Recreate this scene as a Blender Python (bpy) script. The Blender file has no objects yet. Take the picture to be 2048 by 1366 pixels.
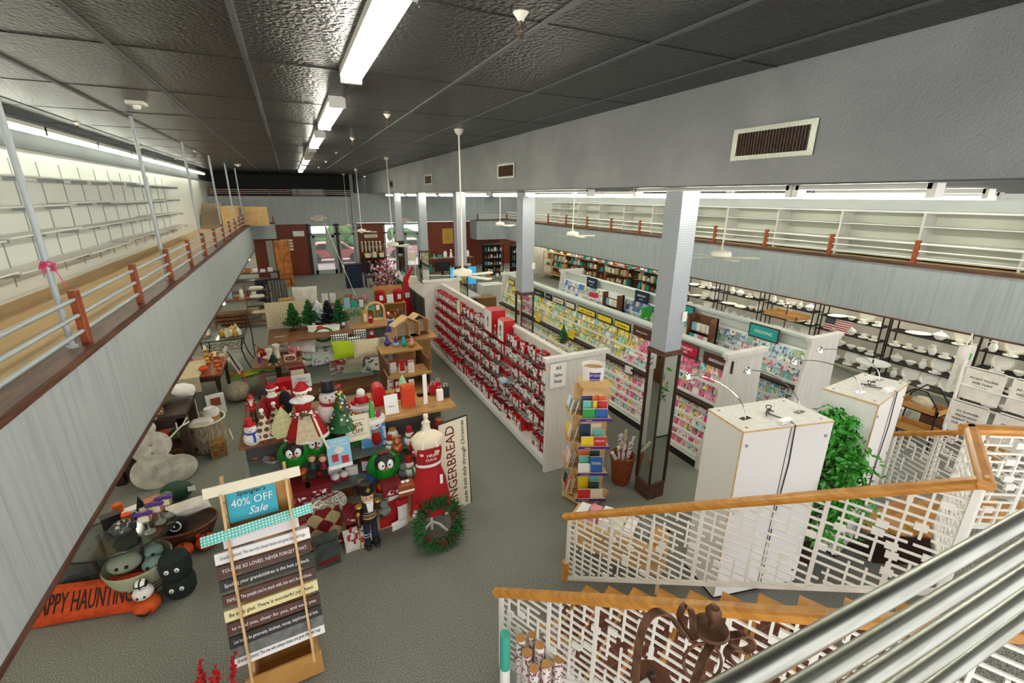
import bpy, math, random
from mathutils import Vector, Matrix
R = random.Random(7)
S = bpy.context.scene
COL = S.collection
PI = math.pi
# ---------------------------------------------------------------- camera
H = 4.6
CAMX = (Vector((0.9022, -0.4311, 0.0063)), Vector((-0.1320, -0.2827, -0.9500)), Vector((0.4105, 0.8568, -0.3118)))
def _orth():
    F = 900.0
    v1 = Vector((575 - 1024, 390 - 683, F)); vz = Vector((-19.0, 2797.0, F))
    d = vz.normalized(); y = (v1 - d * v1.dot(d)).normalized(); z = -d; x = y.cross(z)
    if x[0] < 0: x = -x
    return x, y, z          # world axes seen from the camera (x right, y down, z forward)
_X, _Y, _Z = _orth()
cx = Vector((_X[0], _Y[0], _Z[0])); cy = Vector((_X[1], _Y[1], _Z[1])); cz = Vector((_X[2], _Y[2], _Z[2]))
cam = bpy.data.cameras.new('camera'); co = bpy.data.objects.new('camera', cam); COL.objects.link(co)
co.matrix_world = Matrix(((cx[0], -cy[0], -cz[0], 0), (cx[1], -cy[1], -cz[1], 0), (cx[2], -cy[2], -cz[2], H), (0, 0, 0, 1)))
cam.sensor_width = 36; cam.lens = 900 / 2048 * 36; cam.clip_start = 0.02; cam.clip_end = 200
S.camera = co
# ---------------------------------------------------------------- view and world
S.view_settings.view_transform = 'Standard'; S.view_settings.look = 'None'
S.view_settings.gamma = 1; S.view_settings.use_curve_mapping = False
S.view_settings.exposure = 1.08
wd = bpy.data.worlds.new('daylight'); S.world = wd; wd.use_nodes = True
bg = wd.node_tree.nodes['Background']; bg.inputs[0].default_value = (1.0, 0.97, 0.98, 1); bg.inputs[1].default_value = 1.1
TUBE = 26.0      # strength of a fluorescent tube

# ---------------------------------------------------------------- point helpers (room metres; X right, Y down the store, Z up)
def ray(px, py):
    return cx * (px - 1024) + cy * (py - 683) + cz * 900
def W(px, py, z=0.0):
    r = ray(px, py); t = (z - H) / r.z; return Vector((0, 0, H)) + r * t
def AX(px, py, X):
    r = ray(px, py); return Vector((0, 0, H)) + r * (X / r.x)
def AY(px, py, Y):
    r = ray(px, py); return Vector((0, 0, H)) + r * (Y / r.y)
def mpp(p):
    return (Vector(p) - Vector((0, 0, H))).dot(cz) / 900

# ---------------------------------------------------------------- materials
def lin(h):
    if isinstance(h, tuple): return (*h, 1)
    h = h.lstrip('#'); c = [int(h[i:i + 2], 16) / 255 for i in (0, 2, 4)]
    return tuple((x / 12.92 if x <= .04045 else ((x + .055) / 1.055) ** 2.4) for x in c) + (1,)
MC = {}
def mat(name, h, rough=.6, metal=0., h2=None, scale=8., stretch=(1, 1, 1), bump=0., bscale=None, mix=(.4, .6), emit=0., spec=.5, trans=0., alpha=1., detail=4., coord='Object'):
    if name in MC: return MC[name]
    m = bpy.data.materials.new(name); m.use_nodes = True; nt = m.node_tree; b = nt.nodes['Principled BSDF']
    b.inputs['Base Color'].default_value = lin(h); b.inputs['Roughness'].default_value = rough
    b.inputs['Metallic'].default_value = metal; b.inputs['Specular IOR Level'].default_value = spec
    if trans: b.inputs['Transmission Weight'].default_value = trans
    if alpha < 1: b.inputs['Alpha'].default_value = alpha
    if emit:
        b.inputs['Emission Color'].default_value = lin(h); b.inputs['Emission Strength'].default_value = emit
    if h2 or bump:
        tc = nt.nodes.new('ShaderNodeTexCoord'); mp = nt.nodes.new('ShaderNodeMapping'); mp.inputs['Scale'].default_value = stretch
        nt.links.new(tc.outputs[coord], mp.inputs[0])
    if h2:
        n = nt.nodes.new('ShaderNodeTexNoise'); n.inputs['Scale'].default_value = scale; n.inputs['Detail'].default_value = detail
        nt.links.new(mp.outputs[0], n.inputs['Vector'])
        r = nt.nodes.new('ShaderNodeValToRGB'); r.color_ramp.elements[0].position = mix[0]; r.color_ramp.elements[1].position = mix[1]
        r.color_ramp.elements[0].color = lin(h); r.color_ramp.elements[1].color = lin(h2)
        nt.links.new(n.outputs[0], r.inputs[0]); nt.links.new(r.outputs[0], b.inputs['Base Color'])
    if bump:
        n2 = nt.nodes.new('ShaderNodeTexNoise'); n2.inputs['Scale'].default_value = bscale or scale; n2.inputs['Detail'].default_value = 3
        nt.links.new(mp.outputs[0], n2.inputs['Vector'])
        bp = nt.nodes.new('ShaderNodeBump'); bp.inputs['Strength'].default_value = bump; bp.inputs['Distance'].default_value = .03 if name == 'black_textured_ceiling' else .01
        nt.links.new(n2.outputs[0], bp.inputs['Height']); nt.links.new(bp.outputs[0], b.inputs['Normal'])
    MC[name] = m; return m
def glass_mat(name, h, alpha=.18):
    if name in MC: return MC[name]
    m = bpy.data.materials.new(name); m.use_nodes = True; nt = m.node_tree
    out = nt.nodes['Material Output']; b = nt.nodes['Principled BSDF']
    b.inputs['Base Color'].default_value = lin(h); b.inputs['Roughness'].default_value = .06; b.inputs['Alpha'].default_value = alpha
    b.inputs['Specular IOR Level'].default_value = .8
    MC[name] = m; return m
def print_mat(name, h, h2, h3=None, s=9.):
    """printed paper: base colour with a coloured motif, different on every object"""
    if name in MC: return MC[name]
    m = bpy.data.materials.new(name); m.use_nodes = True; nt = m.node_tree; b = nt.nodes['Principled BSDF']; N = nt.nodes.new; L = nt.links.new
    b.inputs['Roughness'].default_value = .5
    tc = N('ShaderNodeTexCoord'); oi = N('ShaderNodeObjectInfo'); ad = N('ShaderNodeVectorMath'); ad.operation = 'MULTIPLY_ADD'
    L(tc.outputs['Object'], ad.inputs[0]); ad.inputs[1].default_value = (1, 1, 1)
    sc = N('ShaderNodeVectorMath'); sc.operation = 'SCALE'; sc.inputs[0].default_value = (37, 91, 53); L(oi.outputs['Random'], sc.inputs['Scale']); L(sc.outputs[0], ad.inputs[2])
    v = N('ShaderNodeTexNoise'); v.inputs['Scale'].default_value = s; v.inputs['Detail'].default_value = 1.5; L(ad.outputs[0], v.inputs['Vector'])
    r = N('ShaderNodeValToRGB'); e = r.color_ramp.elements; r.color_ramp.interpolation = 'CONSTANT'
    e[0].color = lin(h); e[0].position = 0; e[1].color = lin(h2); e[1].position = .55
    if h3: k = e.new(.66); k.color = lin(h3)
    L(v.outputs[0], r.inputs[0]); L(r.outputs[0], b.inputs['Base Color']); MC[name] = m; return m
def carpet_mat():
    m = mat('carpet_weave', '#4a4b44', .95, h2='#a2a398', scale=110, mix=(.36, .64), bump=.25, bscale=110, spec=.1, detail=3)
    return m
def stripe_mat():
    m = bpy.data.materials.new('blue_grey_ribbed'); m.use_nodes = True; nt = m.node_tree; b = nt.nodes['Principled BSDF']; N = nt.nodes.new; L = nt.links.new
    b.inputs['Roughness'].default_value = .6
    tc = N('ShaderNodeTexCoord'); mp = N('ShaderNodeMapping'); mp.inputs['Scale'].default_value = (1, 1, .04); L(tc.outputs['Object'], mp.inputs[0])
    n = N('ShaderNodeTexNoise'); n.inputs['Scale'].default_value = 22; n.inputs['Detail'].default_value = 5; L(mp.outputs[0], n.inputs['Vector'])
    r = N('ShaderNodeValToRGB'); e = r.color_ramp.elements; e[0].position = .3; e[1].position = .55; e[0].color = lin('#98a0a2'); e[1].color = lin('#a9b0b1')
    L(n.outputs[0], r.inputs[0]); L(r.outputs[0], b.inputs['Base Color'])
    bp = N('ShaderNodeBump'); bp.inputs['Strength'].default_value = .12; bp.inputs['Distance'].default_value = .01; L(n.outputs[0], bp.inputs['Height']); L(bp.outputs[0], b.inputs['Normal'])
    return m
def pegboard_mat():
    m = bpy.data.materials.new('pegboard'); m.use_nodes = True; nt = m.node_tree; b = nt.nodes['Principled BSDF']; N = nt.nodes.new; L = nt.links.new
    tc = N('ShaderNodeTexCoord'); v = N('ShaderNodeVectorMath'); v.operation = 'SCALE'; v.inputs['Scale'].default_value = 1 / .032; L(tc.outputs['Object'], v.inputs[0])
    f = N('ShaderNodeVectorMath'); f.operation = 'FRACTION'; L(v.outputs[0], f.inputs[0])
    s = N('ShaderNodeVectorMath'); s.operation = 'SUBTRACT'; s.inputs[1].default_value = (.5, .5, .5); L(f.outputs[0], s.inputs[0])
    a = N('ShaderNodeVectorMath'); a.operation = 'ABSOLUTE'; L(s.outputs[0], a.inputs[0])
    sp = N('ShaderNodeSeparateXYZ'); L(a.outputs[0], sp.inputs[0])
    mn = N('ShaderNodeMath'); mn.operation = 'MINIMUM'; L(sp.outputs[0], mn.inputs[0]); L(sp.outputs[1], mn.inputs[1])
    # on each face one of X / Y is nearly constant, so use Z and the larger varying one
    mx = N('ShaderNodeMath'); mx.operation = 'MAXIMUM'; L(mn.outputs[0], mx.inputs[0]); L(sp.outputs[2], mx.inputs[1])
    lt = N('ShaderNodeMath'); lt.operation = 'LESS_THAN'; lt.inputs[1].default_value = .14; L(mx.outputs[0], lt.inputs[0])
    mi = N('ShaderNodeMix'); mi.data_type = 'RGBA'; mi.inputs[6].default_value = lin('#a5abb0'); mi.inputs[7].default_value = lin('#5a6064'); L(lt.outputs[0], mi.inputs[0]); L(mi.outputs[2], b.inputs['Base Color'])
    b.inputs['Roughness'].default_value = .55; return m
def brick_mat(name, c1, c2, mo, s=6., off=.5, bw=.5, rh=.25, ms=.02, rough=.7):
    m = bpy.data.materials.new(name); m.use_nodes = True; nt = m.node_tree; b = nt.nodes['Principled BSDF']; N = nt.nodes.new; L = nt.links.new
    tc = N('ShaderNodeTexCoord'); k = N('ShaderNodeTexBrick'); L(tc.outputs['Object'], k.inputs['Vector'])
    k.inputs['Color1'].default_value = lin(c1); k.inputs['Color2'].default_value = lin(c2); k.inputs['Mortar'].default_value = lin(mo)
    k.inputs['Scale'].default_value = s; k.inputs['Mortar Size'].default_value = ms; k.inputs['Brick Width'].default_value = bw; k.inputs['Row Height'].default_value = rh; k.offset = off
    L(k.outputs[0], b.inputs['Base Color']); b.inputs['Roughness'].default_value = rough; MC[name] = m; return m
M = dict(
 carpet=carpet_mat(), rib=stripe_mat(), peg=pegboard_mat(),
 ceil=mat('black_textured_ceiling', '#101011', .3, h2='#1a1a1a', scale=30, bump=1, bscale=26, spec=.9),
 grid=mat('grey_ceiling_strip', '#55585a', .5), darkgrey=mat('dark_grey_paint', '#4c5153', .7), soff=mat('grey_stucco', '#8f9192', .75, h2='#9b9d9d', scale=1.2, bump=.7, bscale=55),
 white=mat('white_laminate', '#ecece6', .45), whitewash=mat('whitewashed_wood', '#e3e1d9', .55, h2='#d9d6cc', scale=5, stretch=(5, 5, .4)),
 wall=mat('off_white_wall', '#dfe2da', .7), greywall=mat('pale_grey_wall', '#bfbdb6', .7, h2='#b2b0a8', scale=2), 
 trim=mat('dark_brown_trim', '#4b2a1c', .4, h2='#6b4430', scale=5, stretch=(4, .4, 4)), post=mat('red_brown_post', '#98491f', .35, h2='#843a18', scale=7),
 redpanel=mat('red_brown_panelling', '#7e3316', .5, h2='#6c2a11', scale=9, stretch=(5, 5, .3)), honey=mat('honey_oak', '#d09440', .3, h2='#bd7d2e', scale=5, stretch=(1, 1, 6)),
 pine=mat('pale_pine', '#dcb882', .55, h2='#cfa66c', scale=4, stretch=(1, 6, 1)), mdf=mat('mdf_board', '#c4924f', .65, h2='#b98645', scale=5),
 shelfwood=mat('walnut_board', '#8a5a34', .45, h2='#6d4426', scale=4, stretch=(1, 7, 1)), tan=mat('tan_board', '#b98c56', .5, h2='#a2773f', scale=4, stretch=(1, 7, 1)), dark=mat('dark_wood', '#3a241b', .5, h2='#2a1a14', scale=5), brownwood=mat('old_brown_wood', '#7b4d30', .6, h2='#5e3921', scale=5, stretch=(6, 1, 1)),
 floorwood=mat('plywood_deck', '#c9a878', .55, h2='#bc9a68', scale=2, stretch=(3, .4, 1)), steel=mat('brushed_steel', '#a6a99f', .36, metal=.95, h2='#94978c', scale=12, stretch=(.3, 5, 5)),
 pipe=mat('pale_grey_pipe', '#a9b1b3', .4, metal=.2), whitemetal=mat('white_metal', '#e9e7dc', .45), cream=mat('cream_enamel', '#ece6d3', .4), iron=mat('black_iron', '#1d1b1a', .5, metal=.4), rust=mat('rusty_bronze', '#5b3d28', .5, metal=.5, h2='#7c5a42', scale=25),
 chrome=mat('chrome', '#dfe0e0', .12, metal=1), tube=mat('lit_tube', '#fffcec', .3, emit=TUBE), dimtube=mat('soft_lit_tube', '#fdffee', .3, emit=TUBE * .38), filltube=mat('lit_fill_tube', '#fbfff4', .3, emit=TUBE * 1.0), red=mat('bright_red', '#bd0f1a', .5), deepred=mat('deep_red', '#740c15', .6), softred=mat('red_fabric', '#a80e17', .85, bump=.3, bscale=60), black=mat('black_paint', '#171717', .5), softblack=mat('black_fabric', '#15171c', .9),
 paper=mat('white_paper', '#f2f1ec', .7), creampaper=mat('cream_paper', '#e9e0c4', .7), ink=mat('black_ink', '#1c1a18', .7), green=mat('leaf_green', '#1f7a22', .5), brightgreen=mat('bright_green', '#3aa83a', .5), darkgreen=mat('dark_green', '#17402a', .5), teal=mat('teal_print', '#1fa79f', .5), aqua=mat('aqua_print', '#25a9bf', .5), purple=mat('purple_print', '#45228c', .5), blue=mat('royal_blue', '#2746a8', .6), lightblue=mat('light_blue', '#8cc6dc', .6), navy=mat('navy_cloth', '#1b2740', .8),
 magenta=mat('crimson_sign', '#b5123c', .5), signbrown=mat('brown_sign', '#4b2a1f', .5), yellow=mat('yellow_print', '#e8d02c', .5), orange=mat('pumpkin_orange', '#d4571a', .75, h2='#c14810', scale=10), orangefab=mat('orange_velvet', '#d8501c', .85, h2='#c04414', scale=14), gold=mat('gold_paint', '#c09a3e', .35, metal=.6), skin=mat('painted_skin', '#dcae86', .5), mann=mat('ivory_cloth_form', '#eadcc0', .7), wicker=brick_mat('wicker', '#a5531f', '#8a3f15', '#5a2810', 30, ms=.03, rh=.3), basket=brick_mat('woven_chevron', '#c9bda4', '#8f8168', '#6d6250', 40, ms=.04, rh=.5), tanbasket=mat('tan_basket', '#9a713f', .7, h2='#6d4b25', scale=30, bump=.5),
 glass=glass_mat('clear_glass', '#d9ebe4', .16), gshelf=glass_mat('glass_shelf', '#bcd8cb', .15), mirror=mat('mirror', '#cfd4d0', .03, metal=1), ceramic=mat('white_china', '#f0efe9', .25), beige=mat('beige_linen', '#cfc1a2', .85, h2='#bfb08e', scale=20), stone=mat('grey_stone', '#8f8d86', .7, h2='#7a7870', scale=14), plush=mat('white_plush', '#ece9e4', .95, bump=.8, bscale=40), whitefab=mat('white_cloth', '#e6e2d8', .9, h2='#d8d3c6', scale=7), snow=mat('weathered_white_board', '#d5d2c6', .7, h2='#b4b0a2', scale=6), pink=mat('pink_print', '#e98fa6', .6), leaf=mat('ficus_leaf', '#2c8a22', .4, h2='#4fae34', scale=14), pinegreen=mat('pine_needles', '#14561f', .7, h2='#226425', scale=20), brick=brick_mat('red_brown_brick', '#6d3722', '#5b2c1b', '#8b6a58', 4, ms=.012, bw=.6, rh=.3), felt=mat('green_felt', '#1c6a2c', .9), lime=mat('lime_fur', '#a5bd1c', .95, bump=1, bscale=60), greycloth=mat('grey_cloth', '#7d807c', .9, h2='#696c68', scale=15), denim=mat('dark_denim', '#27303f', .9), greenglass=glass_mat('smoky_glass', '#1e2624', .62), counter=mat('black_green_cabinet', '#2a302c', .5), tvblue=mat('blue_display', '#3f9fd0', .4, emit=.3), bark=mat('bark', '#4b3626', .8), whiteleaf=mat('white_needles', '#e4e8ea', .8), copper=mat('copper', '#b5683f', .35, metal=.6),
)
# ---------------------------------------------------------------- mesh builder
class MB:
    def __init__(s): s.v = []; s.f = []; s.m = []; s.T = Matrix.Identity(4)
    def at(s, loc=(0, 0, 0), rz=0, rx=0, ry=0, sc=1):
        s.T = Matrix.Translation(loc) @ Matrix.Rotation(rz, 4, 'Z') @ Matrix.Rotation(ry, 4, 'Y') @ Matrix.Rotation(rx, 4, 'X') @ Matrix.Scale(sc, 4); return s
    def add(s, vs, fs, m=0):
        n = len(s.v); s.v += [tuple(s.T @ Vector(p)) for p in vs]; s.f += [tuple(i + n for i in q) for q in fs]; s.m += [m] * len(fs); return s
    def box(s, a, b, m=0, top=None):
        """a, b: opposite corners; top: shrink of the upper face"""
        x0, y0, z0 = a; x1, y1, z1 = b; t = top or 0
        s.add([(x0, y0, z0), (x1, y0, z0), (x1, y1, z0), (x0, y1, z0), (x0 + t, y0 + t, z1), (x1 - t, y0 + t, z1), (x1 - t, y1 - t, z1), (x0 + t, y1 - t, z1)],
              [(3, 2, 1, 0), (4, 5, 6, 7), (0, 1, 5, 4), (1, 2, 6, 5), (2, 3, 7, 6), (3, 0, 4, 7)], m); return s
    def cb(s, c, d, m=0): return s.box([c[i] - d[i] / 2 for i in range(3)], [c[i] + d[i] / 2 for i in range(3)], m)
    def tube(s, pts, r, m=0, n=8, cap=True, r2=None):
        pts = [Vector(p) for p in pts]; vs = []; k = len(pts); u = None
        for i, p in enumerate(pts):
            t = (pts[min(i + 1, k - 1)] - pts[max(i - 1, 0)]).normalized()
            if u is None: u = t.orthogonal().normalized()
            else: u = (u - t * u.dot(t)).normalized() if (u - t * u.dot(t)).length > 1e-4 else t.orthogonal().normalized()
            w = t.cross(u); rr = (r[i] if isinstance(r, (list, tuple)) else r + ((r2 - r) * i / (k - 1) if r2 is not None else 0))
            vs += [p + (u * math.cos(2 * PI * j / n) + w * math.sin(2 * PI * j / n)) * rr for j in range(n)]
        fs = [(i * n + j, i * n + (j + 1) % n, (i + 1) * n + (j + 1) % n, (i + 1) * n + j) for i in range(k - 1) for j in range(n)]
        if cap: fs += [tuple(range(n))[::-1], tuple((k - 1) * n + j for j in range(n))]
        return s.add(vs, fs, m)
    def lathe(s, prof, c=(0, 0, 0), m=0, n=20, sx=1, sy=1, ring=False):
        if ring: prof = list(prof) + [prof[0]]
        vs = []; k = len(prof)
        for r, z in prof: vs += [(c[0] + r * sx * math.cos(2 * PI * j / n), c[1] + r * sy * math.sin(2 * PI * j / n), c[2] + z) for j in range(n)]
        fs = [(i * n + j, i * n + (j + 1) % n, (i + 1) * n + (j + 1) % n, (i + 1) * n + j) for i in range(k - 1) for j in range(n)]
        if prof[0][0] > 0 and not ring: fs.append(tuple(range(n))[::-1])
        if prof[-1][0] > 0 and not ring: fs.append(tuple((k - 1) * n + j for j in range(n)))
        return s.add(vs, fs, m)
    def ell(s, c, r, m=0, n=14, k=9):
        if not isinstance(r, (tuple, list)): r = (r, r, r)
        vs = [(c[0], c[1], c[2] - r[2])]
        for i in range(1, k):
            a = -PI / 2 + PI * i / k
            vs += [(c[0] + r[0] * math.cos(a) * math.cos(2 * PI * j / n), c[1] + r[1] * math.cos(a) * math.sin(2 * PI * j / n), c[2] + r[2] * math.sin(a)) for j in range(n)]
        vs.append((c[0], c[1], c[2] + r[2])); L = len(vs) - 1
        fs = [(0, 1 + (j + 1) % n, 1 + j) for j in range(n)] + [(1 + i * n + j, 1 + i * n + (j + 1) % n, 1 + (i + 1) * n + (j + 1) % n, 1 + (i + 1) * n + j) for i in range(k - 2) for j in range(n)]
        fs += [(1 + (k - 2) * n + j, 1 + (k - 2) * n + (j + 1) % n, L) for j in range(n)]
        return s.add(vs, fs, m)
    def prism(s, poly, o, u, w, d, m=0):
        """polygon in the plane o + x u + y w, pushed by d"""
        o, u, w, d = Vector(o), Vector(u), Vector(w), Vector(d); n = len(poly)
        vs = [o + u * x + w * y for x, y in poly]; vs += [p + d for p in vs]
        fs = [tuple(range(n))[::-1], tuple(range(n, 2 * n))] + [(i, (i + 1) % n, n + (i + 1) % n, n + i) for i in range(n)]
        return s.add(vs, fs, m)
    def slab(s, poly, z0, z1, m=0): return s.prism([(p[0], p[1]) for p in poly], (0, 0, z0), (1, 0, 0), (0, 1, 0), (0, 0, z1 - z0), m)
    def cushion(s, c, d, m=0, n=8):
        """soft rectangular pillow, size d"""
        vs = []; fs = []
        for sg in (1, -1):
            b = len(vs)
            for i in range(n + 1):
                for j in range(n + 1):
                    x = -1 + 2 * i / n; y = -1 + 2 * j / n
                    h = ((1 - x ** 4) * (1 - y ** 4)) ** .5; pinch = 1 - .06 * (1 - abs(x * y)) * (abs(x) ** 3 + abs(y) ** 3)
                    vs.append((c[0] + d[0] / 2 * x * pinch, c[1] + d[1] / 2 * y * pinch, c[2] + sg * d[2] / 2 * h))
            for i in range(n):
                for j in range(n):
                    q = (b + i * (n + 1) + j, b + (i + 1) * (n + 1) + j, b + (i + 1) * (n + 1) + j + 1, b + i * (n + 1) + j + 1); fs.append(q if sg > 0 else q[::-1])
        return s.add(vs, fs, m)
    def build(s, name, mats, parent=None, smooth=False, bev=0):
        me = bpy.data.meshes.new(name); me.from_pydata(s.v, [], s.f)
        if not isinstance(mats, (list, tuple)): mats = [mats]
        for q in mats: me.materials.append(M[q] if isinstance(q, str) else q)
        if len(mats) > 1: me.polygons.foreach_set('material_index', s.m)
        if smooth: me.polygons.foreach_set('use_smooth', [True] * len(s.f))
        me.update(); o = bpy.data.objects.new(name, me); COL.objects.link(o)
        if parent is not None: o.parent = parent
        if smooth and smooth != 'all': 
            try: me.set_sharp_from_angle(angle=math.radians(45))
            except Exception: pass
        if bev:
            b = o.modifiers.new('bevel', 'BEVEL'); b.width = bev; b.segments = 2; b.limit_method = 'ANGLE'
        return o
USED = {}
def tag(o, label, cat, group=None, kind=None):
    if not group and label:
        k = USED.get(label, 0); USED[label] = k + 1
        if k: label += (', right-hand one', ', third one', ', fourth one')[min(k - 1, 2)]
    o['label'] = label; o['category'] = cat
    if group: o['group'] = group
    if kind: o['kind'] = kind
    return o
def thing(name, label, cat, loc=(0, 0, 0), rz=0, group=None, rx=0, ry=0):
    o = bpy.data.objects.new(name, None); o.empty_display_size = .1; COL.objects.link(o)
    o.location = loc; o.rotation_euler = (rx, ry, rz); return tag(o, label, cat, group)
def one(mb, name, mats, label, cat, loc=(0, 0, 0), rz=0, group=None, smooth=False, rx=0, ry=0, bev=0):
    o = mb.build(name, mats, smooth=smooth, bev=bev); o.location = loc; o.rotation_euler = (rx, ry, rz); return tag(o, label, cat, group)
def struct(name, mb, mats, parent=None, smooth=False):
    o = mb.build(name, mats, parent, smooth)
    if parent is None: o['kind'] = 'structure'
    return o
def dup(root, loc, rz=None, label=None, group=None, rot=None):
    def cp(o, par):
        c = o.copy(); COL.objects.link(c); c.parent = par
        for ch in list(o.children): cp(ch, c)
        return c
    r = cp(root, None); r.location = loc
    if rz is not None: r.rotation_euler = (r.rotation_euler[0], r.rotation_euler[1], rz)
    if rot is not None: r.rotation_euler = rot
    if label: r['label'] = label
    if group: r['group'] = group
    return r
_dg = {}
def text(s, size, m, parent, o, r=(1, 0, 0), u=(0, 0, 1), name='lettering', align='CENTER', ext=.0015, width=None, shear=0):
    cu = bpy.data.curves.new('t', 'FONT'); cu.body = s; cu.size = size; cu.align_x = align; cu.align_y = 'CENTER'; cu.extrude = ext; cu.resolution_u = 2; cu.shear = shear
    cu.space_line = .9
    t = bpy.data.objects.new('t', cu); COL.objects.link(t); bpy.context.view_layer.update()
    me = bpy.data.meshes.new_from_object(t.evaluated_get(bpy.context.evaluated_depsgraph_get())); bpy.data.objects.remove(t); bpy.data.curves.remove(cu)
    me.materials.clear(); me.materials.append(M[m])
    k = 1.
    if width and me.vertices:
        xs = [v.co.x for v in me.vertices]; k = width / max(1e-6, max(xs) - min(xs))
    r = Vector(r).normalized(); u = Vector(u); u = (u - r * u.dot(r)).normalized(); n = r.cross(u)
    T = Matrix(((r.x * k, u.x, n.x, o[0]), (r.y * k, u.y, n.y, o[1]), (r.z * k, u.z, n.z, o[2]), (0, 0, 0, 1)))
    me.transform(T); ob = bpy.data.objects.new(name, me); COL.objects.link(ob); ob.parent = parent; return ob
# ================================================================ the room
YB = -1.2   # the room is built from just behind the camera
XL, XS, XR, YF, ZC, ZL = -3.88, 4.39, 13.2, 29.9, 5.8, 4.74
ZT, ZB = 3.14, 1.76
struct('floor', MB().box((XL - .1, YB, -.1), (15.2, YF + .1, 0)), 'carpet')
ce = struct('ceiling', MB().box((XL - .1, YB, ZC), (XS + .3, 33.2, ZC + .1)), 'ceil')
for k in range(8):
    x = -3.22 + 1.01 * k
    struct('ceiling_strip', MB().box((x - .022, YB, ZC - .012), (x + .022, 33, ZC)), 'grid', ce)
for k in range(17):
    y = 1.31 + 2.04 * k - 2.04
    struct('ceiling_seam', MB().box((XL, y - .008, ZC - .004), (XS, y + .008, ZC)), 'black', ce)
struct('wall_left', MB().box((XL - .1, YB, 0), (XL, 33, ZC)), 'wall')
struct('wall_left_band', MB().box((XL, YB, 5.3), (XL + .05, 33, ZC)), 'darkgrey')
struct('wall_soffit', MB().box((XS, YB, ZL), (XS + .25, YF, ZC)), 'soff')
struct('ceiling_right', MB().box((XS + .25, YB, ZL), (15.2, YF + .1, ZL + .1)), 'darkgrey')
struct('trim_soffit', MB().box((XS + .02, YB, ZL - .015), (XS + .23, YF, ZL)), 'grid')
struct('wall_right', MB().box((14.95, YB, 0), (15.1, YF, ZL)), 'wall')
struct('wall_right_lower', MB().box((14.5, YB, 0), (14.6, YF, ZB + .1)), 'greywall')
# left mezzanine
struct('floor_mezzanine_left', MB().box((XL, YB, 2.95), (-2.25, YF, 3.08)), 'floorwood')
struct('wall_mezzanine_left', MB().box((-2.1, YB, ZB + .03), (-1.98, 28.6, ZT - .05)), 'rib')
struct('trim_1', MB().box((-2.27, YB, ZT - .06), (-1.95, 28.6, ZT)), 'trim')
struct('trim_2', MB().box((-2.12, YB, ZB), (-1.96, 28.6, ZB + .04)), 'trim')
struct('wall_balcony_box', MB().box((-2.1, 28.6, 2.3), (-.85, YF, ZT - .05)).box((-2.12, 28.58, ZT - .05), (-.83, YF, ZT), 1), ['rib', 'trim'])
# right mezzanine
struct('floor_mezzanine_right', MB().box((XR + .1, YB, 2.95), (14.95, YF, 3.08)), 'floorwood')
struct('wall_mezzanine_right', MB().box((XR, YB, ZB + .03), (XR + .12, YF, ZT - .05)), 'rib')
struct('trim_3', MB().box((XR - .03, YB, ZT - .06), (XR + .3, YF, ZT)), 'trim')
struct('trim_4', MB().box((XR - .02, YB, ZB), (XR + .14, YF, ZB + .04)), 'trim')
struct('wall_mezzanine_far_right', MB().box((11.0, 28.6, 1.85), (XR, 28.72, ZT - .05)).box((10.98, 28.57, ZT - .06), (XR, 28.8, ZT), 1).box((11.0, 28.72, 1.85), (11.12, YF, ZT - .05)), ['rib', 'trim'])
# far wall
struct('wall_far_upper', MB().box((XL, YF, 2.98), (3.5, YF + .15, 4.53)).box((XL, YF - .03, 4.53), (3.5, YF + .25, 4.58), 1).box((3.5, YF, 3.0), (15, YF + .15, ZL)), ['rib', 'trim'])
struct('wall_far_back', MB().box((XL, 33, 4.4), (6, 33.1, ZC)).box((3.6, YF + .12, ZL), (3.75, 33, ZC)), mat('recess_grey', '#3f4442', .8))  # back wall of the upper recess, plain dark grey
struct('floor_far_mezzanine', MB().box((XL, YF + .15, 4.3), (6, 33, 4.42)), 'floorwood')
fw = MB()
for a, b in ((-2.1, .85), (3.6, 5.2), (5.95, 6.4), (7.55, 15.0)): fw.box((a, YF, 0), (b, YF + .12, 2.98))
struct('wall_far', fw, 'redpanel')
struct('wall_far_left', MB().box((XL, YF, 0), (-2.1, YF + .12, 2.98)), 'wall')
struct('pillar_far', MB().box((3.42, YF - .12, 0), (3.6, YF, ZC)), 'rib')
def door(name, x0, x1, leaf=True):
    o = struct(name, MB().box((x0, YF, 0), (x0 + .1, YF + .1, 2.95)).box((x1 - .1, YF, 0), (x1, YF + .1, 2.95)).box((x0, YF, 2.85), (x1, YF + .1, 2.98)).box((x0, YF, 2.32), (x1, YF + .1, 2.42)), 'rib')
    struct('pane', MB().box((x0 + .1, YF + .04, 2.42), (x1 - .1, YF + .05, 2.85)), 'glass', o)
    if leaf:
        l = struct('door_leaf', MB().box((x0 + .1, YF + .02, 0), (x0 + .24, YF + .08, 2.32)).box((x1 - .24, YF + .02, 0), (x1 - .1, YF + .08, 2.32)).box((x0 + .1, YF + .02, 0), (x1 - .1, YF + .08, .25)).box((x0 + .1, YF + .02, 2.18), (x1 - .1, YF + .08, 2.32)), mat('pale_green_grey', '#9fb3b1', .5), o)
        struct('pane', MB().box((x0 + .24, YF + .045, .25), (x1 - .24, YF + .055, 2.18)), 'glass', l)
        struct('push_bar', MB().tube([(x0 + .2, YF - .04, 1.02), (x1 - .2, YF - .04, 1.02)], .025), 'steel', l)
    else: struct('pane', MB().box((x0 + .1, YF + .04, .05), (x1 - .1, YF + .05, 2.32)), 'glass', o)
    return o
door('door_1', .9, 2.35); door('window_1', 2.5, 3.42, False); door('window_2', 5.2, 5.95, False); door('door_2', 6.4, 7.55)
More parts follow.
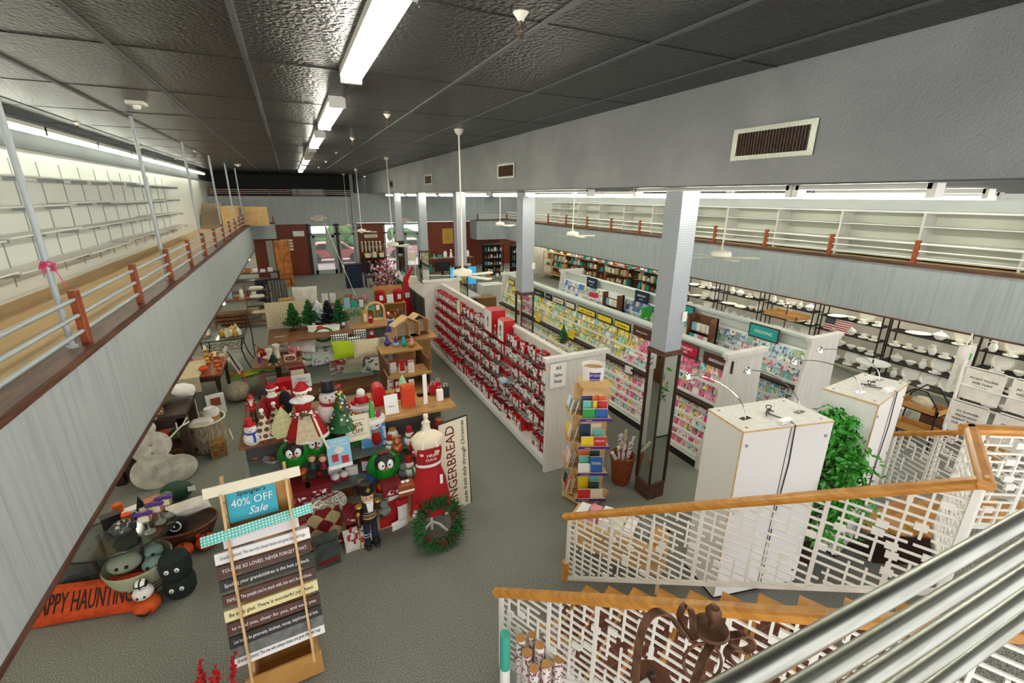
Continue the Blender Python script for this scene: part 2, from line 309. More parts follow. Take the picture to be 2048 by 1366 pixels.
struct('trim_5', MB().box((2.35, YF - .03, 0), (2.5, YF + .1, 2.98)).box((.72, YF - .03, 0), (.9, YF + .05, 2.98)), 'dark')
struct('wall_partition', MB().box((12.6, 24.8, 0), (14.6, 24.95, ZB + .05)), 'greywall')
# outside the doors
one(MB().box((-6, YF + .2, -.15), (16, 60, -.05)), 'pavement', mat('pale_pavement', '#c9bcbc', .8), 'pale pavement outside the glass doors', 'pavement')['kind'] = 'structure'
for i, (x, y, r, lb) in enumerate(((1.2, 40, 1.6, 'green bush outside the wide glass door, left one'), (4.6, 44, 2.2, 'green bush outside between the two glass doors'), (9.5, 42, 2.0, 'green bush outside the right glass door'))):
    b = MB()
    for k in range(40):
        b.ell((R.uniform(-r, r) * .7, R.uniform(-r, r) * .7, R.uniform(.3, 1) * r), R.uniform(.3, .6), n=7, k=5)
    one(b, 'bush', mat('hedge_green', '#4a7a35', .8), lb, 'bush', (x, y, -.45))
def car(x, y, lb, c):
    t = thing('car', lb, 'car', (x, y, -.05))
    MB().prism([(-2, .3), (2, .3), (2.05, .8), (1.2, .95), (.6, 1.4), (-1.1, 1.4), (-1.7, .95), (-2.05, .8)], (0, -.8, 0), (1, 0, 0), (0, 0, 1), (0, 1.6, 0)).build('body', c, t, bev=.05)
    MB().prism([(-1.5, .95), (1.0, .95), (.52, 1.33), (-1.05, 1.33)], (0, -.82, 0), (1, 0, 0), (0, 0, 1), (0, 1.64, 0)).build('side_window', 'black', t)
    for wx in (-1.3, 1.3):
        for wy in (-.8, .8): MB().tube([(wx, wy - .1, .33), (wx, wy + .1, .33)], .33, n=16).build('wheel', 'black', t)
car(2.6, 36, 'pink-red car parked outside the left glass door', mat('pink_car_paint', '#c9606e', .3)); car(8.4, 37, 'pale pink car parked outside the right glass door', mat('pale_car_paint', '#d9a9b4', .3))

# ---- railings of the mezzanines
def post(x, y, z, lb, g, h=.55):
    t = MB().box((-.035, -.05, 0), (.035, .05, h), 0)
    o = one(t, 'railing_post', 'post', lb, 'post', (x, y, z), 0, g, bev=.008); return o
p0 = None
ys = [3.9 + 1.96 * k for k in range(-1, 13)]
for k, y in enumerate(ys):
    lb = 'red-brown wooden railing post on the left mezzanine edge'
    if k == 2: lb = 'nearest tall red-brown railing post on the left mezzanine edge'
    if p0 is None: p0 = post(-2.05, y, ZT, lb, 'left mezzanine posts'); p0['label'] = 'red-brown wooden railing post on the left mezzanine edge'
    else: dup(p0, (-2.05, y, ZT), label=lb, group=None if k == 2 else 'left mezzanine posts')
for j, z in enumerate((.14, .3, .46)):
    one(MB().tube([(-2.05, YB, ZT + z), (-2.05, 28.5, ZT + z)], .021, n=10), 'railing_pipe', 'pipe', f"{('lowest', 'middle', 'top')[j]} pale pipe of the left mezzanine railing", 'pipe', smooth=True)
q0 = None
for k in range(13):
    y = 3.7 + 1.94 * k
    lb = 'slim red-brown railing post on the right mezzanine edge'
    if k == 1: lb = 'slim red-brown post of the right mezzanine railing nearest the camera'
    if q0 is None: q0 = post(XR + .05, y, ZT, lb, 'right mezzanine posts'); q0['label'] = 'slim red-brown railing post on the right mezzanine edge'
    else: dup(q0, (XR + .05, y, ZT), label=lb, group=None if k == 1 else 'right mezzanine posts')
for j, z in enumerate((.14, .3, .46)):
    one(MB().tube([(XR + .05, YB, ZT + z), (XR + .05, 28.6, ZT + z)], .02, n=8), 'railing_pipe', 'whitemetal', f"{('lowest', 'middle', 'top')[j]} white pipe of the right mezzanine railing", 'pipe', smooth=True)
# far mezzanine railings
for (x0, x1, y, z, nm) in ((XL + .1, 3.4, YF + .05, 4.58, 'far high mezzanine'), (-2.0, -.9, 28.65, ZT, 'small balcony box'), (-3.8, -3.2, 28.3, 3.08, 'landing by the far stairs'), (11.1, XR, 28.65, ZT, 'far right balcony corner')):
    n = max(1, int(round((x1 - x0) / 1.45)))
    for j, dz in enumerate((.1, .2, .3)): one(MB().tube([(x0, y, z + dz), (x1, y, z + dz)], .016, n=6), 'railing_pipe', 'whitemetal', f"{('lowest', 'middle', 'top')[j]} thin white pipe of the railing on the {nm}", 'pipe')
    for k in range(n + 1): dup(p0, (x0 + (x1 - x0) * k / n, y, z), label=f'short red-brown railing post on the {nm}', group=f'posts on the {nm}').scale = (1, 1, .64)
# ceiling poles of the left mezzanine
pp = None
for k, y in enumerate((5.72, 9.9, 14.0, 18.2, 22.5, 26.6)):
    o = one(MB().tube([(0, 0, 0), (0, 0, ZC - ZT)], .028, n=10).lathe([(.05, 0), (.05, .02), (.03, .03)]), 'support_pole', 'pipe', ('nearest grey support pole from left mezzanine edge to ceiling, pink ribbon tied on it', 'grey support pole on the left mezzanine behind the square smoke detector', 'third grey support pole along the left mezzanine edge', 'fourth grey support pole along the left mezzanine edge', 'fifth grey support pole along the left mezzanine edge', 'farthest grey support pole on the left mezzanine edge')[k], 'pole', (-2.13, y, ZT), smooth=True)
b = MB(); rr = random.Random(3)
for k in range(14):
    a = rr.uniform(0, 6.28); b.tube([(.03 * math.cos(a), .03 * math.sin(a), rr.uniform(-.05, .05)), (.06 * math.cos(a + .5), .06 * math.sin(a + .5), rr.uniform(-.06, .06)), (.03 * math.cos(a + 1), .03 * math.sin(a + 1), rr.uniform(-.05, .05))], .008, n=5)
b.tube([(.04, 0, 0), (.09, -.05, -.12), (.12, -.08, -.2)], .004, n=4)
one(b, 'ribbon', mat('pink_ribbon', '#d83a6c', .6), 'pink ribbon tied around the nearest grey pole', 'ribbon', (-2.13, 5.72, 3.95))
# left wall shelving
def wallshelf(z, y0, y1, d, lb, g):
    t = thing('wall_shelf', lb, 'shelf', (XL, (y0 + y1) / 2, z), 0, g); h = (y1 - y0) / 2
    MB().box((.02, -h, 0), (d, h, .022)).build('shelf_board', 'white', t)
    for yy in (-h * .9, 0, h * .9): MB().box((.02, yy - .01, -.06), (d * .8, yy + .01, 0)).build('bracket', 'pipe', t)
for j, z in enumerate((4.84, 4.4, 3.97, 3.52)):
    n = ('top', 'second', 'third', 'lowest')[j]
    for k in range(7): wallshelf(z + (.03 if (k + j) % 3 == 1 else 0), 3.6 + 2.5 * k, 3.6 + 2.5 * k + 2.47, .3 + .03 * j + (.04 if (k + 2 * j) % 3 == 0 else 0), f'empty white shelf board in the {n} row on the left mezzanine wall', f'{n} row of white wall shelves')
for k in range(19):
    y = 3.9 + .9 * k
    one(MB().box((0, -.008, 3.25), (.014, .008, 5.12)), 'shelf_standard', 'pipe', 'slotted metal shelf upright fixed to the white left wall', 'shelf upright', (XL, y, 0), group='slotted uprights on the left wall')
# far stairs, desk on the left mezzanine
st = thing('far_staircase', 'beige steps rising at the far end of left mezzanine', 'stairs', (-3.85, 25.6, 3.08))
for k in range(7): MB().box((0, .3 * k, 0), (.85, .3 * k + .3 if k < 6 else 2.7, .16 * (k + 1))).build('step', mat('beige_step', '#a08f78', .7), st)
t = thing('mezzanine_counter', 'pale wooden counter standing on the left mezzanine far end', 'counter', (-2.9, 25.4, 3.08))
MB().box((0, 0, 0), (.6, 1.6, .95)).box((.02, -.02, 0), (.3, 0, .9), 1).build('body', ['pine', 'pine'], t); MB().box((-.15, -.05, .95), (.7, 1.7, 1.0)).build('top', 'pine', t)
one(MB().box((0, 0, 0), (1.1, .6, .95)), 'low_cabinet', 'pine', 'pale wood cabinet behind the counter on far left mezzanine', 'cabinet', (-2.15, 27.3, 3.08))
one(MB().box((0, 0, 0), (1.9, .06, .55)), 'pale_board', 'wall', 'pale board leaning at the back of the high far mezzanine', 'board', (.3, 32.7, 4.42))
for k, x in enumerate((-3.2, -1.4, -.3, -2.3)):
    b = MB(); rr = random.Random(k)
    for q in range(26): b.ell((rr.uniform(-.25, .25), rr.uniform(-.1, .1), rr.uniform(0.08, .55)), rr.uniform(.05, .09), m=q % 2, n=6, k=4)
    one(b, 'stored_wreath', ['dark', 'deepred'], f"dark red bundle of greenery stored on the high far mezzanine, {('leftmost', 'third from left', 'rightmost', 'second from left')[k]}", 'decoration', (x, 31.4, 4.42))

# ---- columns with mirrored lower part
cnames = ('nearest mirrored column beside the book spinner', 'second pegboard column between red boxes and cards', 'third grey column by the checkout', 'fourth grey column in the distance', 'farthest grey column near the glass doors')
for k, y in enumerate((4.69, 9.25, 13.75, 18.3, 22.9)):
    zc = 2.5; t = thing('column', cnames[k], 'column', (4.73, y, 0))
    MB().box((-.15, -.15, zc), (.15, .15, ZL)).build('pegboard_shaft', 'peg', t)
    MB().box((-.175, -.175, zc - .07), (.175, .175, zc)).box((-.16, -.16, 0), (.16, .16, .28)).build('wood_band', 'trim', t)
    MB().box((-.145, -.145, .28), (.145, .145, zc - .07)).build('mirror_panel', 'mirror', t)
    for sx in (-1, 1):
        for sy in (-1, 1): MB().box((sx * .155 - .012, sy * .155 - .012, .28), (sx * .155 + .012, sy * .155 + .012, zc - .07)).build('corner_strip', 'dark', t)
for k, (y, zz) in enumerate(((4.54, 3.0), (9.1, 3.1))):
    t = thing('wall_switch', ('cream switch plate on the nearest pegboard column', 'white switch boxes on the second pegboard column')[k], 'switch', (4.86, y - .01, zz))
    MB().box((-.04, -.012, -.07), (.04, 0, .07)).build('plate', 'cream', t); MB().box((-.012, -.025, -.02), (.012, -.012, .02)).build('toggle', 'white', t)

# ---- ceiling fixtures
def tube_light(x, y0, y1, z, lb, g, w=.2, lit=True, ntube=2, tm='tube'):
    t = thing('fluorescent_light', lb, 'light', (x, (y0 + y1) / 2, z), 0, g); h = (y1 - y0) / 2
    MB().box((-w / 2, -h, -.06), (w / 2, h, 0)).build('housing', 'whitemetal', t)
    for sy in (-1, 1): MB().box((-w / 2, sy * h - .03, -.13), (w / 2, sy * h + .03, 0)).build('end_cap', 'whitemetal', t)
    for q in range(ntube):
        xx = 0 if ntube == 1 else (-w * .27 if q == 0 else w * .27)
        MB().tube([(xx, -h + .05, -.115), (xx, h - .05, -.115)], .022 if ntube == 2 else .026, n=10).build('lamp_tube', tm if lit else 'white', t, smooth=True)
    return t
for k, y in enumerate((3.0, 6.75, 10.3, 13.6, 16.9, 20.2, 23.5)):
    tube_light(.72, y, y + 2.3, ZC, ('large lit twin-tube light on the black ceiling, nearest', 'second lit twin-tube light along the black ceiling', 'third lit twin-tube light along the black ceiling', 'unlit twin-tube light fourth in the ceiling row', 'fifth twin-tube light along the ceiling', 'sixth twin-tube light along the ceiling', 'last small twin-tube light in the ceiling row')[k], None, lit=k != 3)
for k in range(11): tube_light(-3.6, 1.2 + 2.42 * k, 1.2 + 2.42 * k + 2.4, 5.66, 'bright tube light in the continuous row above the left mezzanine', 'left mezzanine light row', w=.12, ntube=1, tm='dimtube')
for k in range(9): tube_light(12.4, 1 + 3.2 * k, 3.3 + 3.2 * k, ZL, 'added fill tube light on the low ceiling, brightening the right mezzanine', 'added right mezzanine fill lights', w=.12, ntube=1, tm='filltube')  # invented tube row, added only to brighten the dark right mezzanine cubbies
for k, (a, b_) in enumerate(((1.95, 3.05), (3.12, 5.45), (6.65, 8.95), (9.6, 11.5), (11.9, 14.0), (14.3, 16.4), (16.8, 19), (19.4, 21.5), (22, 24), (24.6, 26.6))):
    tube_light(4.62 if a < 8 else 4.95, a, b_, ZL, ('short lit tube light under the grey soffit nearest the camera', 'long lit tube light under the soffit crossing the nearest column', 'lit tube light under the soffit between first and second columns')[k] if k < 3 else 'small bright tube light under the soffit in the distance', None if k < 3 else 'distant soffit lights', w=.13, ntube=1)
for k in range(9): tube_light(14.25, 1.2 + 3 * k, 3.4 + 3 * k, 2.94, 'tube light under the right mezzanine above the shelves', 'lights under right mezzanine', w=.14)
for k in range(9): tube_light(-3.3, 1.2 + 3 * k, 3.4 + 3 * k, 2.94, 'tube light under the left mezzanine', 'lights under left mezzanine', w=.14, ntube=1, tm='dimtube')
for k in range(4): tube_light(8.5, 3 + 7 * k, 5.3 + 7 * k, ZL, 'tube light on the low ceiling over the card aisles', 'low ceiling lights', w=.2)
# fans
def fan(x, y, zt, zm, lb, n=5, rot=0., r=.72, bl='fan_blade'):
    t = thing('ceiling_fan', lb, 'fan', (x, y, zt), rot)
    MB().lathe([(.03, -.1), (.06, -.08), (.085, -.03), (.09, 0)]).build('canopy', 'cream', t, True)
    MB().tube([(0, 0, -.05), (0, 0, zm - zt + .05)], .016).build('downrod', 'cream', t, True)
    MB().lathe([(.05, -.1), (.13, -.085), (.2, -.05), (.2, .02), (.17, .05), (.05, .075), (.02, .1)], (0, 0, zm - zt), n=28).build('motor', 'cream', t, True)
    for k in range(n):
        a = 2 * PI * k / n; c, s = math.cos(a), math.sin(a)
        b = MB().at((0, 0, zm - zt - .07), a); b.prism([(.12, -.03), (.22, -.035), (.3, -.065), (r, -.075), (r + .02, 0), (r, .075), (.3, .065), (.22, .035), (.12, .03)], (0, 0, 0), (1, 0, 0), (0, 1, .12), (0, 0, .008)); b.build('blade', mat('pale_fan_blade', '#dcd5c0', .5), t)
for k, (y, zm) in enumerate(((8.8, 3.11), (16.0, 3.02), (23.6, 2.98), (29.2, 2.95))):
    fan(3.06, y, ZC, zm, ('nearest long-stemmed cream ceiling fan above the red boxes', 'second long-stemmed ceiling fan along the open hall', 'third ceiling fan in front of the glass doors', 'farthest small ceiling fan at the glass doors')[k], rot=.3 * k + .2)
for k, y in enumerate((6.77, 12.53, 18.26)):
    fan(8.1, y, ZL, 3.49, ('cream ceiling fan right of the nearest column', 'cream ceiling fan in front of the right mezzanine centre', 'cream ceiling fan left of the second column, blades visible')[k], rot=.5 + .4 * k)
# detectors, sprinklers, vents
for k, (x, y, lb) in enumerate(((-1.7, 8.35, 'white square smoke detector on the black ceiling at the second pole'), (-1.7, 22.8, 'small white smoke detector on the ceiling at the far poles'))):
    t = thing('smoke_detector', lb, 'smoke detector', (x, y, ZC)); MB().box((-.11, -.11, -.05), (.11, .11, 0)).build('body', 'cream', t, bev=.015); MB().lathe([(.03, -.1), (.045, -.08), (.045, -.05)]).build('sensor', 'ceramic', t, True)
spr = None
for k, (x, y) in enumerate(((1.6, 3.25), (1.55, 7.8), (1.44, 11.2), (1.43, 15), (1.43, 19), (1.4, 23), (-3.2, 11.2), (-3.35, 15.9), (-3.4, 20.5), (-2.25, 16.5))):
    lb = 'brass sprinkler head hanging from the black ceiling' if x > 0 else 'small sprinkler head on the ceiling above the left mezzanine'
    if k == 0: lb = 'brass sprinkler hook at the top edge of the picture'
    if spr is None:
        spr = thing('sprinkler', lb, 'sprinkler', (x, y, ZC))
        MB().lathe([(.02, -.05), (.03, -.03), (.055, 0)]).build('flange', 'cream', spr, True); MB().tube([(0, 0, -.04), (0, 0, -.09)], .01).tube([(.022 * math.cos(a), 0, -.115 + .03 * math.sin(a)) for a in [i * PI / 6 for i in range(13)]], .005, n=6).lathe([(.02, -.155), (.02, -.15), (.004, -.14)]).build('sprinkler_head', 'rust', spr, True)
    else: dup(spr, (x, y, ZC), label=lb, group='hall sprinklers' if x > 0 else 'mezzanine sprinklers')
t = thing('round_ceiling_vent', 'large round black air vent in the ceiling, top left', 'vent', (-.57, 3.74, ZC))
MB().lathe([(.0, -.015), (.1, -.015), (.16, -.022), (.215, -.02), (.22, 0)], n=40).build('plate', mat('satin_black_metal', '#2b2c2a', .35, metal=.3), t, True)
MB().lathe([(.213, -.024), (.225, -.02), (.225, 0), (.22, 0)], n=40, ring=True).build('rim', 'steel', t, True)
for r_ in (.03, .045, .06, .075, .09): MB().tube([(r_ * math.cos(a), r_ * math.sin(a), -.022) for a in [i * PI / 12 for i in range(25)]], .0035, n=5).build('grille_ring', 'steel', t)
for k in range(4): MB().ell((.16 * math.cos(.8 + k * PI / 2), .16 * math.sin(.8 + k * PI / 2), -.024), .008, n=6, k=4).build('screw', 'steel', t)
for k, (y0, y1, z0, z1) in enumerate(((2.83, 3.72, 4.98, 5.29), (9.1, 10.0, 4.98, 5.29), (15.4, 16.3, 4.97, 5.29), (21.8, 22.6, 4.97, 5.25))):
    t = thing('wall_vent', ('large louvred air vent in the grey soffit, nearest', 'second louvred air vent along the soffit', 'third small air vent along the soffit', 'farthest air vent in the soffit')[k], 'vent', (XS, (y0 + y1) / 2, z0)); h = (y1 - y0) / 2; zz = z1 - z0
    MB().box((-.02, -h, 0), (0, h, .045)).box((-.02, -h, zz - .045), (0, h, zz)).box((-.02, -h, .045), (0, -h + .06, zz - .045)).box((-.02, h - .06, .045), (0, h, zz - .045)).build('frame', 'steel', t)
    MB().box((-.004, -h + .06, .045), (-.001, h - .06, zz - .045)).build('backing', 'black', t)
    b = MB(); n = 24
    for q in range(n): yy = -h + .07 + (2 * h - .14) * q / (n - 1); b.box((-.016, yy - .003, .045), (-.005, yy + .004, zz - .045))
    b.build('louvre', 'rust', t)
# exit signs
for k, (x, z, lb) in enumerate(((1.5, 3.33, 'EXIT sign above the wide glass door'), (6.5, 3.08, 'EXIT sign above the right glass door'))):
    t = thing('exit_sign', 'white and red ' + lb, 'exit sign', (x, YF - .01, z)); MB().box((-.25, -.06, -.15), (.25, 0, .15)).build('case', 'white', t)
    text('EXIT', .3, 'red', t, (0, -.065, 0), (1, 0, 0), (0, 0, 1), width=.4)
    for sx in (-1, 1): MB().box((sx * .36 - .07, -.1, -.06), (sx * .36 + .07, 0, .05)).build('emergency_lamp', 'cream', t)
# right mezzanine cubbies
cub = None
for k in range(12):
    y = 2.2 + 1.95 * k; 
    if cub is None:
        cub = thing('cubby_unit', 'empty white cubby shelving on the right mezzanine wall', 'shelving', (14.95, y, 3.08), 0, 'white cubbies on the right mezzanine')
        MB().box((-.6, 0, 0), (0, .05, 1.22)).build('side_panel', 'whitewash', cub); MB().box((-.6, 0, 1.19), (0, 1.95, 1.24)).build('top', 'white', cub)
        for z in (.05, .45, .85): MB().box((-.58, .05, z), (0, 1.95, z + .025)).build('shelf', 'white', cub)
        MB().box((-.02, .05, 0), (-.005, 1.95, 1.19)).build('back_panel', mat('pale_green_grey_board', '#c6c8b8', .7), cub)
    else: dup(cub, (14.95, y, 3.08))
# ---- stairs on the right
P1 = Vector((2.56, 3.76, .95)); hd = Vector((.438, -.899, 0)); wv = Vector((.87, .493, 0)); P2 = Vector((1.36, 3.08, .99)); d3 = hd + Vector((0, 0, .6))
def railing(P, T, d, L, name, label, hh=.93, seed=1, rr=1):
    """handrail from P along d (slope included) length L, fretwork panel underneath"""
    t = thing(name, label, 'railing', (P[0], P[1], P[2] - .95))
    d = Vector(d); n = Vector((d.y, -d.x, 0)).normalized(); e = d.normalized(); up = e.cross(n); up = up if up.z > 0 else -up
    # handrail: shaped section
    a = Vector((0, 0, .95)) - e * .06; b = a + d * (L / Vector((d.x, d.y, 0)).length) + e * .1
    sec = [(-.035, -.03), (.035, -.03), (.048, .0), (.045, .025), (.025, .04), (-.025, .04), (-.045, .025), (-.048, 0)]
    MB().prism(sec, a, n, up, b - a).build('handrail', 'honey', t, bev=.004)
    k = L / Vector((d.x, d.y, 0)).length; Z = Vector((0, 0, 1))
    def seg(u0, u1, w0, w1, th): # quad in (u along, w up)
        return [d * u0 + Z * w0, d * u1 + Z * w0, d * u1 + Z * w1, d * u0 + Z * w1]
    def plate(mb, u0, u1, w0, w1, th=.012):
        q = seg(u0, u1, w0, w1, th); vs = [p - n * th for p in q] + [p + n * th for p in q]
        mb.add(vs, [(3, 2, 1, 0), (4, 5, 6, 7), (0, 1, 5, 4), (1, 2, 6, 5), (2, 3, 7, 6), (3, 0, 4, 7)])
    fr = MB(); plate(fr, 0, .035, .0, .93, .02); plate(fr, k - .04, k, .0, .93, .02); plate(fr, 0, k, .0, .045, .02); fr.build('frame', 'whitemetal', t)
    rg = random.Random(seed); f = MB(); m_ = d.z / Vector((d.x, d.y, 0)).length; g = Vector((d.x, d.y, 0)).normalized(); Lh = L
    def bar(s0, s1, z0, z1, th):   # level / plumb bar in the plane of the panel
        vs = [g * a_ + Z * b_ - n * th for a_, b_ in ((s0, z0), (s1, z0), (s1, z1), (s0, z1))]; vs += [p + n * th * 2 for p in vs]
        f.add(vs, [(3, 2, 1, 0), (4, 5, 6, 7), (0, 1, 5, 4), (1, 2, 6, 5), (2, 3, 7, 6), (3, 0, 4, 7)])
    cs, cz_ = .112, .078; nu = int(Lh / cs)
    for i in range(1, nu):
        s_ = cs * i; lo = m_ * s_ + .045; hi = m_ * s_ + .93; z = lo - rg.uniform(0, .1)
        while z < hi:
            l = rg.choice((2, 3, 3, 4)) * cz_; th = .017 if (i % 4 == 1 and rg.random() < .75) else .0085
            z0, z1 = max(lo, z), min(hi, z + l)
            if z1 > z0: bar(s_ - th, s_ + th, z0, z1, .009)
            z += l + (cz_ * rg.choice((1, 2, 3)) if rg.random() < .8 and i % 4 != 1 else 0)
    zmin, zmax = min(.045, m_ * Lh), max(.93, m_ * Lh + .93); z = zmin + cz_ / 2
    while z < zmax:
        if abs(m_) > .01:
            e0, e1 = (z - .93) / m_, (z - .045) / m_; e0, e1 = max(0, min(e0, e1)), min(Lh, max(e0, e1))
        else: e0, e1 = 0, Lh
        s_ = e0 - rg.uniform(0, .2)
        while s_ < e1:
            l = rg.choice((2, 2, 3, 4)) * cs * .95; a_, b_ = max(e0, s_), min(e1, s_ + l)
            if b_ > a_: bar(a_, b_, z - .0085, z + .0085, .007)
            if rg.random() < .3 and a_ > e0 and a_ + .06 < e1: bar(a_, a_ + .075, z - .028, z + .028, .011)
            s_ += l + rg.choice((0, 0, cs * .9, .03))
        z += cz_
    f.build('fretwork', 'whitemetal', t); return t
railing(P1, None, d3, 3.12, 'stair_railing', 'white fretwork stair railing with honey handrail, farther of the pair', seed=4)
railing(P2, None, d3, 3.5, 'stair_railing', 'white fretwork stair railing with honey handrail, nearer one at the bottom', seed=9)
C1 = P1 + d3 * 3.12
railing(C1, None, Vector((.91, .42, 0)), .93, 'landing_railing', 'short fretwork railing along the stair landing corner', seed=12)
C2 = C1 + Vector((.91, .42, 0)) * .93
railing(C2, None, Vector((.87, -.48, 0)), 1.6, 'landing_railing', 'fretwork railing running off right from the landing corner', seed=14)
sc_ = thing('staircase', 'open honey-coloured wooden staircase between the fretwork railings', 'stairs', (1.36, 3.08, 0))
rel = P1 - P2; rel = Vector((rel.x, rel.y, 0)); rise = .1725; run = rise / .6
for k in range(1, 11):
    o = Vector((0, 0, 0)) + hd * (run * k + .02) + rel * .03; z = rise * k - .07
    q = [o, o + rel * .95, o + rel * .95 + hd * (run - .02), o + hd * (run - .02)]
    MB().slab([(p.x, p.y) for p in q], z, z + .045).build('tread', 'honey', sc_, bev=.006)
    a_ = o + rel * .04; q = [a_ + hd * .03, a_ + rel * .72 + hd * .03, a_ + rel * .72 + hd * (run - .05), a_ + hd * (run - .05)]; MB().slab([(p.x, p.y) for p in q], z + .045, z + .052).build('tread_mat', 'brick', sc_)
for off in (Vector((0, 0, 0)), rel):
    q = [off + hd * .42, off + hd * 3.1 + Vector((0, 0, 1.6)), off + hd * 3.1 + Vector((0, 0, 1.38)), off + hd * .75]
    b = MB(); nn = rel.normalized() * .02; vs = [p - nn for p in q] + [p + nn for p in q]
    b.add(vs, [(3, 2, 1, 0), (4, 5, 6, 7), (0, 1, 5, 4), (1, 2, 6, 5), (2, 3, 7, 6), (3, 0, 4, 7)]); b.build('stringer', 'dark', sc_)
MB().tube([(rel.x, rel.y, 0), (rel.x, rel.y, .28)], .05, n=8).build('newel_foot', 'honey', sc_)
# landing
l0 = Vector((1.36, 3.08, 0)) + hd * 3.12; l1 = l0 + rel; lc2 = Vector((C2.x, C2.y, 0)) + Vector((.87, -.48, 0)) * 1.7
struct('floor_landing', MB().slab([(l0.x, l0.y), (l1.x, l1.y), (C2.x, C2.y), (lc2.x, lc2.y), (lc2.x - .6, lc2.y - 1.6), (l0.x + .75, l0.y - 1.1)], 1.72, 1.88), 'carpet')
# brick floor under the stairs
q = [Vector((1.6, 3.0, 0)), Vector((2.5, 3.5, 0)), Vector((4.9, 1.6, 0)), Vector((3.9, -.9, 0)), Vector((1.9, -.9, 0)), Vector((1.4, 2.0, 0))]
struct('floor_brick', MB().slab([(p.x, p.y) for p in q], 0, .015), 'brick')
# second flight beyond
A2 = Vector((8.07, 3.06, 1.12)); B2 = Vector((7.6, 1.55, 2.05)); dd = (B2 - A2); dd = dd / Vector((dd.x, dd.y, 0)).length
railing(A2, None, dd, 1.9, 'stair_railing', 'distant fretwork stair railing seen beyond the landing corner', seed=21)
s2 = thing('staircase', 'second honey wooden flight descending beyond the landing', 'stairs', (6.45, 2.3, .25))
for k in range(9): MB().box((0, -.27 * k, .17 * k + .1), (1.35, -.27 * k + .31, .17 * k + .15)).build('tread', 'honey', s2, bev=.006)
for x in (-.03, 1.35): MB().prism([(0, -.25), (-.2, .1), (-2.3, 1.5), (-2.3, 1.3), (-.35, -.25)], (x, 0.3, 0), (0, 1, 0), (0, 0, 1), (.03, 0, 0)).build('stringer', 'dark', s2)
# foreground pipes
pb = Vector((0, 0, H)) + ray(2048, 1038) * (1.25 / 900); dv = ray(3165, 394); dv.z = 0; dv.normalize()
fr = thing('steel_guardrail', 'shiny steel pipe guardrail in the bottom right foreground', 'guardrail', (pb.x, pb.y, 3.1))
for k in range(5):
    z = pb.z - 3.1 - .137 * k; MB().tube([dv * -1.6 + Vector((0, 0, z)), dv * 1.9 + Vector((0, 0, z))], .0222, n=24).build('pipe', 'steel', fr, True)
MB().box((dv.x * 1.85 - .03, dv.y * 1.85 - .05, -.0), (dv.x * 1.85 + .03, dv.y * 1.85 + .05, pb.z - 3.0)).build('post', 'post', fr)
# ================================================================ red box gondola (A)
GY0, GY1 = 5.95, 13.6
ga = thing('gondola_shelving', 'long white gondola packed with small red and white boxes', 'shelving', (3.5, GY0, 0))
L_ = GY1 - GY0
for y in (0, L_):
    MB().box((-.05, y - .06, 0), (1.1, y, 2.06)).box((-.09, y - .09, 2.06), (1.16, y + .03, 2.13)).build('end_panel', 'whitewash', ga)
MB().box((.5, 0, .1), (.56, L_ - .06, 1.95)).box((.47, 0, 1.95), (.59, L_ - .06, 2.0)).build('back_panel', 'whitewash', ga)
MB().box((0, 0, .04), (.5, L_ - .06, .16)).build('base_deck', 'white', ga); MB().box((.03, 0, 0), (.5, L_ - .06, .04)).build('kickboard', 'black', ga)
AL = [(.16, .04, .46), (.5, .16, .5), (.8, .19, .5), (1.09, .22, .5), (1.37, .25, .5), (1.64, .28, .5)]
for z, x0, x1 in AL[1:]:
    MB().box((x0, .01, z - .012), (x1, L_ - .07, z)).build('glass_shelf', 'gshelf', ga)
mimg = print_mat('box_picture', '#efeeea', '#5c5a58', '#a89a90', 14)
bp = []
for (w, d, h) in ((.11, .13, .18), (.09, .11, .22), (.13, .12, .15), (.1, .1, .2), (.15, .13, .18)):
    for v in range(2):
        b = MB().box((0, -w / 2, 0), (d, w / 2, h), 0)                      # red body
        b.box((-.002, -w / 2 + .004, .004 if v == 0 else h * .35), (0, w / 2 - .004, h - .004), 1)   # front
        if v: b.box((.004, -w / 2 - .0015, .01), (d * .6, -w / 2, h - .01), 2)
        me = b.build('red_box', ['red' if v == 0 else 'deepred', mimg, 'paper']); bp.append((me, w, h)); COL.objects.unlink(me)
names = ('bottom deck', 'second shelf up', 'third shelf up', 'fourth shelf up', 'fifth shelf up', 'top glass shelf')
count = 0; rr = random.Random(5); farbox = MB()
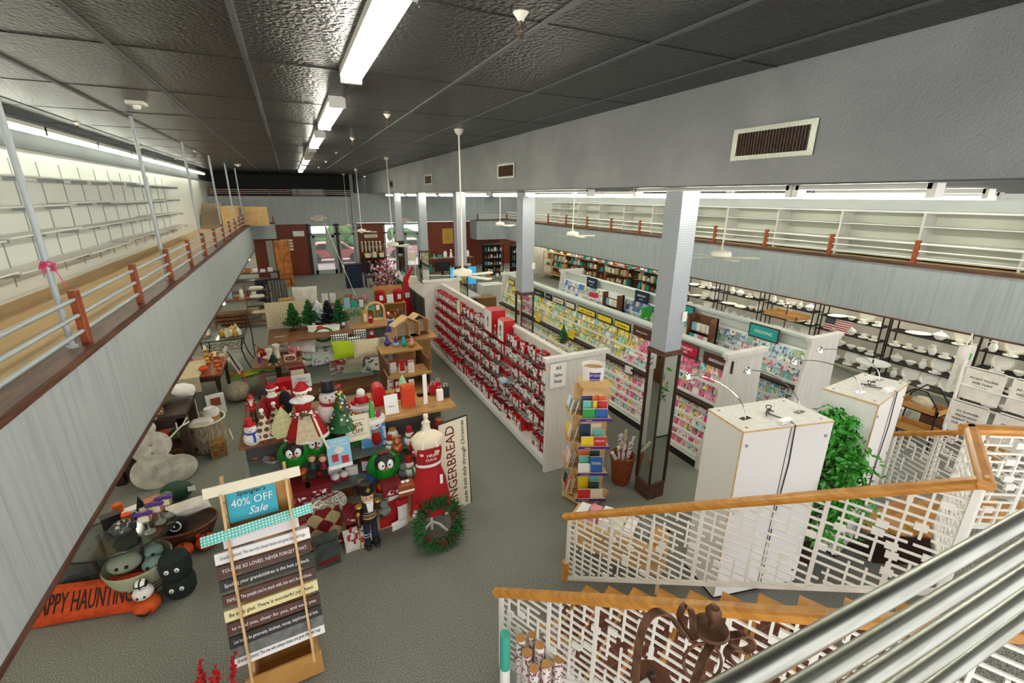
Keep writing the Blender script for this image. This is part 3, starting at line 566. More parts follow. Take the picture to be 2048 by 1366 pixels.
for li in range(6):
    z, x0, x1 = AL[li]; y = .08
    while y < L_ - .2:
        me, w, h = bp[rr.randrange(len(bp))]
        if (1.9 < y < 2.6 and li in (2, 3)) or (li == 0 and (.75 < y < 1.1 or 1.8 < y < 2.0)) or (li < 2 and y < .4 and li) : y += .2; continue
        wy = GY0 + y + w / 2
        if y < 5.2 and count < 296:
            o = me.copy(); COL.objects.link(o); o.location = (3.5 + x0 + .03 + rr.uniform(0, .04), wy, z + .001); o.rotation_euler = (0, 0, rr.uniform(-.09, .09)); count += 1
            tag(o, f'small red and white gift box standing on the {names[li]} of the long gondola', 'box', f'boxes on the gondola {names[li]}')
            y += w + rr.choice((.012, .018, .025, .09 if li in (0, 5) else .015))
        else:
            farbox.box((3.5 + x0 + .03, wy - w / 2, z + .001), (3.5 + x0 + .15, wy + w / 2, z + h), 0).box((3.5 + x0 + .026, wy - w / 2 + .005, z + .01), (3.5 + x0 + .03, wy + w / 2 - .005, z + h * .8), 1); y += w + .02
        if li >= 1 and rr.random() < .55 and y < 5: 
            pass
    yy = .1
    while yy < L_ - .2:   # second row behind
        w = rr.choice((.09, .11, .13)); h = rr.choice((.13, .16, .19))
        if rr.random() < .75 and z + h < 2.0: farbox.box((3.5 + x0 + .19, GY0 + yy, z + .001), (3.5 + x0 + .3, GY0 + yy + w, z + h), 0).box((3.5 + x0 + .19, GY0 + yy, z + h), (3.5 + x0 + .3, GY0 + yy + w, z + h + .002), 1)
        yy += w + .03
o = farbox.build('red_boxes', ['red', mimg]); tag(o, 'dense rows of small red and white boxes farther along and behind on the gondola', 'boxes', None, 'stuff')
def bigbox(w, d, h, x, y, z, lb, tx, rz=0):
    t = thing('gift_box', lb, 'box', (x, y, z), rz)
    MB().box((0, -w / 2, 0), (d, w / 2, h)).build('carton', 'red', t); MB().box((-.003, -w / 2 + .01, .01), (0, w / 2 - .01, h - .01)).build('front_print', 'paper', t)
    MB().lathe([(.01, 0), (.05, .01), (.02, .04), (.015, .1), (.04, .14), (.05, .2), (.01, .24)], (-.01, 0, h * .25), n=10, sx=.3, sy=.7).build('pictured_figure', 'greycloth', t)
    if tx: text(tx, .07, 'paper', t, (d * .5, -w / 2 - .003, h * .55), (0, 0, 1), (-1, 0, 0), width=h * .5)
    return t
bigbox(.42, .34, .52, 3.78, GY0 + 3.25, 1.645, 'largest red and white carton standing on the gondola top shelf', None)
bigbox(.3, .26, .46, 3.76, GY0 + 2.5, 1.645, 'second largest red and white carton in front of the biggest one', None)
bigbox(.3, .25, .26, 3.77, GY0 + .5, 1.38, 'wide red picture carton near the front sign of the gondola', None)
bigbox(.2, .2, .22, 3.9, GY0 + .9, 1.645, 'red carton on the top shelf behind the front sign', None)
def sheet(name, w, h, lb, cat, loc, rz=0, rx=0, lines=(), m='paper', ink='ink', size=.04, th=.006, frame=None, group=None, bl=0, ry=0):
    """upright printed sheet facing -Y in its own frame; lines = (text, z fraction, size)"""
    t = thing(name, lb, cat, loc, rz, group, rx, ry)
    MB().box((-w / 2, 0, 0), (w / 2, th, h)).build('board', m, t)
    if frame:
        f = .03 * max(w, h) + .006
        MB().box((-w / 2 - f, -.008, -f), (w / 2 + f, th + .01, 0)).box((-w / 2 - f, -.008, h), (w / 2 + f, th + .01, h + f)).box((-w / 2 - f, -.008, 0), (-w / 2, th + .01, h)).box((w / 2, -.008, 0), (w / 2 + f, th + .01, h)).build('frame', frame, t)
    for L in lines:
        s, f, sz = L[:3]; text(s, sz, L[3] if len(L) > 3 else ink, t, (0, -.003, h * f), (1, 0, 0), (0, 0, 1), width=L[4] if len(L) > 4 else None)
    return t
sheet('hanging_sign', .3, .42, 'white paper sign hung at the gondola end by the book spinner', 'sign', (3.62, GY0 - .12, 1.62), 0, 0, (('All', .8, .09), ('Sales', .52, .08), ('Final', .25, .08)))
one(MB().box((0, 0, 0), (.2, .3, .012)).box((.05, .05, .012), (.15, .25, .05), 1), 'sample_tray', ['lightblue', 'paper'], 'pale blue boxed tray lying across the middle shelf of the gondola', 'tray', (3.62, GY0 + 2.1, .812))
one(MB().box((0, 0, 0), (.01, .22, .34)), 'price_card', 'creampaper', 'pale tall price card standing on the fifth gondola shelf', 'card', (3.7, GY0 + 5.0, 1.645))
one(MB().box((0, 0, 0), (.01, .22, .3)), 'price_card', 'creampaper', 'yellowish blank card inside the gondola beside the near end panel', 'card', (3.8, GY0 + .14, .6))
for k, y in enumerate((7.2, 8.2)):
    b = MB(); r3 = random.Random(k)
    for q in range(60):
        a = r3.uniform(0, 6.28); h = r3.uniform(0, .3); rr_ = (.3 - h) * .45; b.tube([(0, 0, .06 + h), (rr_ * math.cos(a), rr_ * math.sin(a), .04 + h)], .012, n=4)
    b.lathe([(.06, 0), (.07, .07)], m=1)
    if k == 0: one(b, 'small_pine', ['pinegreen', 'bark'], 'small green artificial pine standing behind the gondola top', 'plant', (4.3, y - .4, 2.0 - .42 + .43))
# far divider panel beyond gondola

# ================================================================ greeting card gondolas (B, C)
CARDC = {
 'yellow': ['#ecda4e', '#f2ea80', '#ece2b4', '#a9d4c0', '#f4f0dc', '#e4c81c', '#93cfca'],
 'pink': ['#ee8fab', '#f4bccb', '#f8e2e4', '#e8668c', '#f7f0ec', '#f0cd52', '#dc3f6c', '#b4e0dc'],
 'teal': ['#bfe3dd', '#e8f3ef', '#8fd0c6', '#f6efe4', '#f3d9dc', '#d3e6ef', '#56b5ab'],
 'blue': ['#a8d3ea', '#e1eef4', '#5fa9d6', '#f3e6c2', '#cfe7d9', '#3d79b8', '#f2f2ee']}
MOT = ['#d06474', '#58a09a', '#dfae55', '#6276a6', '#85699a', '#4c4c4c', '#dd86a2', '#6fa866']
cardm = {f: [print_mat(f'card_{f}_{i}', c, MOT[(i * 3 + len(f)) % 8], MOT[(i * 5 + 2) % 8] if i % 2 else None, 17) for i, c in enumerate(cs)] for f, cs in CARDC.items()}
protos = {}
def card_proto(f, i):
    if (f, i) not in protos:
        w, h = ((.125, .18), (.11, .17), (.135, .19))[i % 3]
        o = MB().box((0, -w / 2, 0), (.008, w / 2, h)).build('greeting_card', cardm[f][i]); COL.objects.unlink(o); protos[(f, i)] = (o, w, h)
    return protos[(f, i)]
ncard = 0
STUFF = {}
def put_card(f, i, loc, lean, lb, g, solo, rzj=0):
    global ncard
    o, w, h = card_proto(f, i)
    if solo and ncard < 296:
        c = o.copy(); COL.objects.link(c); c.location = loc; c.rotation_euler = (0, lean, rzj); tag(c, lb, 'card', g); ncard += 1
    else:
        b = STUFF.setdefault((f, i), MB()); b.T = Matrix.Translation(loc) @ Matrix.Rotation(lean, 4, 'Y'); b.box((0, -w / 2, 0), (.008, w / 2, h))
def card_gondola(x0, y0, y1, name_lb, fam, solo_rule, header, top=2.06, ledge='dark'):
    g = thing('card_gondola', name_lb, 'shelving', (x0, y0, 0)); L = y1 - y0
    for y in (0, L):
        MB().prism([(-.06, 0), (1.5, 0), (1.5, top), (.42, top), (.38, 1.25), (.1, 1.1)] if 0 else [(.0, 0), (1.3, 0), (1.22, top), (.38, top), (.26, 1.2), (.0, .3)], (0, y - .03, 0), (1, 0, 0), (0, 0, 1), (0, .06, 0)).build('end_panel', 'whitewash', g)
        MB().box((.3, y - .06, top), (1.3, y + .06, top + .07)).box((.34, y - .045, top - .05), (1.26, y + .045, top)).build('cap', 'whitewash', g)
    MB().box((.62, .03, 0), (.68, L - .03, top - .02)).box((.55, .03, top - .05), (.75, L - .03, top)).build('back_panel', mat('pale_green_slat', '#c9d0c8', .6), g)
    MB().box((.02, .03, 0), (.6, L - .03, .14)).build('kickboard', 'black', g)
    MB().prism([(.02, .14), (.6, .14), (.6, 1.1), (.32, 1.1)], (0, .03, 0), (1, 0, 0), (0, 0, 1), (0, L - .06, 0)).build('sloped_base', 'white', g)
    MB().prism([(.34, 1.12), (.6, 1.12), (.6, 1.8), (.52, 1.8)], (0, .03, 0), (1, 0, 0), (0, 0, 1), (0, L - .06, 0)).build('sloped_upper', 'white', g)
    MB().box((.2, .03, 1.07), (.42, L - .03, 1.12)).build('ledge', ledge, g)
    rows = [(.04 + .045 * k, .2 + .145 * k, 0) for k in range(6)] + [(.34 + .036 * k, 1.16 + .15 * k, 1) for k in range(4)]
    tn = ('bottom row', 'second row', 'third row', 'fourth row', 'fifth row', 'row under the ledge', 'row above the ledge', 'second row above the ledge', 'third row above the ledge', 'top row')
    for ri, (rx_, z, s) in enumerate(rows):
        MB().box((rx_ - .02, .03, z - .02), (rx_ - .012, L - .03, z + .035)).build('card_rail', 'gshelf' if ri % 2 else 'white', g)
        y = .12
        while y < L - .1:
            f = fam(y0 + y); i = R.randrange(len(CARDC[f])); w = card_proto(f, i)[1]
            if R.random() > .03:
                put_card(f, i, (x0 + rx_, y0 + y, z - .015), .22, header + ' cards, ' + tn[ri], f'{header} cards {tn[ri]}', solo_rule(y0 + y, ri), 0)
            y += w + .022
    return g
cap = {'B': 'greeting card in the pink section beside the nearest column', 'C': 'greeting card on the wedding rack behind the white end panel'}
gB = card_gondola(5.95, 4.85, 14.0, 'long gondola of yellow and pink greeting cards', lambda y: 'pink' if y < 7.4 else 'yellow', lambda y, r: y < 7.0 or (r >= 6 and y < 7.4), 'pink-section greeting')
gC = card_gondola(8.15, 4.85, 13.8, 'rear gondola of pale teal and blue greeting cards under a WEDDING sign', lambda y: 'teal' if y < 9.0 else 'blue', lambda y, r: r >= 4 and y < 7.2, 'wedding-section greeting')
tn = {}
for (f, i), b in STUFF.items(): pass
allc = MB(); mats = []; 
for (f, i), b in STUFF.items():
    k = len(mats); mats.append(cardm[f][i]); n = len(allc.v); allc.v += b.v; allc.f += [tuple(q + n for q in fc) for fc in b.f]; allc.m += [k] * len(b.f)
tag(allc.build('greeting_cards', mats), 'dense mixed rows of small greeting cards filling the farther racks', 'cards', None, 'stuff')
# headers
def header(x, y, z, w, h, lb, s, m, frame='signbrown', sz=.08, s2=None, parent=None):
    t = thing('header_sign', lb, 'sign', (x, y, z), -PI / 2, None, 0, 0)
    MB().box((-w / 2 - .03, -.02, -.03), (w / 2 + .03, 0, h + .03)).build('frame', frame, t); MB().box((-w / 2, -.026, 0), (w / 2, -.018, h)).build('panel', m, t)
    if s: text(s, sz, 'paper' if m not in ('yellow', 'creampaper', 'paper') else 'ink', t, (0, -.03, h * (.62 if s2 else .5)), (1, 0, 0), (0, 0, 1), width=w * .66)
    if s2: text(s2, sz * .7, 'paper', t, (0, -.03, h * .25), (1, 0, 0), (0, 0, 1), width=w * .3)
    return t
XB = 6.42; zB = 1.8
header(XB, 5.1 + .0, zB, .56, .16, 'brown GRANDDAUGHTER header sign on the pink cards', 'GRANDDAUGHTER', 'signbrown')
header(XB - .02, 5.85, zB, .62, .2, 'crimson BIRTHDAY for HER header sign right of the nearest column', 'BIRTHDAY', 'magenta', s2='for HER')
header(XB, 6.5, zB, .4, .16, 'plain brown header board hidden by the nearest column', None, 'signbrown')
header(XB, 7.05, zB, .5, .16, 'brown header board with small word left of the nearest column', 'MOM', 'signbrown', sz=.05)
hs = [(7.7, .5, 'yellow', 'pale yellow framed header nearest the brown boards', 'birthday'), (8.35, .52, 'yellow', 'bright yellow unframed-looking header strip', None), (9.1, .72, 'yellow', 'long yellow framed header with a small emblem', 'get well'), (9.85, .4, 'creampaper', 'cream header with red lettering', None), (10.45, .5, 'creampaper', 'cream framed header in the middle of the card gondola', 'friend'), (11.0, .3, 'black', 'small black header square with white word', 'kids'), (11.6, .55, 'black', 'black header with white script lettering', 'religious'), (12.2, .4, 'black', 'black and white lined header board', 'blank'), (12.8, .5, 'creampaper', 'cream header near the far card gondola end', None), (13.5, .4, 'yellow', 'last yellow header on the card gondola', None)]
for y, w, m, lb, s in hs: header(XB, y, zB + .01, w, .12, lb, s, m, frame='black' if m != 'black' else 'black', sz=.06)
XC = 8.6; zC = 1.8
header(XC, 5.85, zC + .02, .62, .24, 'green WEDDING header sign in a dark frame', 'WEDDING', 'teal', sz=.1)
header(XC, 7.95, zC + .05, .42, .2, 'small teal framed header left of the brown card display', None, 'teal')
header(XC, 9.6, zC + .02, .5, .26, 'navy BIRTHDAY header sign beside the green divider', 'BIRTHDAY', 'navy', frame='navy', s2='for him')
header(XC, 12.0, zC + .02, .5, .26, 'navy BIRTHDAY header sign farther along the rear gondola', 'BIRTHDAY', 'navy', frame='navy', s2='funny')
one(MB().box((0, 0, 0), (.35, .05, .62)).box((.1, -.003, .3), (.2, 0, .34), 1), 'divider_panel', ['brightgreen', 'paper'], 'tall green divider panel standing between blue and teal cards', 'divider', (8.25, 9.15, 1.15))
one(MB().box((0, 0, 0), (.3, .03, .6)), 'divider_panel', 'teal', 'green-glass divider panel right behind the nearest column', 'divider', (8.3, 8.45, 1.2))
one(MB().prism([(0, 0), (.3, .0), (.25, .12), (.05, .12)], (0, 0, 0), (0, 1, 0), (0, 0, 1), (.12, 0, 0)), 'magenta_topper', 'magenta', 'crimson wedge topper at the base of the blue card section', 'topper', (7.0, 9.6, 1.85 + .21 - .0))
def countertop_rack(x, y, z, w, lb, rows, back='brownwood', sign=False):
    t = thing('card_display', lb, 'display', (x, y, z), -PI / 2)
    MB().box((-w / 2, .0, 0), (w / 2, .05, .72)).box((-w / 2, -.2, 0), (-w / 2 + .03, .05, .72)).box((w / 2 - .03, -.2, 0), (w / 2, .05, .72)).build('cabinet', back, t)
    for r_ in range(rows):
        zz = .05 + .26 * r_; MB().box((-w / 2 + .03, -.2 + .05 * r_, zz), (w / 2 - .03, 0, zz + .02)).box((-w / 2 + .03, -.2 + .05 * r_, zz), (w / 2 - .03, -.19 + .05 * r_, zz + .05)).build('shelf', back, t)
        for q in range(4): MB().box((-w / 2 + .06 + q * (w - .1) / 4, -.16 + .05 * r_, zz + .02), (-w / 2 + .06 + q * (w - .1) / 4 + .12, -.1 + .05 * r_, zz + .22)).build('card_pack', (('teal', 'paper', 'pink', 'paper'), ('lightblue', 'paper', 'creampaper', 'paper'))[r_ % 2][q], t)
    if sign: MB().box((-w / 2 + .03, -.02, .55), (w / 2 - .03, -.005, .74)).build('paper_sign', 'paper', t)
    else:
        b = MB()
        for sx in (-1, 1):
            for q in range(4): b.box((sx * w * .3 - .04, -.008, .58 + .03 * q), (sx * w * .3 + .04, -.003, .59 + .03 * q))
        b.build('vent_slot', 'black', t)
    return t
countertop_rack(8.35, 7.15, 1.3, .66, 'brown wooden counter display with two rows of small cards', 2)
countertop_rack(8.35, 10.45, 1.2, .7, 'brown card display topped with a white paper notice', 2, sign=True)
sheet('hanging_card', .22, .17, 'small framed notice clipped to the pink card gondola', 'sign', (6.14, 7.05, 1.0), -PI / 2 + .2, frame='signbrown')
for k, (x, y, z) in enumerate(((6.17, 9.4, 1.122), (6.17, 11.2, 1.122))): sheet('shelf_sign', .24, .2, ('bright yellow square sign sticking out of the yellow cards', 'second yellow square sign farther along the yellow cards')[k], 'sign', (x, y, z), -PI / 2, m='yellow', frame='yellow')
# kick under column: nothing

# ================================================================ book spinner, scarf basket
sp = thing('book_spinner', 'pale wooden revolving gift book rack topped with a bucket sign', 'display rack', (3.71, 5.02, 0), -.42)
MB().slab([(-.3, 0), (0, -.32), (.32, 0), (0, .3)], 0, .06).slab([(-.38, -.02), (0, -.38), (.38, 0), (0, .36)], .06, .13).build('base', 'pine', sp)
MB().box((-.16, -.16, .13), (.16, .16, 2.0)).box((-.26, -.012, .13), (-.16, .012, 2.0)).box((.16, -.012, .13), (.26, .012, 2.0)).build('core', 'pine', sp)
MB().box((-.2, -.2, 2.0), (.2, .2, 2.03)).box((-.2, -.2, 2.03), (.2, -.17, 2.1)).build('top_board', 'pine', sp)
MB().lathe([(.15, 0), (.17, .26), (.163, .26), (.142, .01)], (0, 0, 2.03), n=32, ring=True).build('bucket_wall', 'paper', sp, True)
MB().lathe([(.0, .2), (.157, .2), (.157, .19), (0, .19)], (0, 0, 2.03), n=32).build('bucket_inside', 'tan', sp)
b = MB()
for k in range(13):
    a0 = -PI / 2 - .5 + k / 13 * 1.0; a1 = a0 + 1 / 13
    b.add([(.158 * math.cos(a0), .158 * math.sin(a0), 2.08), (.158 * math.cos(a1), .158 * math.sin(a1), 2.08), (.17 * math.cos(a1), .17 * math.sin(a1), 2.22), (.17 * math.cos(a0), .17 * math.sin(a0), 2.22)], [(0, 1, 2, 3)])
bk = b.build('purple_label', 'purple', sp)
text('GIFT BOOKS', .05, 'paper', sp, (0, -.178, 2.18), (1, 0, 0), (0, .05, 1), width=.2)
text('Words from the Heart', .03, 'paper', sp, (0, -.174, 2.12), (1, 0, 0), (0, .05, 1), width=.19)
BK = [('brightgreen', '#2f9e3f'), ('teal', '#6cc5b2'), ('orange', '#e0662a'), ('red', '#cf2d2d'), ('yellow', '#f1cf24'), ('blue', '#2a5fae'), ('lightblue', '#6aa9cc'), ('navy', '#20385c'), ('creampaper', '#efe3c4'), ('paper', '#f2f2ee'), ('pink', '#e9b3b8'), ('darkgreen', '#2b4a3b')]
def book(x, y, z, w, h, c, lb, rz=0, lean=.15, tx=None, txc='paper', d=.025, n=1):
    t = thing('book', lb, 'book', (x, y, z), rz, None, -lean)
    MB().box((-w / 2, 0, 0), (w / 2, d, h)).build('cover', mat('book_' + c, c, .45) if c.startswith('#') else c, t); MB().box((-w / 2 + .003, .003, .003), (w / 2 + .002, d - .003, h + .002)).build('page_block', 'paper', t)
    if tx: text(tx, h * .25, txc, t, (0, -.003, h * .6), (1, 0, 0), (0, 0, 1), width=w * .75)
    return t
# four trays on each visible face
cn = {'#2f9e3f': 'green', '#6cc5b2': 'sea-green', '#e0662a': 'orange', '#cf2d2d': 'red', '#f1cf24': 'yellow', '#2a5fae': 'blue', '#6aa9cc': 'light blue', '#20385c': 'navy', '#efe3c4': 'cream', '#f2f2ee': 'white', '#e9b3b8': 'pink', '#2b4a3b': 'dark green'}
tiers = [(1.55, 'top tier', [(-.1, '#20385c', 1), (.0, '#e0662a', 1), (.1, '#e0662a', 1), (-.09, '#6cc5b2', 0), (.02, '#f1cf24', 0), (.11, '#cf2d2d', 0)], [(-.08, '#2f9e3f', None), (.09, '#2a5fae', None)]),
 (1.1, 'second tier', [(-.1, '#20385c', 1), (.06, '#efe3c4', 1), (.09, '#6cc5b2', 0)], [(-.08, '#f1cf24', None), (.1, '#cf2d2d', 'HECK')]),
 (.65, 'third tier', [(-.09, '#e0662a', 1), (.07, '#2b4a3b', 1), (-.1, '#6cc5b2', 0)], [(.07, '#2a5fae', 'TRIVIA'), (-.1, '#f2f2ee', None)]),
 (.2, 'bottom tier', [(-.08, '#f1cf24', 1), (.09, '#6cc5b2', 1), (.08, '#2b4a3b', 0)], [(-.08, '#cf2d2d', None), (.1, '#efe3c4', None)])]
T = sp.matrix_basis.copy(); SPM = Matrix.Translation((3.71, 5.02, 0)) @ Matrix.Rotation(-.42, 4, 'Z')
for ti, (z, tnm, back, front) in enumerate(tiers):
    MB().box((-.22, -.36, z), (.24, -.16, z + .015)).box((-.22, -.36, z), (.24, -.35, z + .05)).build('tray', 'pine', sp)
    MB().box((-.22, -.364, z + .004), (.24, -.36, z + .045)).build('purple_strip', 'purple', sp)
    text(('Birthday', 'Wedding', 'Fun & Funny', 'Food & Family')[ti], .025, 'paper', sp, (-.09, -.367, z + .024), (1, 0, 0), (0, 0, 1))
    for q, (bx, c, row) in enumerate(back):
        p = SPM @ Vector((bx, -.2 - .05 * (1 - row), z + .02)); book(p.x, p.y, p.z, .15, .3 if row else .24, c, f'{cn[c]} gift book in the spinner {tnm}, {"back" if row else "middle"} row, {("left", "centre", "right")[1 if abs(bx) < .05 else (0 if bx < 0 else 2)]}', -.42, .08)
    for q, (bx, c, tx) in enumerate(front):
        p = SPM @ Vector((bx, -.32, z + .02)); w = .19; book(p.x, p.y, p.z, w, .26 if tx == 'TRIVIA' else .15, c, f'{cn[c]} gift book at the front of the spinner {tnm}, {"left" if bx < 0 else "right"}' + (f', reading {tx}' if tx else ''), -.42, .1, tx)
    # left face tray with leaning booklets
    MB().box((-.36, -.17, z), (-.16, .17, z + .015)).tube([(-.36, -.17, z + .12), (-.36, .17, z + .12)], .004, n=5).tube([(-.36, -.17, z + .12), (-.16, -.17, z + .12)], .004, n=5).box((-.365, -.17, z), (-.355, .17, z + .04)).build('tray', 'pine', sp)
    for q in range(6):
        c = (('#f2f2ee', '#6aa9cc', '#f2f2ee', '#efe3c4', '#6aa9cc', '#f2f2ee'), ('#e0662a', '#f2f2ee', '#f1cf24', '#efe3c4', '#6cc5b2', '#f2f2ee'), ('#e9b3b8', '#f2f2ee', '#e9b3b8', '#20385c', '#f2f2ee', '#efe3c4'), ('#f2f2ee', '#cf2d2d', '#2b4a3b', '#f1cf24', '#efe3c4', '#f2f2ee'))[ti][q]
        p = SPM @ Vector((-.33 + (q // 3) * .08, -.12 + (q % 3) * .11, z + .02))
        book(p.x, p.y, p.z, .1, .2 - .01 * (q % 3), c, f'{cn[c]} booklet, left pocket of the spinner {tnm}, {("front", "middle", "back")[q % 3]} {("outer", "inner")[q // 3]} slot', -.42 - PI / 2 + .35 * ((q % 3) - 1), .22, d=.012)
sb = W(1252, 965); sb = Vector((4.5, 5.12, 0))
t = thing('wrap_basket', 'tall brown wicker basket holding patterned gift wrap rolls', 'basket', sb)
MB().lathe([(.13, 0), (.15, .05), (.18, .3), (.2, .5), (.195, .52), (.17, .5), (.15, .05), (.0, .04)], n=28).build('basket', 'wicker', t, True)
MB().lathe([(.19, .48), (.21, .49), (.21, .53), (.19, .54)], n=28, ring=True).build('rim', 'wicker', t, True)
pm = print_mat('floral_wrap', '#efe6dd', '#7d4a55', '#b98b93', 30)
for k in range(8):
    a = k * .8; x, y = .08 * math.cos(a) * (k % 3 != 0), .08 * math.sin(a); w = one(MB().tube([(0, 0, 0), (x * .9 + .02, y * .9, .42 + .05 * (k % 4))], .026, n=10), 'wrap_roll', pm, 'rolled patterned gift wrap in the wicker basket, ' + ('centre', 'right front', 'tallest at the back', 'left back', 'left front', 'middle front', 'right', 'right back')[k], 'gift wrap', (sb.x + x * .8, sb.y + y * .8, .3))
one(MB().tube([(0, 0, 0), (-.25, -.1, .35)], .03, n=10), 'wrap_roll', 'whitefab', 'white rolled paper sticking out left of the wicker basket', 'gift wrap', (sb.x - .06, sb.y, .35))
one(MB().tube([(0, 0, 0), (.1, .06, .62)], .026, n=10), 'wrap_roll', 'beige', 'longest beige roll rising out of the wicker basket', 'gift wrap', (sb.x, sb.y + .03, .3))

# ================================================================ white display cabinets seen from behind
def cabinet(c, lb, lights=True, seed=0, h=2.25):
    c = [Vector((p[0], p[1], 0)) for p in c]; o = c[3]
    t = thing('display_cabinet', lb, 'cabinet', o); P_ = [(p.x - o.x, p.y - o.y) for p in c]
    MB().slab(P_, .04, h).build('carcass', 'white', t); MB().slab(P_, h, h + .022).build('top_board', 'whitewash', t)
    MB().slab([(x * .97 + .01, y * .97 + .01) for x, y in P_], 0, .04).build('plinth', 'black', t)
    # edge banding on the top
    n = len(P_)
    b = MB()
    for i in range(n):
        b.tube([(P_[i][0], P_[i][1], h + .011), (P_[(i + 1) % n][0], P_[(i + 1) % n][1], h + .011)], .012, n=4)
    b.tube([(P_[3][0], P_[3][1], .05), (P_[3][0], P_[3][1], h)], .008, n=4); b.build('edge_band', 'pine', t)
    # dowel caps on the back face P3-P2 and on the top
    A, B = Vector((*P_[3], 0)), Vector((*P_[2], 0)); nrm = (B - A).cross(Vector((0, 0, 1))).normalized()
    for f in (.06, .94):
        for z in (h * .93, h * .55, h * .1):
            p = A.lerp(B, f) + nrm * .002; MB().tube([p + Vector((0, 0, z)), p + nrm * .006 + Vector((0, 0, z))], .018, n=10).build('cam_cover', 'steel', t)
    D, Cc = Vector((*P_[0], 0)), Vector((*P_[1], 0))
    for f, g in ((.08, .12), (.92, .12), (.08, .88), (.92, .88)):
        p = A.lerp(B, f).lerp(D.lerp(Cc, f), g) + Vector((0, 0, h + .022)); MB().tube([p, p + Vector((0, 0, .004))], .018, n=10).build('cam_cover', 'steel', t)
    m_ = A.lerp(B, .52); MB().box((m_.x - .004, m_.y - .004, .05), (m_.x + .004, m_.y - .001, h)).build('panel_joint', 'black', t)
    ctr = (A + B + D + Cc) / 4 + Vector((0, 0, h + .03))
    o2 = Vector(o)
    q = thing('transformer', 'small white power brick on top of the ' + lb.split(' white')[0].lower() + ' white cabinet', 'power supply', o2 + A.lerp(B, .5).lerp(ctr, .25) + Vector((0, 0, h + .022 - (A.lerp(B, .5).lerp(ctr, .25)).z)))
    MB().box((-.09, -.035, 0), (.09, .035, .045)).build('case', 'ceramic', q, bev=.006)
    rg = random.Random(seed); pts = [ctr + Vector((rg.uniform(-.12, .12), rg.uniform(-.07, .07), .012 + .006 * i)) for i in range(9)]
    sm = []
    for i in range(len(pts) - 1):
        for s in range(4): sm.append(pts[i].lerp(pts[i + 1], s / 4) + Vector((0, .02 * math.sin(s * PI / 4), 0)))
    e = A.lerp(B, .55) + nrm * .012
    sm += [ctr, e + Vector((0, 0, h + .04)) - nrm * .05, e + Vector((0, 0, h + .03)), e + Vector((.03, 0, h * .8)), e + Vector((-.02, 0, h * .5)), e + Vector((0, 0, .1))]
    one(MB().tube(sm, .006, n=5), 'power_cord', 'black', 'black cord tangled on top and hanging down the ' + lb.split(' white')[0].lower() + ' white cabinet', 'cord', o2)
    if lights:
        for k, f in enumerate((.2, .82)):
            base = o2 + A.lerp(B, f) + (D - A) * .45 + Vector((0, 0, h + .02)); out = (D - A).normalized()
            sdv = (A - B).normalized() * (.12 if k == 0 else .05)
            tt = thing('arm_lamp', ('left', 'right')[k] + ' chrome gooseneck lamp arching off the top of the ' + lb.split(' white')[0].lower() + ' white cabinet', 'lamp', base)
            pts = [Vector((0, 0, .01)) + (out * .75 + sdv * 2) * (1 - math.cos(a)) * .5 * 1.2 + Vector((0, 0, .3 * math.sin(a))) for a in [i * .16 for i in range(15)]]
            MB().tube(pts, .006, n=6).build('arm', 'chrome', tt, True); e_ = pts[-1]
            MB().tube([(-.06, 0, 0), (.06, 0, 0)], .008, n=6).box((-.07, -.03, 0), (.07, .03, .008)).build('base', 'chrome', tt)
            MB().lathe([(.015, .05), (.03, .03), (.045, -.03), (.04, -.03)], tuple(e_), n=14).build('lamp_head', 'chrome', tt, True)
            MB().ell((e_.x, e_.y, e_.z - .025), (.03, .03, .012), n=10, k=5).build('bulb', mat('warm_bulb', '#fff0d8', .3, emit=12), tt, True)
cabinet([(4.1, 3.29), (5.2, 3.12), (5.14, 2.5), (4.01, 2.75)], 'Nearer white display cabinet back with chrome gooseneck lamps', seed=2)
cabinet([(5.95, 3.1), (7.0, 3.2), (7.15, 2.73), (6.05, 2.52)], 'Farther white display cabinet standing behind the ficus', seed=3)
# ficus
fp = Vector((5.62, 2.72, 0)); t = thing('ficus_plant', 'tall leafy artificial ficus between the two white cabinets', 'plant', fp)
MB().lathe([(.13, 0), (.17, .3), (.18, .3), (.15, .27), (0, .27)], n=20).build('pot', 'dark', t, True)
for k in range(3): MB().tube([(.02 * k, 0, .25), (.03 * math.sin(k * 2), .03 * math.cos(k), 1.0), (.06 * math.sin(k * 2.2), .05, 1.7)], .014, n=6, r2=.008).build('stem', 'bark', t)
b = MB(); rg = random.Random(8); br = MB()
for q in range(230):
    a = rg.uniform(0, 6.28); z = rg.uniform(.75, 2.15); rad = (.6 * math.sin(max(.12, min(1, (2.3 - z) / 1.2)) * PI * .55)) * rg.uniform(.35, 1.1)
    c = Vector((rad * math.cos(a) + .12 * (2 - z) * .5, rad * math.sin(a) * .8, z)); br.tube([(.03, 0, z - .15), c], .004, n=4)
    for s in range(10):
        p = c + Vector((rg.uniform(-.11, .11), rg.uniform(-.11, .11), rg.uniform(-.13, .08))); dr = Vector((rg.uniform(-1, 1), rg.uniform(-1, 1), rg.uniform(-1.4, .1))).normalized(); sd = dr.cross(Vector((rg.uniform(-1, 1), rg.uniform(-1, 1), rg.uniform(-1, 1)))).normalized(); l = rg.uniform(.085, .13); w = l * .25; up = dr.cross(sd)
        b.add([p, p + dr * l * .35 + sd * w + up * .006, p + dr * l, p + dr * l * .35 - sd * w + up * .006, p + dr * l * .4 - up * .005], [(0, 1, 4), (1, 2, 4), (2, 3, 4), (3, 0, 4)])
b.build('foliage', 'leaf', t); br.build('branches', 'bark', t)

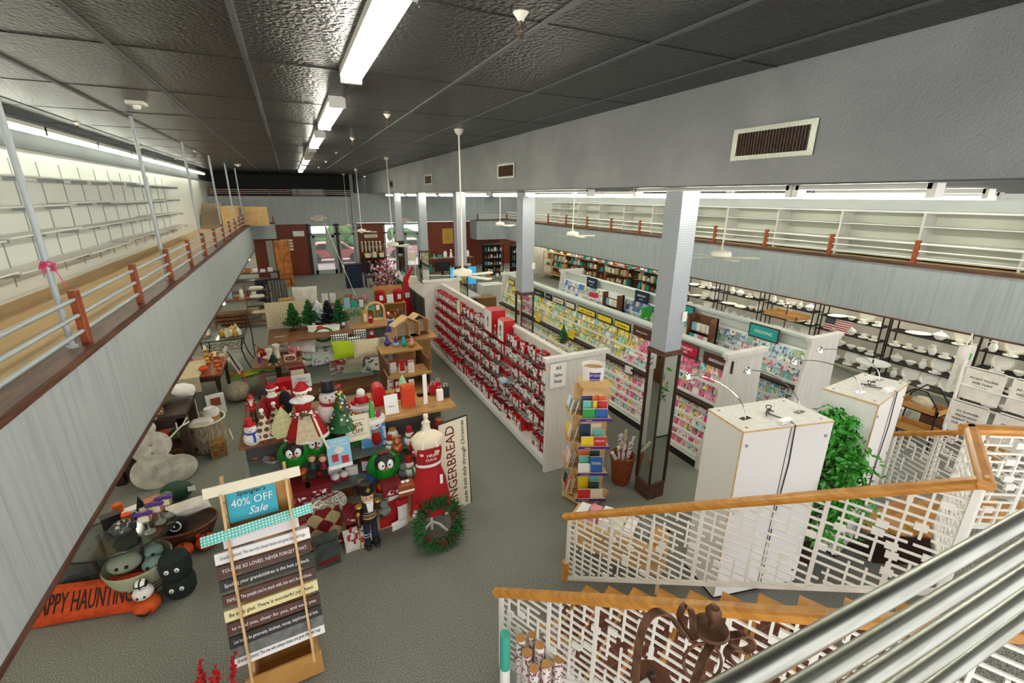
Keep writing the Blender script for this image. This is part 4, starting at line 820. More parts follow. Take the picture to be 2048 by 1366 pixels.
# ================================================================ wire racks of china under the right mezzanine
def dish(kind, loc, lb, g, rz=0):
    global DISH
    k = kind
    if k not in DISH:
        if k == 'plate':
            t = thing('plate', '', 'plate'); MB().at((0, 0, .14), 0, 1.25).lathe([(0, .012), (.08, .008), (.095, .002), (.14, .02), (.142, .026), (.095, .01), (.08, .018), (0, .02)], n=24).build('dish', 'ceramic', t, True); MB().at((0, 0, .14), 0, 1.25).lathe([(.128, .0225), (.136, .026), (.137, .028), (.127, .0245)], n=24, ring=True).build('rim_line', mat('fawn_rim', '#c9b48a', .4), t, True)
            MB().tube([(-.05, -.03, .0), (-.05, .04, 0), (-.05, .05, .08)], .003, n=4).tube([(.05, -.03, .0), (.05, .04, 0), (.05, .05, .08)], .003, n=4).build('stand', 'iron', t)
        elif k == 'bowl': t = thing('bowl', '', 'bowl'); MB().lathe([(.03, 0), (.04, .01), (.075, .05), (.085, .075), (.08, .075), (.06, .035), (0, .02)], n=20).build('dish', 'ceramic', t, True)
        elif k == 'cup':
            t = thing('cup', '', 'cup'); MB().lathe([(.09, .0), (.095, .012), (.05, .01), (0, .01)], n=20).build('saucer', 'ceramic', t, True); MB().lathe([(.03, .012), (.045, .04), (.05, .085), (.045, .085), (.035, .03), (0, .025)], n=16).build('bowl', 'ceramic', t, True); MB().tube([(.045, 0, .075), (.075, 0, .07), (.072, 0, .04), (.042, 0, .035)], .006, n=6).build('handle', 'ceramic', t, True)
        elif k == 'jug':
            t = thing('jug', '', 'jug'); MB().lathe([(.04, 0), (.06, .05), (.055, .1), (.03, .14), (.042, .18), (.036, .18), (.025, .14), (0, .1)], n=18).build('body', 'ceramic', t, True); MB().tube([(.04, 0, .16), (.085, 0, .14), (.08, 0, .07), (.055, 0, .05)], .007, n=6).build('handle', 'ceramic', t, True)
        elif k == 'platter': t = thing('platter', '', 'platter'); MB().lathe([(0, .0), (.13, .004), (.19, .025), (.19, .03), (.12, .012), (0, .01)], n=26, sx=1.1, sy=.75).build('dish', 'ceramic', t, True)
        elif k == 'soup': t = thing('tureen', '', 'tureen'); MB().lathe([(.05, 0), (.09, .05), (.1, .09), (.09, .1), (.05, .13), (.015, .145), (.02, .165), (0, .17)], n=20).build('body', 'ceramic', t, True); MB().tube([(.1, 0, .09), (.13, 0, .09), (.13, 0, .06), (.095, 0, .06)], .007, n=6).tube([(-.1, 0, .09), (-.13, 0, .09), (-.13, 0, .06), (-.095, 0, .06)], .007, n=6).build('handle', 'ceramic', t, True)
        t.scale = (1.45, 1.45, 1.45) if k == 'plate' else (1.3, 1.3, 1.3); DISH[k] = t; used = False
    else: used = True
    src = DISH[k]
    if used: o = dup(src, loc, rz, lb, g)
    else: src.location = loc; src.rotation_euler = (0, 0, rz); src['label'] = lb; src['group'] = g; o = src
    return o
DISH = {}
rg = random.Random(11)
rn = ('rack beyond the towels', 'rack nearest the towels', 'flag rack', 'rack behind the WEDDING sign', 'rack behind the wooden tray', 'farthest china rack')
for k in range(6):
    y0 = 2.5 + 1.75 * k; x = 13.45
    t = thing('wire_rack', 'black wire shelving, ' + rn[k], 'shelving', (x, y0, 0))
    for yy in (0, 1.6):
        for xx in (0, .45): MB().tube([(xx, yy, 0), (xx, yy, 1.98 if k % 2 else 1.9)], .018, n=6).build('upright', 'iron', t)
    for zi, z in enumerate((.2, .62, 1.02, 1.42)):
        b = MB(); b.box((0, 0, z - .02), (.01, 1.6, z)).box((.44, 0, z - .02), (.45, 1.6, z)).box((0, 0, z - .02), (.45, .01, z)).box((0, 1.59, z - .02), (.45, 1.6, z))
        for q in range(14): b.box((.03 * q + .02, 0, z - .006), (.03 * q + .026, 1.6, z))
        b.build('wire_shelf', 'iron', t)
        yy = .14; sn = ('bottom', 'lower middle', 'upper middle', 'top')[zi]
        while yy < 1.5:
            kd = rg.choice(('plate', 'plate', 'cup', 'bowl', 'cup', 'platter', 'jug', 'soup')); wd = {'plate': .36, 'cup': .24, 'bowl': .23, 'platter': .48, 'jug': .22, 'soup': .36}[kd]
            if yy + wd / 2 > 1.55: break
            xo = .3 if kd == 'plate' else rg.uniform(.14, .24)
            dish(kd, (x + xo, y0 + yy + wd / 2 - .08, z + .001), f'white china {"standing plate" if kd == "plate" else ("tureen" if kd == "soup" else kd)}, {sn} shelf, {rn[k]}', f'{kd} pieces, {sn} shelf, {rn[k]}', -PI / 2 if kd == 'plate' else rg.uniform(0, 6))
            if kd == 'plate' and rg.random() < .7: dish('cup', (x + .1, y0 + yy + wd / 2 - .08, z + .001), f'white cup before a plate, {sn} shelf, {rn[k]}', f'front cups, {sn} shelf, {rn[k]}', rg.uniform(0, 6))
            yy += wd + .02
# flag picture
fl = thing('flag', 'wooden stars and stripes panel between the china', 'flag', (13.5, 7.1, 1.02), -PI / 2, None, -.15)
b = MB()
for k in range(13): b.box((-.34, -.005, .03 * k), (.34, .01, .03 * (k + 1)), k % 2)
b.build('stripes', ['red', 'paper'], fl); MB().box((-.34, -.008, .18), (-.06, -.004, .39)).build('canton', 'navy', fl)
b = MB()
for r_ in range(5):
    for c_ in range(6): b.ell((-.32 + .045 * c_, -.009, .2 + .04 * r_), (.009, .003, .009), n=5, k=3)
b.build('stars', 'paper', fl)
# ================================================================ Christmas display units in the middle (T1 near, T2 behind)
XR_ = ('red', 'green', 'paper')
# ---- T1
t1 = thing('christmas_display_unit', 'large glass-sided display unit topped with walnut boards in the centre', 'display unit', (-1.0, 5.65, 0))
MB().box((0, 0, 0), (2.85, 1.2, .16)).box((.03, .03, .16), (2.82, 1.17, .18)).build('base', 'pine', t1)
MB().box((.02, .45, 1.46), (1.72, 1.5, 1.5)).build('top_board', 'shelfwood', t1); MB().box((1.72, .45, 1.46), (2.96, 1.0, 1.5)).box((1.72, 1.0, 1.46), (2.5, 1.5, 1.5)).build('top_board', 'tan', t1)
for z, y0 in ((.42, .1), (.72, .16), (1.08, .25)): MB().box((.03, y0, z), (2.8, 1.1, z + .012)).build('glass_shelf', 'gshelf', t1)
for x in (.05, .95, 1.85, 2.78): MB().box((x, .5, .18), (x + .01, 1.1, 1.46)).build('glass_divider', 'glass', t1)
MB().box((.05, .72, .18), (2.78, .74, 1.46)).build('centre_panel', mat('dim_grey_panel', '#56544e', .7), t1)
def onT(px, py): return W(px, py, 1.5)
def nutcracker(p, h, lb, coat='red', trouser='darkgreen', hat='black', rz=0, helm=False):
    t = thing('nutcracker', lb, 'nutcracker', p, rz); s = h / 1.0
    def b(): return MB().at((0, 0, 0), sc=s)
    for sx in (-1, 1):
        b().lathe([(.05, .0), (.058, .03), (.045, .07), (.04, .13)], (sx * .055, -.01, .03), n=12).ell((sx * .055, -.045, .05), (.04, .065, .03)).build('boot', 'black', t, True)
        b().tube([(sx * .055, 0, .15), (sx * .05, 0, .42)], .04, n=12).build('leg', trouser, t, True)
        b().tube([(sx * .11, 0, .66), (sx * .16, -.01, .56), (sx * .15, -.06, .47)], .03, n=10, r2=.024).ell((sx * .15, -.07, .45), .03).build('arm', coat, t, True)
        b().lathe([(.015, 0), (.05, .01), (.04, .03)], (sx * .12, 0, .67), n=10).build('epaulette', 'gold', t, True)
    b().lathe([(.075, .4), (.1, .44), (.085, .52), (.1, .64), (.08, .7), (.03, .72)], n=18, sy=.8).build('torso', coat, t, True)
    b().lathe([(.088, .505), (.09, .53)], n=18, sy=.85).box((-.006, -.088, .54), (.006, -.08, .68)).build('belt', 'gold', t)
    b().lathe([(.02, .7), (.06, .72), (.078, .78), (.078, .84), (.06, .87), (0, .88)], n=16).ell((0, -.08, .79), (.014, .02, .014)).build('head', 'skin', t, True)
    b().prism([(-.045, 0), (.045, 0), (.03, -.13), (-.03, -.13)], (0, -.075, .755), (1, 0, 0), (0, 0, 1), (0, -.03, 0)).tube([(-.05, -.08, .775), (0, -.095, .768), (.05, -.08, .775)], .01, n=6).build('beard', 'paper', t)
    b().ell((-.028, -.072, .815), (.009, .006, .012), n=8, k=5).ell((.028, -.072, .815), (.009, .006, .012), n=8, k=5).build('eye', 'ink', t, True)
    if helm: b().lathe([(.08, .84), (.08, .88), (.05, .93), (.015, .95), (.015, .97), (0, .98)], n=16).build('helmet', hat, t, True)
    else: b().lathe([(.08, .85), (.085, .87), (.075, .98), (.078, 1.0), (0, 1.01)], n=16).prism([(-.03, 0), (0, .05), (.03, 0), (0, -.03)], (0, -.087, .93), (1, 0, 0), (0, 0, 1), (0, .01, 0), 1).build('hat', [hat, 'gold'], t, True)
    return t
nc = nutcracker(W(745, 1092), 1.02, 'large painted nutcracker soldier standing on the carpet before the display', 'dark', 'navy', 'black', .15)
MB().tube([(-.17, -.08, .02), (-.16, -.08, .62)], .008).ell((-.16, -.08, .64), .03).build('staff', 'gold', nc)
for z in (.2, .24, .5, .56, .6): MB().lathe([(.092 if z > .4 else .05, z), (.094 if z > .4 else .052, z + .008)], (0 if z > .4 else -.055, 0, 0), n=16, sy=.85).build('braid', 'paper', nc)
nutcracker(onT(510, 846), .46, 'small red-helmeted nutcracker at the far left of the table top', 'red', 'darkgreen', 'red', helm=True)
nutcracker(onT(575, 822), .42, 'small nutcracker standing right of the Santa with black sack', 'red', 'darkgreen', 'red', helm=True)
def santa(p, h, lb, sack=True, lady=False, rz=0):
    t = thing('santa_figure', lb, 'figurine', p, rz); s = h
    def b(): return MB().at((0, 0, 0), sc=s)
    if lady:
        b().lathe([(.36, 0), (.33, .06), (.24, .3), (.12, .5), (.14, .66), (.06, .72)], n=28, sy=.8).build('red_robe', 'softred', t, True)
        b().prism([(-.19, 0), (.19, 0), (.07, .5), (-.07, .5)], (0, -.3, .02), (1, 0, 0), (0, .32, 1), (0, .02, 0)).build('cream_panel', 'beige', t)
        b().lathe([(.37, 0), (.38, .03), (.35, .06)], n=28, sy=.8, ring=True).ell((0, 0, .69), (.2, .13, .06)).build('fur_trim', 'plush', t, True)
        b().tube([(.12, -.16, .5), (.2, -.28, .2), (.26, -.33, -.02), (.3, -.35, -.14)], .02, n=6).build('ribbon', 'creampaper', t)
        g = b(); rg = random.Random(1)
        for k in range(60): g.ell((rg.uniform(-.2, .2), -.17 + rg.uniform(-.04, .02), .5 + rg.uniform(-.07, .06)), rg.uniform(.012, .028), m=rg.randrange(3), n=6, k=4)
        g.build('garland', ['pinegreen', 'red', 'paper'], t)
    else:
        b().lathe([(.2, 0), (.21, .05), (.2, .3), (.17, .5), (.19, .62), (.08, .7)], n=22, sy=.8).build('coat', 'softred', t, True)
        b().lathe([(.21, .0), (.225, .03), (.21, .07)], n=22, sy=.82).ell((0, -.05, .68), (.13, .12, .05)).build('fur_trim', 'plush', t, True)
        b().lathe([(.185, .33), (.19, .38)], n=22, sy=.82).build('belt', 'black', t)
        for sx in (-1, 1): b().tube([(sx * .17, 0, .6), (sx * .25, -.06, .45), (sx * .18, -.15, .35)], .055, n=10).ell((sx * .17, -.17, .34), .04).build('arm', 'softred', t, True)
    b().ell((0, -.02, .79), (.09, .09, .1)).ell((0, -.11, .79), .018).build('face', 'skin', t, True)
    b().ell((0, -.07, .72), (.09, .06, .1)).build('beard', 'plush', t, True)
    b().ell((-.03, -.105, .82), .01, n=6, k=4).ell((.03, -.105, .82), .01, n=6, k=4).build('eye', 'ink', t)
    b().lathe([(.11, .83), (.1, .9), (.05, .98), (.0, 1.03)], n=16).tube([(0, 0, 1.0), (.06, .02, .98), (.13, .02, .88)], .03, n=8, r2=.015).build('hat', 'softred', t, True)
    b().lathe([(.1, .82), (.125, .85), (.1, .88)], n=16).ell((.14, .02, .85), .035).build('hat_fur', 'plush', t, True)
    if sack: b().ell((.28, -.02, .42), (.17, .14, .34)).build('sack', 'softblack', t, True)
    return t
santa(onT(552, 838), .56, 'standing red Santa figure carrying a large black sack')
santa(onT(615, 872), .78, 'tall red-robed Santa with cream skirt panel and garland, table front', False, True)
def snowman(p, h, lb, scarf='red', hat='black', rz=0):
    t = thing('snowman_figure', lb, 'snowman', p, rz)
    def b(): return MB().at((0, 0, 0), sc=h)
    b().ell((0, 0, .27), (.27, .24, .27)).ell((0, 0, .62), (.19, .17, .18)).build('body', 'plush', t, True)
    b().ell((0, -.02, .62), (.2, .18, .17)).build('head', 'plush', t, True)
    b().lathe([(.18, .46), (.2, .5), (.17, .53)], n=18).tube([(.08, -.18, .49), (.11, -.24, .35), (.1, -.26, .22)], .04, n=6).build('scarf', scarf, t, True)
    if hat: b().lathe([(.19, .77), (.19, .79), (.13, .79), (.12, 1.0), (0, 1.0)], n=18).build('hat', hat, t, True)
    b().tube([(0, -.18, .62), (0, -.28, .6)], .025, r2=.005, n=8).build('nose', 'orange', t, True)
    b().ell((-.06, -.17, .67), .018, n=6, k=4).ell((.06, -.17, .67), .018, n=6, k=4).build('eye', 'ink', t)
    return t
snowman(onT(664, 845), .66, 'large plush snowman in top hat and red scarf behind the robed Santa', 'softred')
snowman(onT(507, 890), .38, 'patchwork ceramic snowman at the left front corner of the table top', 'blue', 'red')
def flat_tree(p, h, w, lb, m, dots, curved=False):
    t = thing('wooden_tree', lb, 'ornament', p, .1)
    P_ = [(-w / 2, .12), (w / 2, .12), (0, 1)] if not curved else [(-.32 * w, .12), (.32 * w, .12), (.5 * w, .3), (.42 * w, .55), (.2 * w, .8), (0, 1), (-.2 * w, .8), (-.42 * w, .55), (-.5 * w, .3)]
    MB().prism([(x * h, y * h) for x, y in P_], (0, -.015, 0), (1, 0, 0), (0, 0, 1), (0, .03, 0)).build('tree', m, t, bev=.003)
    MB().lathe([(.05, 0), (.055, .02), (.04, .035), (.012, .04), (.01, .12 * h)], n=14).build('foot', 'brownwood', t, True)
    b = MB(); rg = random.Random(len(lb))
    if dots:
        for r_ in range(4):
            for c_ in range(3 - r_ * 2 // 3): b.tube([((c_ - (2 - r_ * .6) / 2) * .22 * h * .8, -.017, (.24 + .2 * r_) * h), ((c_ - (2 - r_ * .6) / 2) * .22 * h * .8, -.014, (.24 + .2 * r_) * h)], .028 * h / .4, n=8)
        b.build('dot', 'brownwood', t)
        MB().ell((0, 0, h * 1.02), .03).build('pompom', 'plush', t, True)
    else:
        for r_ in range(4): b.tube([(-.3 * w * h, -.017, (.25 + .17 * r_) * h), (.3 * w * h * (1 - r_ * .15), -.017, (.33 + .15 * r_) * h)], .003, n=4)
        b.tube([(0, -.017, .14 * h), (0, -.017, .95 * h)], .004, n=4).build('stitching', 'creampaper', t)
cw = mat('cream_wood', '#e6dcc0', .7)
flat_tree(onT(534, 886), .46, .6, 'cream triangular wooden tree with brown dots, front left', cw, True)
flat_tree(onT(556, 864), .42, .6, 'second cream dotted wooden tree behind the front one', cw, True)
flat_tree(onT(572, 882), .5, .62, 'pale olive leaf-shaped tree on a wooden foot', mat('olive_tree', '#c5c48c', .7), False, True)
# ceramic tree
p = onT(687, 858); t = thing('ceramic_tree', 'large green ceramic Christmas tree covered with coloured bulbs', 'christmas tree', p)
b = MB()
for k in range(5): b.lathe([(.2 - .034 * k, .03 + .1 * k), (.13 - .022 * k, .15 + .1 * k), (.05 if k < 4 else .0, .17 + .1 * k)], n=18)
b.build('tree', mat('glossy_green', '#0f5a22', .2), t, True); MB().lathe([(.1, 0), (.09, .04)], n=16).build('base', 'darkgreen', t, True)
for mi, c in enumerate(('creampaper', 'orange', 'red', 'purple', 'lightblue', 'yellow')):
    b = MB(); rg = random.Random(mi)
    for q in range(16): z = rg.uniform(.05, .58); a = rg.uniform(0, 6.28); r_ = .205 * (1 - z / .64) + .01; b.ell((r_ * math.cos(a), r_ * math.sin(a), z), rg.choice((.01, .014, .019)), n=7, k=5)
    b.build('bulb_ornament', c, t, True)
MB().prism([(math.cos(PI / 2 + i * PI / 5) * (.04 if i % 2 == 0 else .018), math.sin(PI / 2 + i * PI / 5) * (.04 if i % 2 == 0 else .018)) for i in range(10)], (0, -.01, .65), (1, 0, 0), (0, 0, 1), (0, .02, 0)).build('star', 'red', t)
# other table-top things
def mbox(p, w, d, h, m, lb, cat='box', name='gift_box', rz=0, extra=None, bev=.003):
    t = thing(name, lb, cat, p, rz); MB().box((-w / 2, -d / 2, 0), (w / 2, d / 2, h)).build('body', m, t, bev=bev)
    if extra: MB().box((-w / 2 * .8, -d / 2 - .003, h * .15), (w / 2 * .8, -d / 2, h * .85)).build('front_panel', extra, t)
    return t
t = thing('toy_mailbox', 'shiny red arched mailbox on the table behind the scene plaque', 'mailbox', onT(758, 806))
MB().prism([(-.08, 0), (.08, 0), (.08, .15)] + [(.08 * math.cos(a), .15 + .08 * math.sin(a)) for a in [i * PI / 8 for i in range(1, 8)]] + [(-.08, .15)], (0, -.12, 0), (1.2, 0, 0), (0, 0, 1.4), (0, .24, 0)).build('body', mat('gloss_red', '#c3121b', .2), t); MB().box((.081, -.06, .1), (.09, -.04, .2)).build('flag', 'gold', t)
mbox(onT(775, 802), .12, .08, .16, 'gold', 'small gold gift box beside the red mailbox', extra=mat('dull_gold', '#9c7a2c', .6))
sheet('booklet', .2, .3, 'white upright card with a small tree print on the table', 'card', onT(785, 828), .05, -.15, (('Merry', .4, .035, 'greycloth'),))
mbox(onT(817, 812), .2, .12, .36, 'orange', 'orange toy carton with round character window and lettering', extra=mat('red_orange_print', '#cf3a17', .6))
sheet('paper_pillar', .07, .5, 'tall narrow white sign standing at the table right side', 'sign', onT(852, 808), .3, 0)
for k, (px, py, m, lb) in enumerate(((866, 790, 'softred', 'red gift bag at the right end behind the white sign'), (876, 784, 'red', 'second red gift bag at the right end of the table'), (880, 800, 'paper', 'white-sided small shopping bag at the table right corner'), (892, 794, 'black', 'black small shopping bag at the table right corner'))):
    t = mbox(onT(px, py), .1, .07, .18, m, lb, 'bag', 'gift_bag'); MB().tube([(-.03, 0, .18), (-.025, 0, .24), (.025, 0, .24), (.03, 0, .18)], .003, n=5).build('handle', 'paper', t)
def scene_plaque(p, lb, tree):
    t = thing('christmas_ornament_scene', lb, 'ornament', p); t.scale = (1.25,) * 3; MB().lathe([(.14, 0), (.15, .02), (.14, .06), (0, .07)], n=24, sy=.8).build('snow_base', 'ceramic', t, True)
    if tree:
        for k in range(3): MB().lathe([(.05 - .012 * k, .07 + .06 * k), (.01, .15 + .06 * k)], n=12).build('tree_tier', 'brightgreen', t, True)
        for k, (x, m) in enumerate(((-.09, 'purple'), (-.06, 'teal'), (.08, 'blue'), (.06, 'red'))): MB().lathe([(.022, .06), (.018, .1), (.022, .12), (0, .15)], (x, -.03 * (k % 2), 0), n=10).build('little_figure', m, t, True)
    else:
        MB().ell((0, 0, .14), (.07, .06, .06)).ell((0, -.02, .23), .05).build('snowman', 'plush', t, True); MB().lathe([(.075, .1), (.08, .14), (.07, .18)], n=14).ell((-.09, 0, .1), .035).ell((.09, 0, .1), .03).build('red_coat', 'red', t, True)
scene_plaque(onT(745, 843), 'round white cake-like ornament with a green tree and figures', True); scene_plaque(onT(724, 818), 'white oval ornament with a red-coated snowman and sleigh', False)
t = thing('fluted_tree', 'mint green fluted glass tree behind the orange carton', 'ornament', onT(806, 782)); MB().lathe([(.05, 0), (.03, .02), (.09, .05), (.05, .13), (.075, .13), (.04, .2), (.055, .2), (0, .3)], n=16).build('tree', mat('mint_glass', '#9cd2a8', .2), t, True); MB().lathe([(.06, -.0), (.05, .02)], n=12).build('foot', 'green', t)
t = santa(onT(797, 800), .24, 'small bearded gnome in a red hat beside the orange carton', False)
# lower shelves of T1
def penguin(p, s, lb, rz=0):
    t = thing('penguin_decoration', lb, 'penguin', p, rz)
    def b(): return MB().at((0, 0, 0), sc=s)
    b().ell((0, .05, .5), (.42, .2, .42)).build('green_wreath_ball', mat('shiny_green', '#0c7a1e', .15), t, True)
    b().ell((0, -.1, .45), (.24, .2, .3)).build('green_body', mat('shiny_green', '#0c7a1e', .15), t, True)
    b().ell((0, -.12, .68), (.26, .2, .22)).build('head', 'black', t, True)
    for sx in (-1, 1):
        b().ell((sx * .09, -.24, .68), (.1, .1, .13)).build('face_patch', 'ceramic', t, True); b().ell((sx * .08, -.33, .71), .025).build('eye', 'ink', t, True); b().ell((sx * .14, -.16, .06), (.1, .16, .07)).build('foot', 'orange', t, True)
    b().tube([(0, -.33, .64), (0, -.42, .62)], .035, r2=.01, n=8).build('beak', 'orange', t, True)
    b().ell((-.06, -.08, .92), (.08, .05, .05)).ell((.06, -.08, .92), (.08, .05, .05)).build('bow', 'deepred', t, True)
def sh(px, py, z): return W(px, py, z)
penguin(sh(594, 942, 1.092), .5, 'green penguin decoration at the left on the upper glass shelf'); penguin(sh(637, 922, 1.092), .5, 'second green penguin decoration behind and right of the first'); penguin(sh(772, 966, .732), .56, 'green penguin decoration in the middle right of the glass shelf')
t = sheet('picture_book', .3, .42, 'pale blue picture book with bears and red trucks', 'book', sh(683, 935, 1.092), .06, -.2, (('THE BEST', .88, .045, 'paper'), ('CHRISTMAS', .76, .045, 'paper')), m='lightblue')
MB().box((-.1, -.006, .1), (-.02, -.002, .2)).box((.02, -.006, .06), (.11, -.002, .16)).build('red_print', 'red', t); MB().box((-.15, -.006, 0), (.15, -.002, .05)).build('white_strip', 'paper', t); MB().ell((0, -.006, .25), (.06, .004, .05)).build('bear_print', 'whitefab', t)
t = sheet('picture_book', .36, .44, 'large blue picture book with red winter figures at the table edge', 'book', sh(750, 893, 1.092), .05, -.15, (), m=print_mat('winter_cover', '#4d9ad0', '#e9eef2', '#c2273a', 9))
t = sheet('sale_sign', .3, .34, 'cream framed 60% OFF sign at the table front', 'sign', sh(718, 878, 1.36), .06, -.1, (('60%', .62, .09), ('OFF', .34, .09)), m='creampaper', frame=mat('ivory_frame', '#d9cfa6', .5))
MB().box((-.11, -.004, .06), (.11, -.001, .064)).box((-.11, -.004, .28), (.11, -.001, .284)).build('ruled_border', 'ink', t)
for k, (px, py, z) in enumerate(((626, 955, .96), (648, 955, .96))):
    t = thing('rag_doll', ('small brown-haired doll ornament under the penguins, left', 'small brown-haired doll ornament under the penguins, right')[k], 'doll', sh(px, py - 20, 1.092)); MB().ell((0, 0, .14), .05).build('head', 'skin', t, True); MB().lathe([(.06, 0), (.05, .06), (.03, .1)], n=10).build('dress', ('darkgreen', 'deepred')[k], t, True); MB().ell((0, .02, .16), (.055, .05, .05)).build('hair', 'brownwood', t, True)
for k, (px, py, z, w) in enumerate(((583, 985, .73, .3), (600, 1000, .73, .28), (640, 985, .73, .3), (705, 1040, .43, .2), (783, 985, .73, .24))):
    t = mbox(sh(px, py, z), w, .18, .17, 'deepred', 'dark red lidded storage tin on the middle shelf, ' + ('far left back', 'far left front', 'third from left', 'low right', 'right of the soldier')[k], 'tin', 'gift_tin'); MB().box((-w * .3, -.095, .03), (w * .3, -.09, .1)).build('white_motif', print_mat('tin_motif', '#7d1019', '#efe6e0', None, 25), t); MB().box((-w / 2 - .006, -.096, .13), (w / 2 + .006, .096, .178)).build('lid', 'deepred', t)
for k, (px, py) in enumerate(((672, 960), (690, 954))):
    t = thing('mug', ('red and white rounded mug on the middle shelf, left', 'red and white rounded mug on the middle shelf, right')[k], 'mug', sh(px, py + 5, .73)); MB().ell((0, 0, .07), (.065, .065, .07)).build('cup', 'softred', t, True); MB().ell((0, -.01, .1), (.062, .062, .05)).build('white_top', 'ceramic', t, True)
t = thing('oval_platter', 'white oval platter with speckled rim and a red knife lying on it', 'platter', sh(660, 1008, .55)); t.rotation_euler = (.7, 0, .2)
MB().lathe([(0, 0), (.15, .005), (.22, .03), (.22, .036), (.15, .014), (0, .01)], n=28, sy=.75).build('dish', 'ceramic', t, True); MB().lathe([(.17, .02), (.215, .036), (.216, .037), (.17, .022)], n=28, sy=.75).build('rim', print_mat('speckled_rim', '#dcdccb', '#3c4a34', None, 60), t, True)
one(MB().tube([(-.16, -.05, .04), (.14, .08, .04)], .009, n=6), 'knife', 'softred', 'red-handled cake knife lying on the oval platter', 'knife', sh(660, 1000, .6), 0)
for k, (px, py, c) in enumerate(((602, 1060, 'red'), (612, 1066, 'paper'), (622, 1070, 'lightblue'), (630, 1074, 'blue'))):
    t = mbox(sh(px - 0, py - 20, .25 + .04 * (3 - k)), .34, .22, .03, c, ('red', 'white', 'light blue', 'blue')[k] + ' flat boxed card set in the pile left of the diamond runner', 'box', 'card_set', .4)
# diamond runner (cloth hanging), red cloths, oven mitts
dm = bpy.data.materials.new('argyle_cloth'); dm.use_nodes = True; nt = dm.node_tree; N = nt.nodes.new; L = nt.links.new
tc = N('ShaderNodeTexCoord'); mp = N('ShaderNodeMapping'); mp.inputs['Rotation'].default_value = (0, PI / 4, 0); mp.inputs['Scale'].default_value = (6, 6, 6); L(tc.outputs['Object'], mp.inputs[0])
ck = N('ShaderNodeTexChecker'); ck.inputs['Scale'].default_value = 1.0; L(mp.outputs[0], ck.inputs[0]); ck.inputs[1].default_value = lin('#7d1216'); ck.inputs[2].default_value = lin('#b7a877'); L(ck.outputs[0], nt.nodes['Principled BSDF'].inputs['Base Color']); nt.nodes['Principled BSDF'].inputs['Roughness'].default_value = .9
p = sh(655, 1085, .02); t = thing('table_runner', 'dark red runner with beige diamonds hanging at the display front', 'table runner', (p.x, 5.62, 0))
def ripple(w, h, th=.02, amp=.012, n=16, top=0):
    vs = []; fs = []
    for i in range(n + 1):
        x = -w / 2 + w * i / n; o = amp * math.sin(i * 1.3)
        vs += [(x, o, 0), (x, o - th, 0), (x, o - th, h), (x, o, h)]
    for i in range(n):
        a = 4 * i; b_ = a + 4; fs += [(a, a + 1, b_ + 1, b_), (a + 1, a + 2, b_ + 2, b_ + 1), (a + 2, a + 3, b_ + 3, b_ + 2), (a + 3, a, b_, b_ + 3)]
    fs += [(0, 3, 2, 1), (4 * n, 4 * n + 1, 4 * n + 2, 4 * n + 3)]
    m = MB(); m.add(vs, fs); return m
ripple(.42, .62).build('cloth', dm, t, True); MB().box((-.215, -.03, .0), (.215, .0, .03)).build('hem', 'deepred', t)
t = thing('red_throw', 'plain dark red cloth hanging beside the diamond runner', 'cloth', (sh(716, 1080, 0).x, 5.62, .18)); ripple(.26, .3, amp=.02).build('cloth', 'deepred', t, True)
for k, (px, py) in enumerate(((707, 1100), (722, 1096))):
    q = W(px, py, 0); t = thing('oven_mitt', ('white oven mitt printed with red cardinals on the floor, front', 'second white cardinal oven mitt just behind')[k], 'oven mitt', (q.x, q.y, 0.03)); t.rotation_euler = (-.25, 0, .2 - .25 * k)
    MB().at((0, 0, 0), rx=PI / 2).cushion((0, .12, 0), (.2, .34, .05)).cushion((.1, .04, 0), (.12, .2, .05)).build('mitt', 'whitefab', t, True)
    for (x, z) in ((-.04, .12), (.03, .05), (.0, .22)): MB().ell((x, -.03, z + .05), (.02, .006, .045)).ell((x + .02, -.03, z + .08), (.016, .006, .016)).build('cardinal_print', 'red', t, True); MB().ell((x + .04, -.028, z), (.02, .005, .012)).build('holly_print', 'green', t, True)
t = mbox(W(658, 1128), .3, .1, .46, mat('galvanised_grey', '#4e5a55', .5, metal=.2, h2='#414b47', scale=8), 'dark grey-green metal mail tin standing on the carpet', 'tin', 'metal_tin', .1); text('NORTH POLE', .05, 'black', t, (0, -.054, .38), (1, 0, 0), (0, 0, 1), width=.24); MB().box((-.12, -.056, .06), (.12, -.05, .12)).build('red_band', 'deepred', t)
# glasswares on the left of the unit
for k, (px, py, z) in enumerate(((520, 945, 1.0), (512, 925, 1.08), (548, 925, 1.08), (524, 985, .73), (545, 1030, .43), (520, 1035, .43))):
    t = thing('glass_dish', 'pressed glass dish with red and cream decoration inside the display, ' + ('upper left', 'top left corner', 'upper back', 'middle left', 'lower right', 'lower left')[k], 'dish', sh(px, py, z if z > .9 else z + .0) if z != 1.0 else sh(px, py, .732)); MB().lathe([(.03, 0), (.04, .02), (.1, .05), (.13, .08), (.125, .082), (.03, .03), (0, .03)], n=20).build('dish', 'ceramic' if k % 2 == 0 else 'glass', t, True); MB().ell((0, 0, .07), (.05, .04, .03)).build('red_deer', 'copper', t, True)
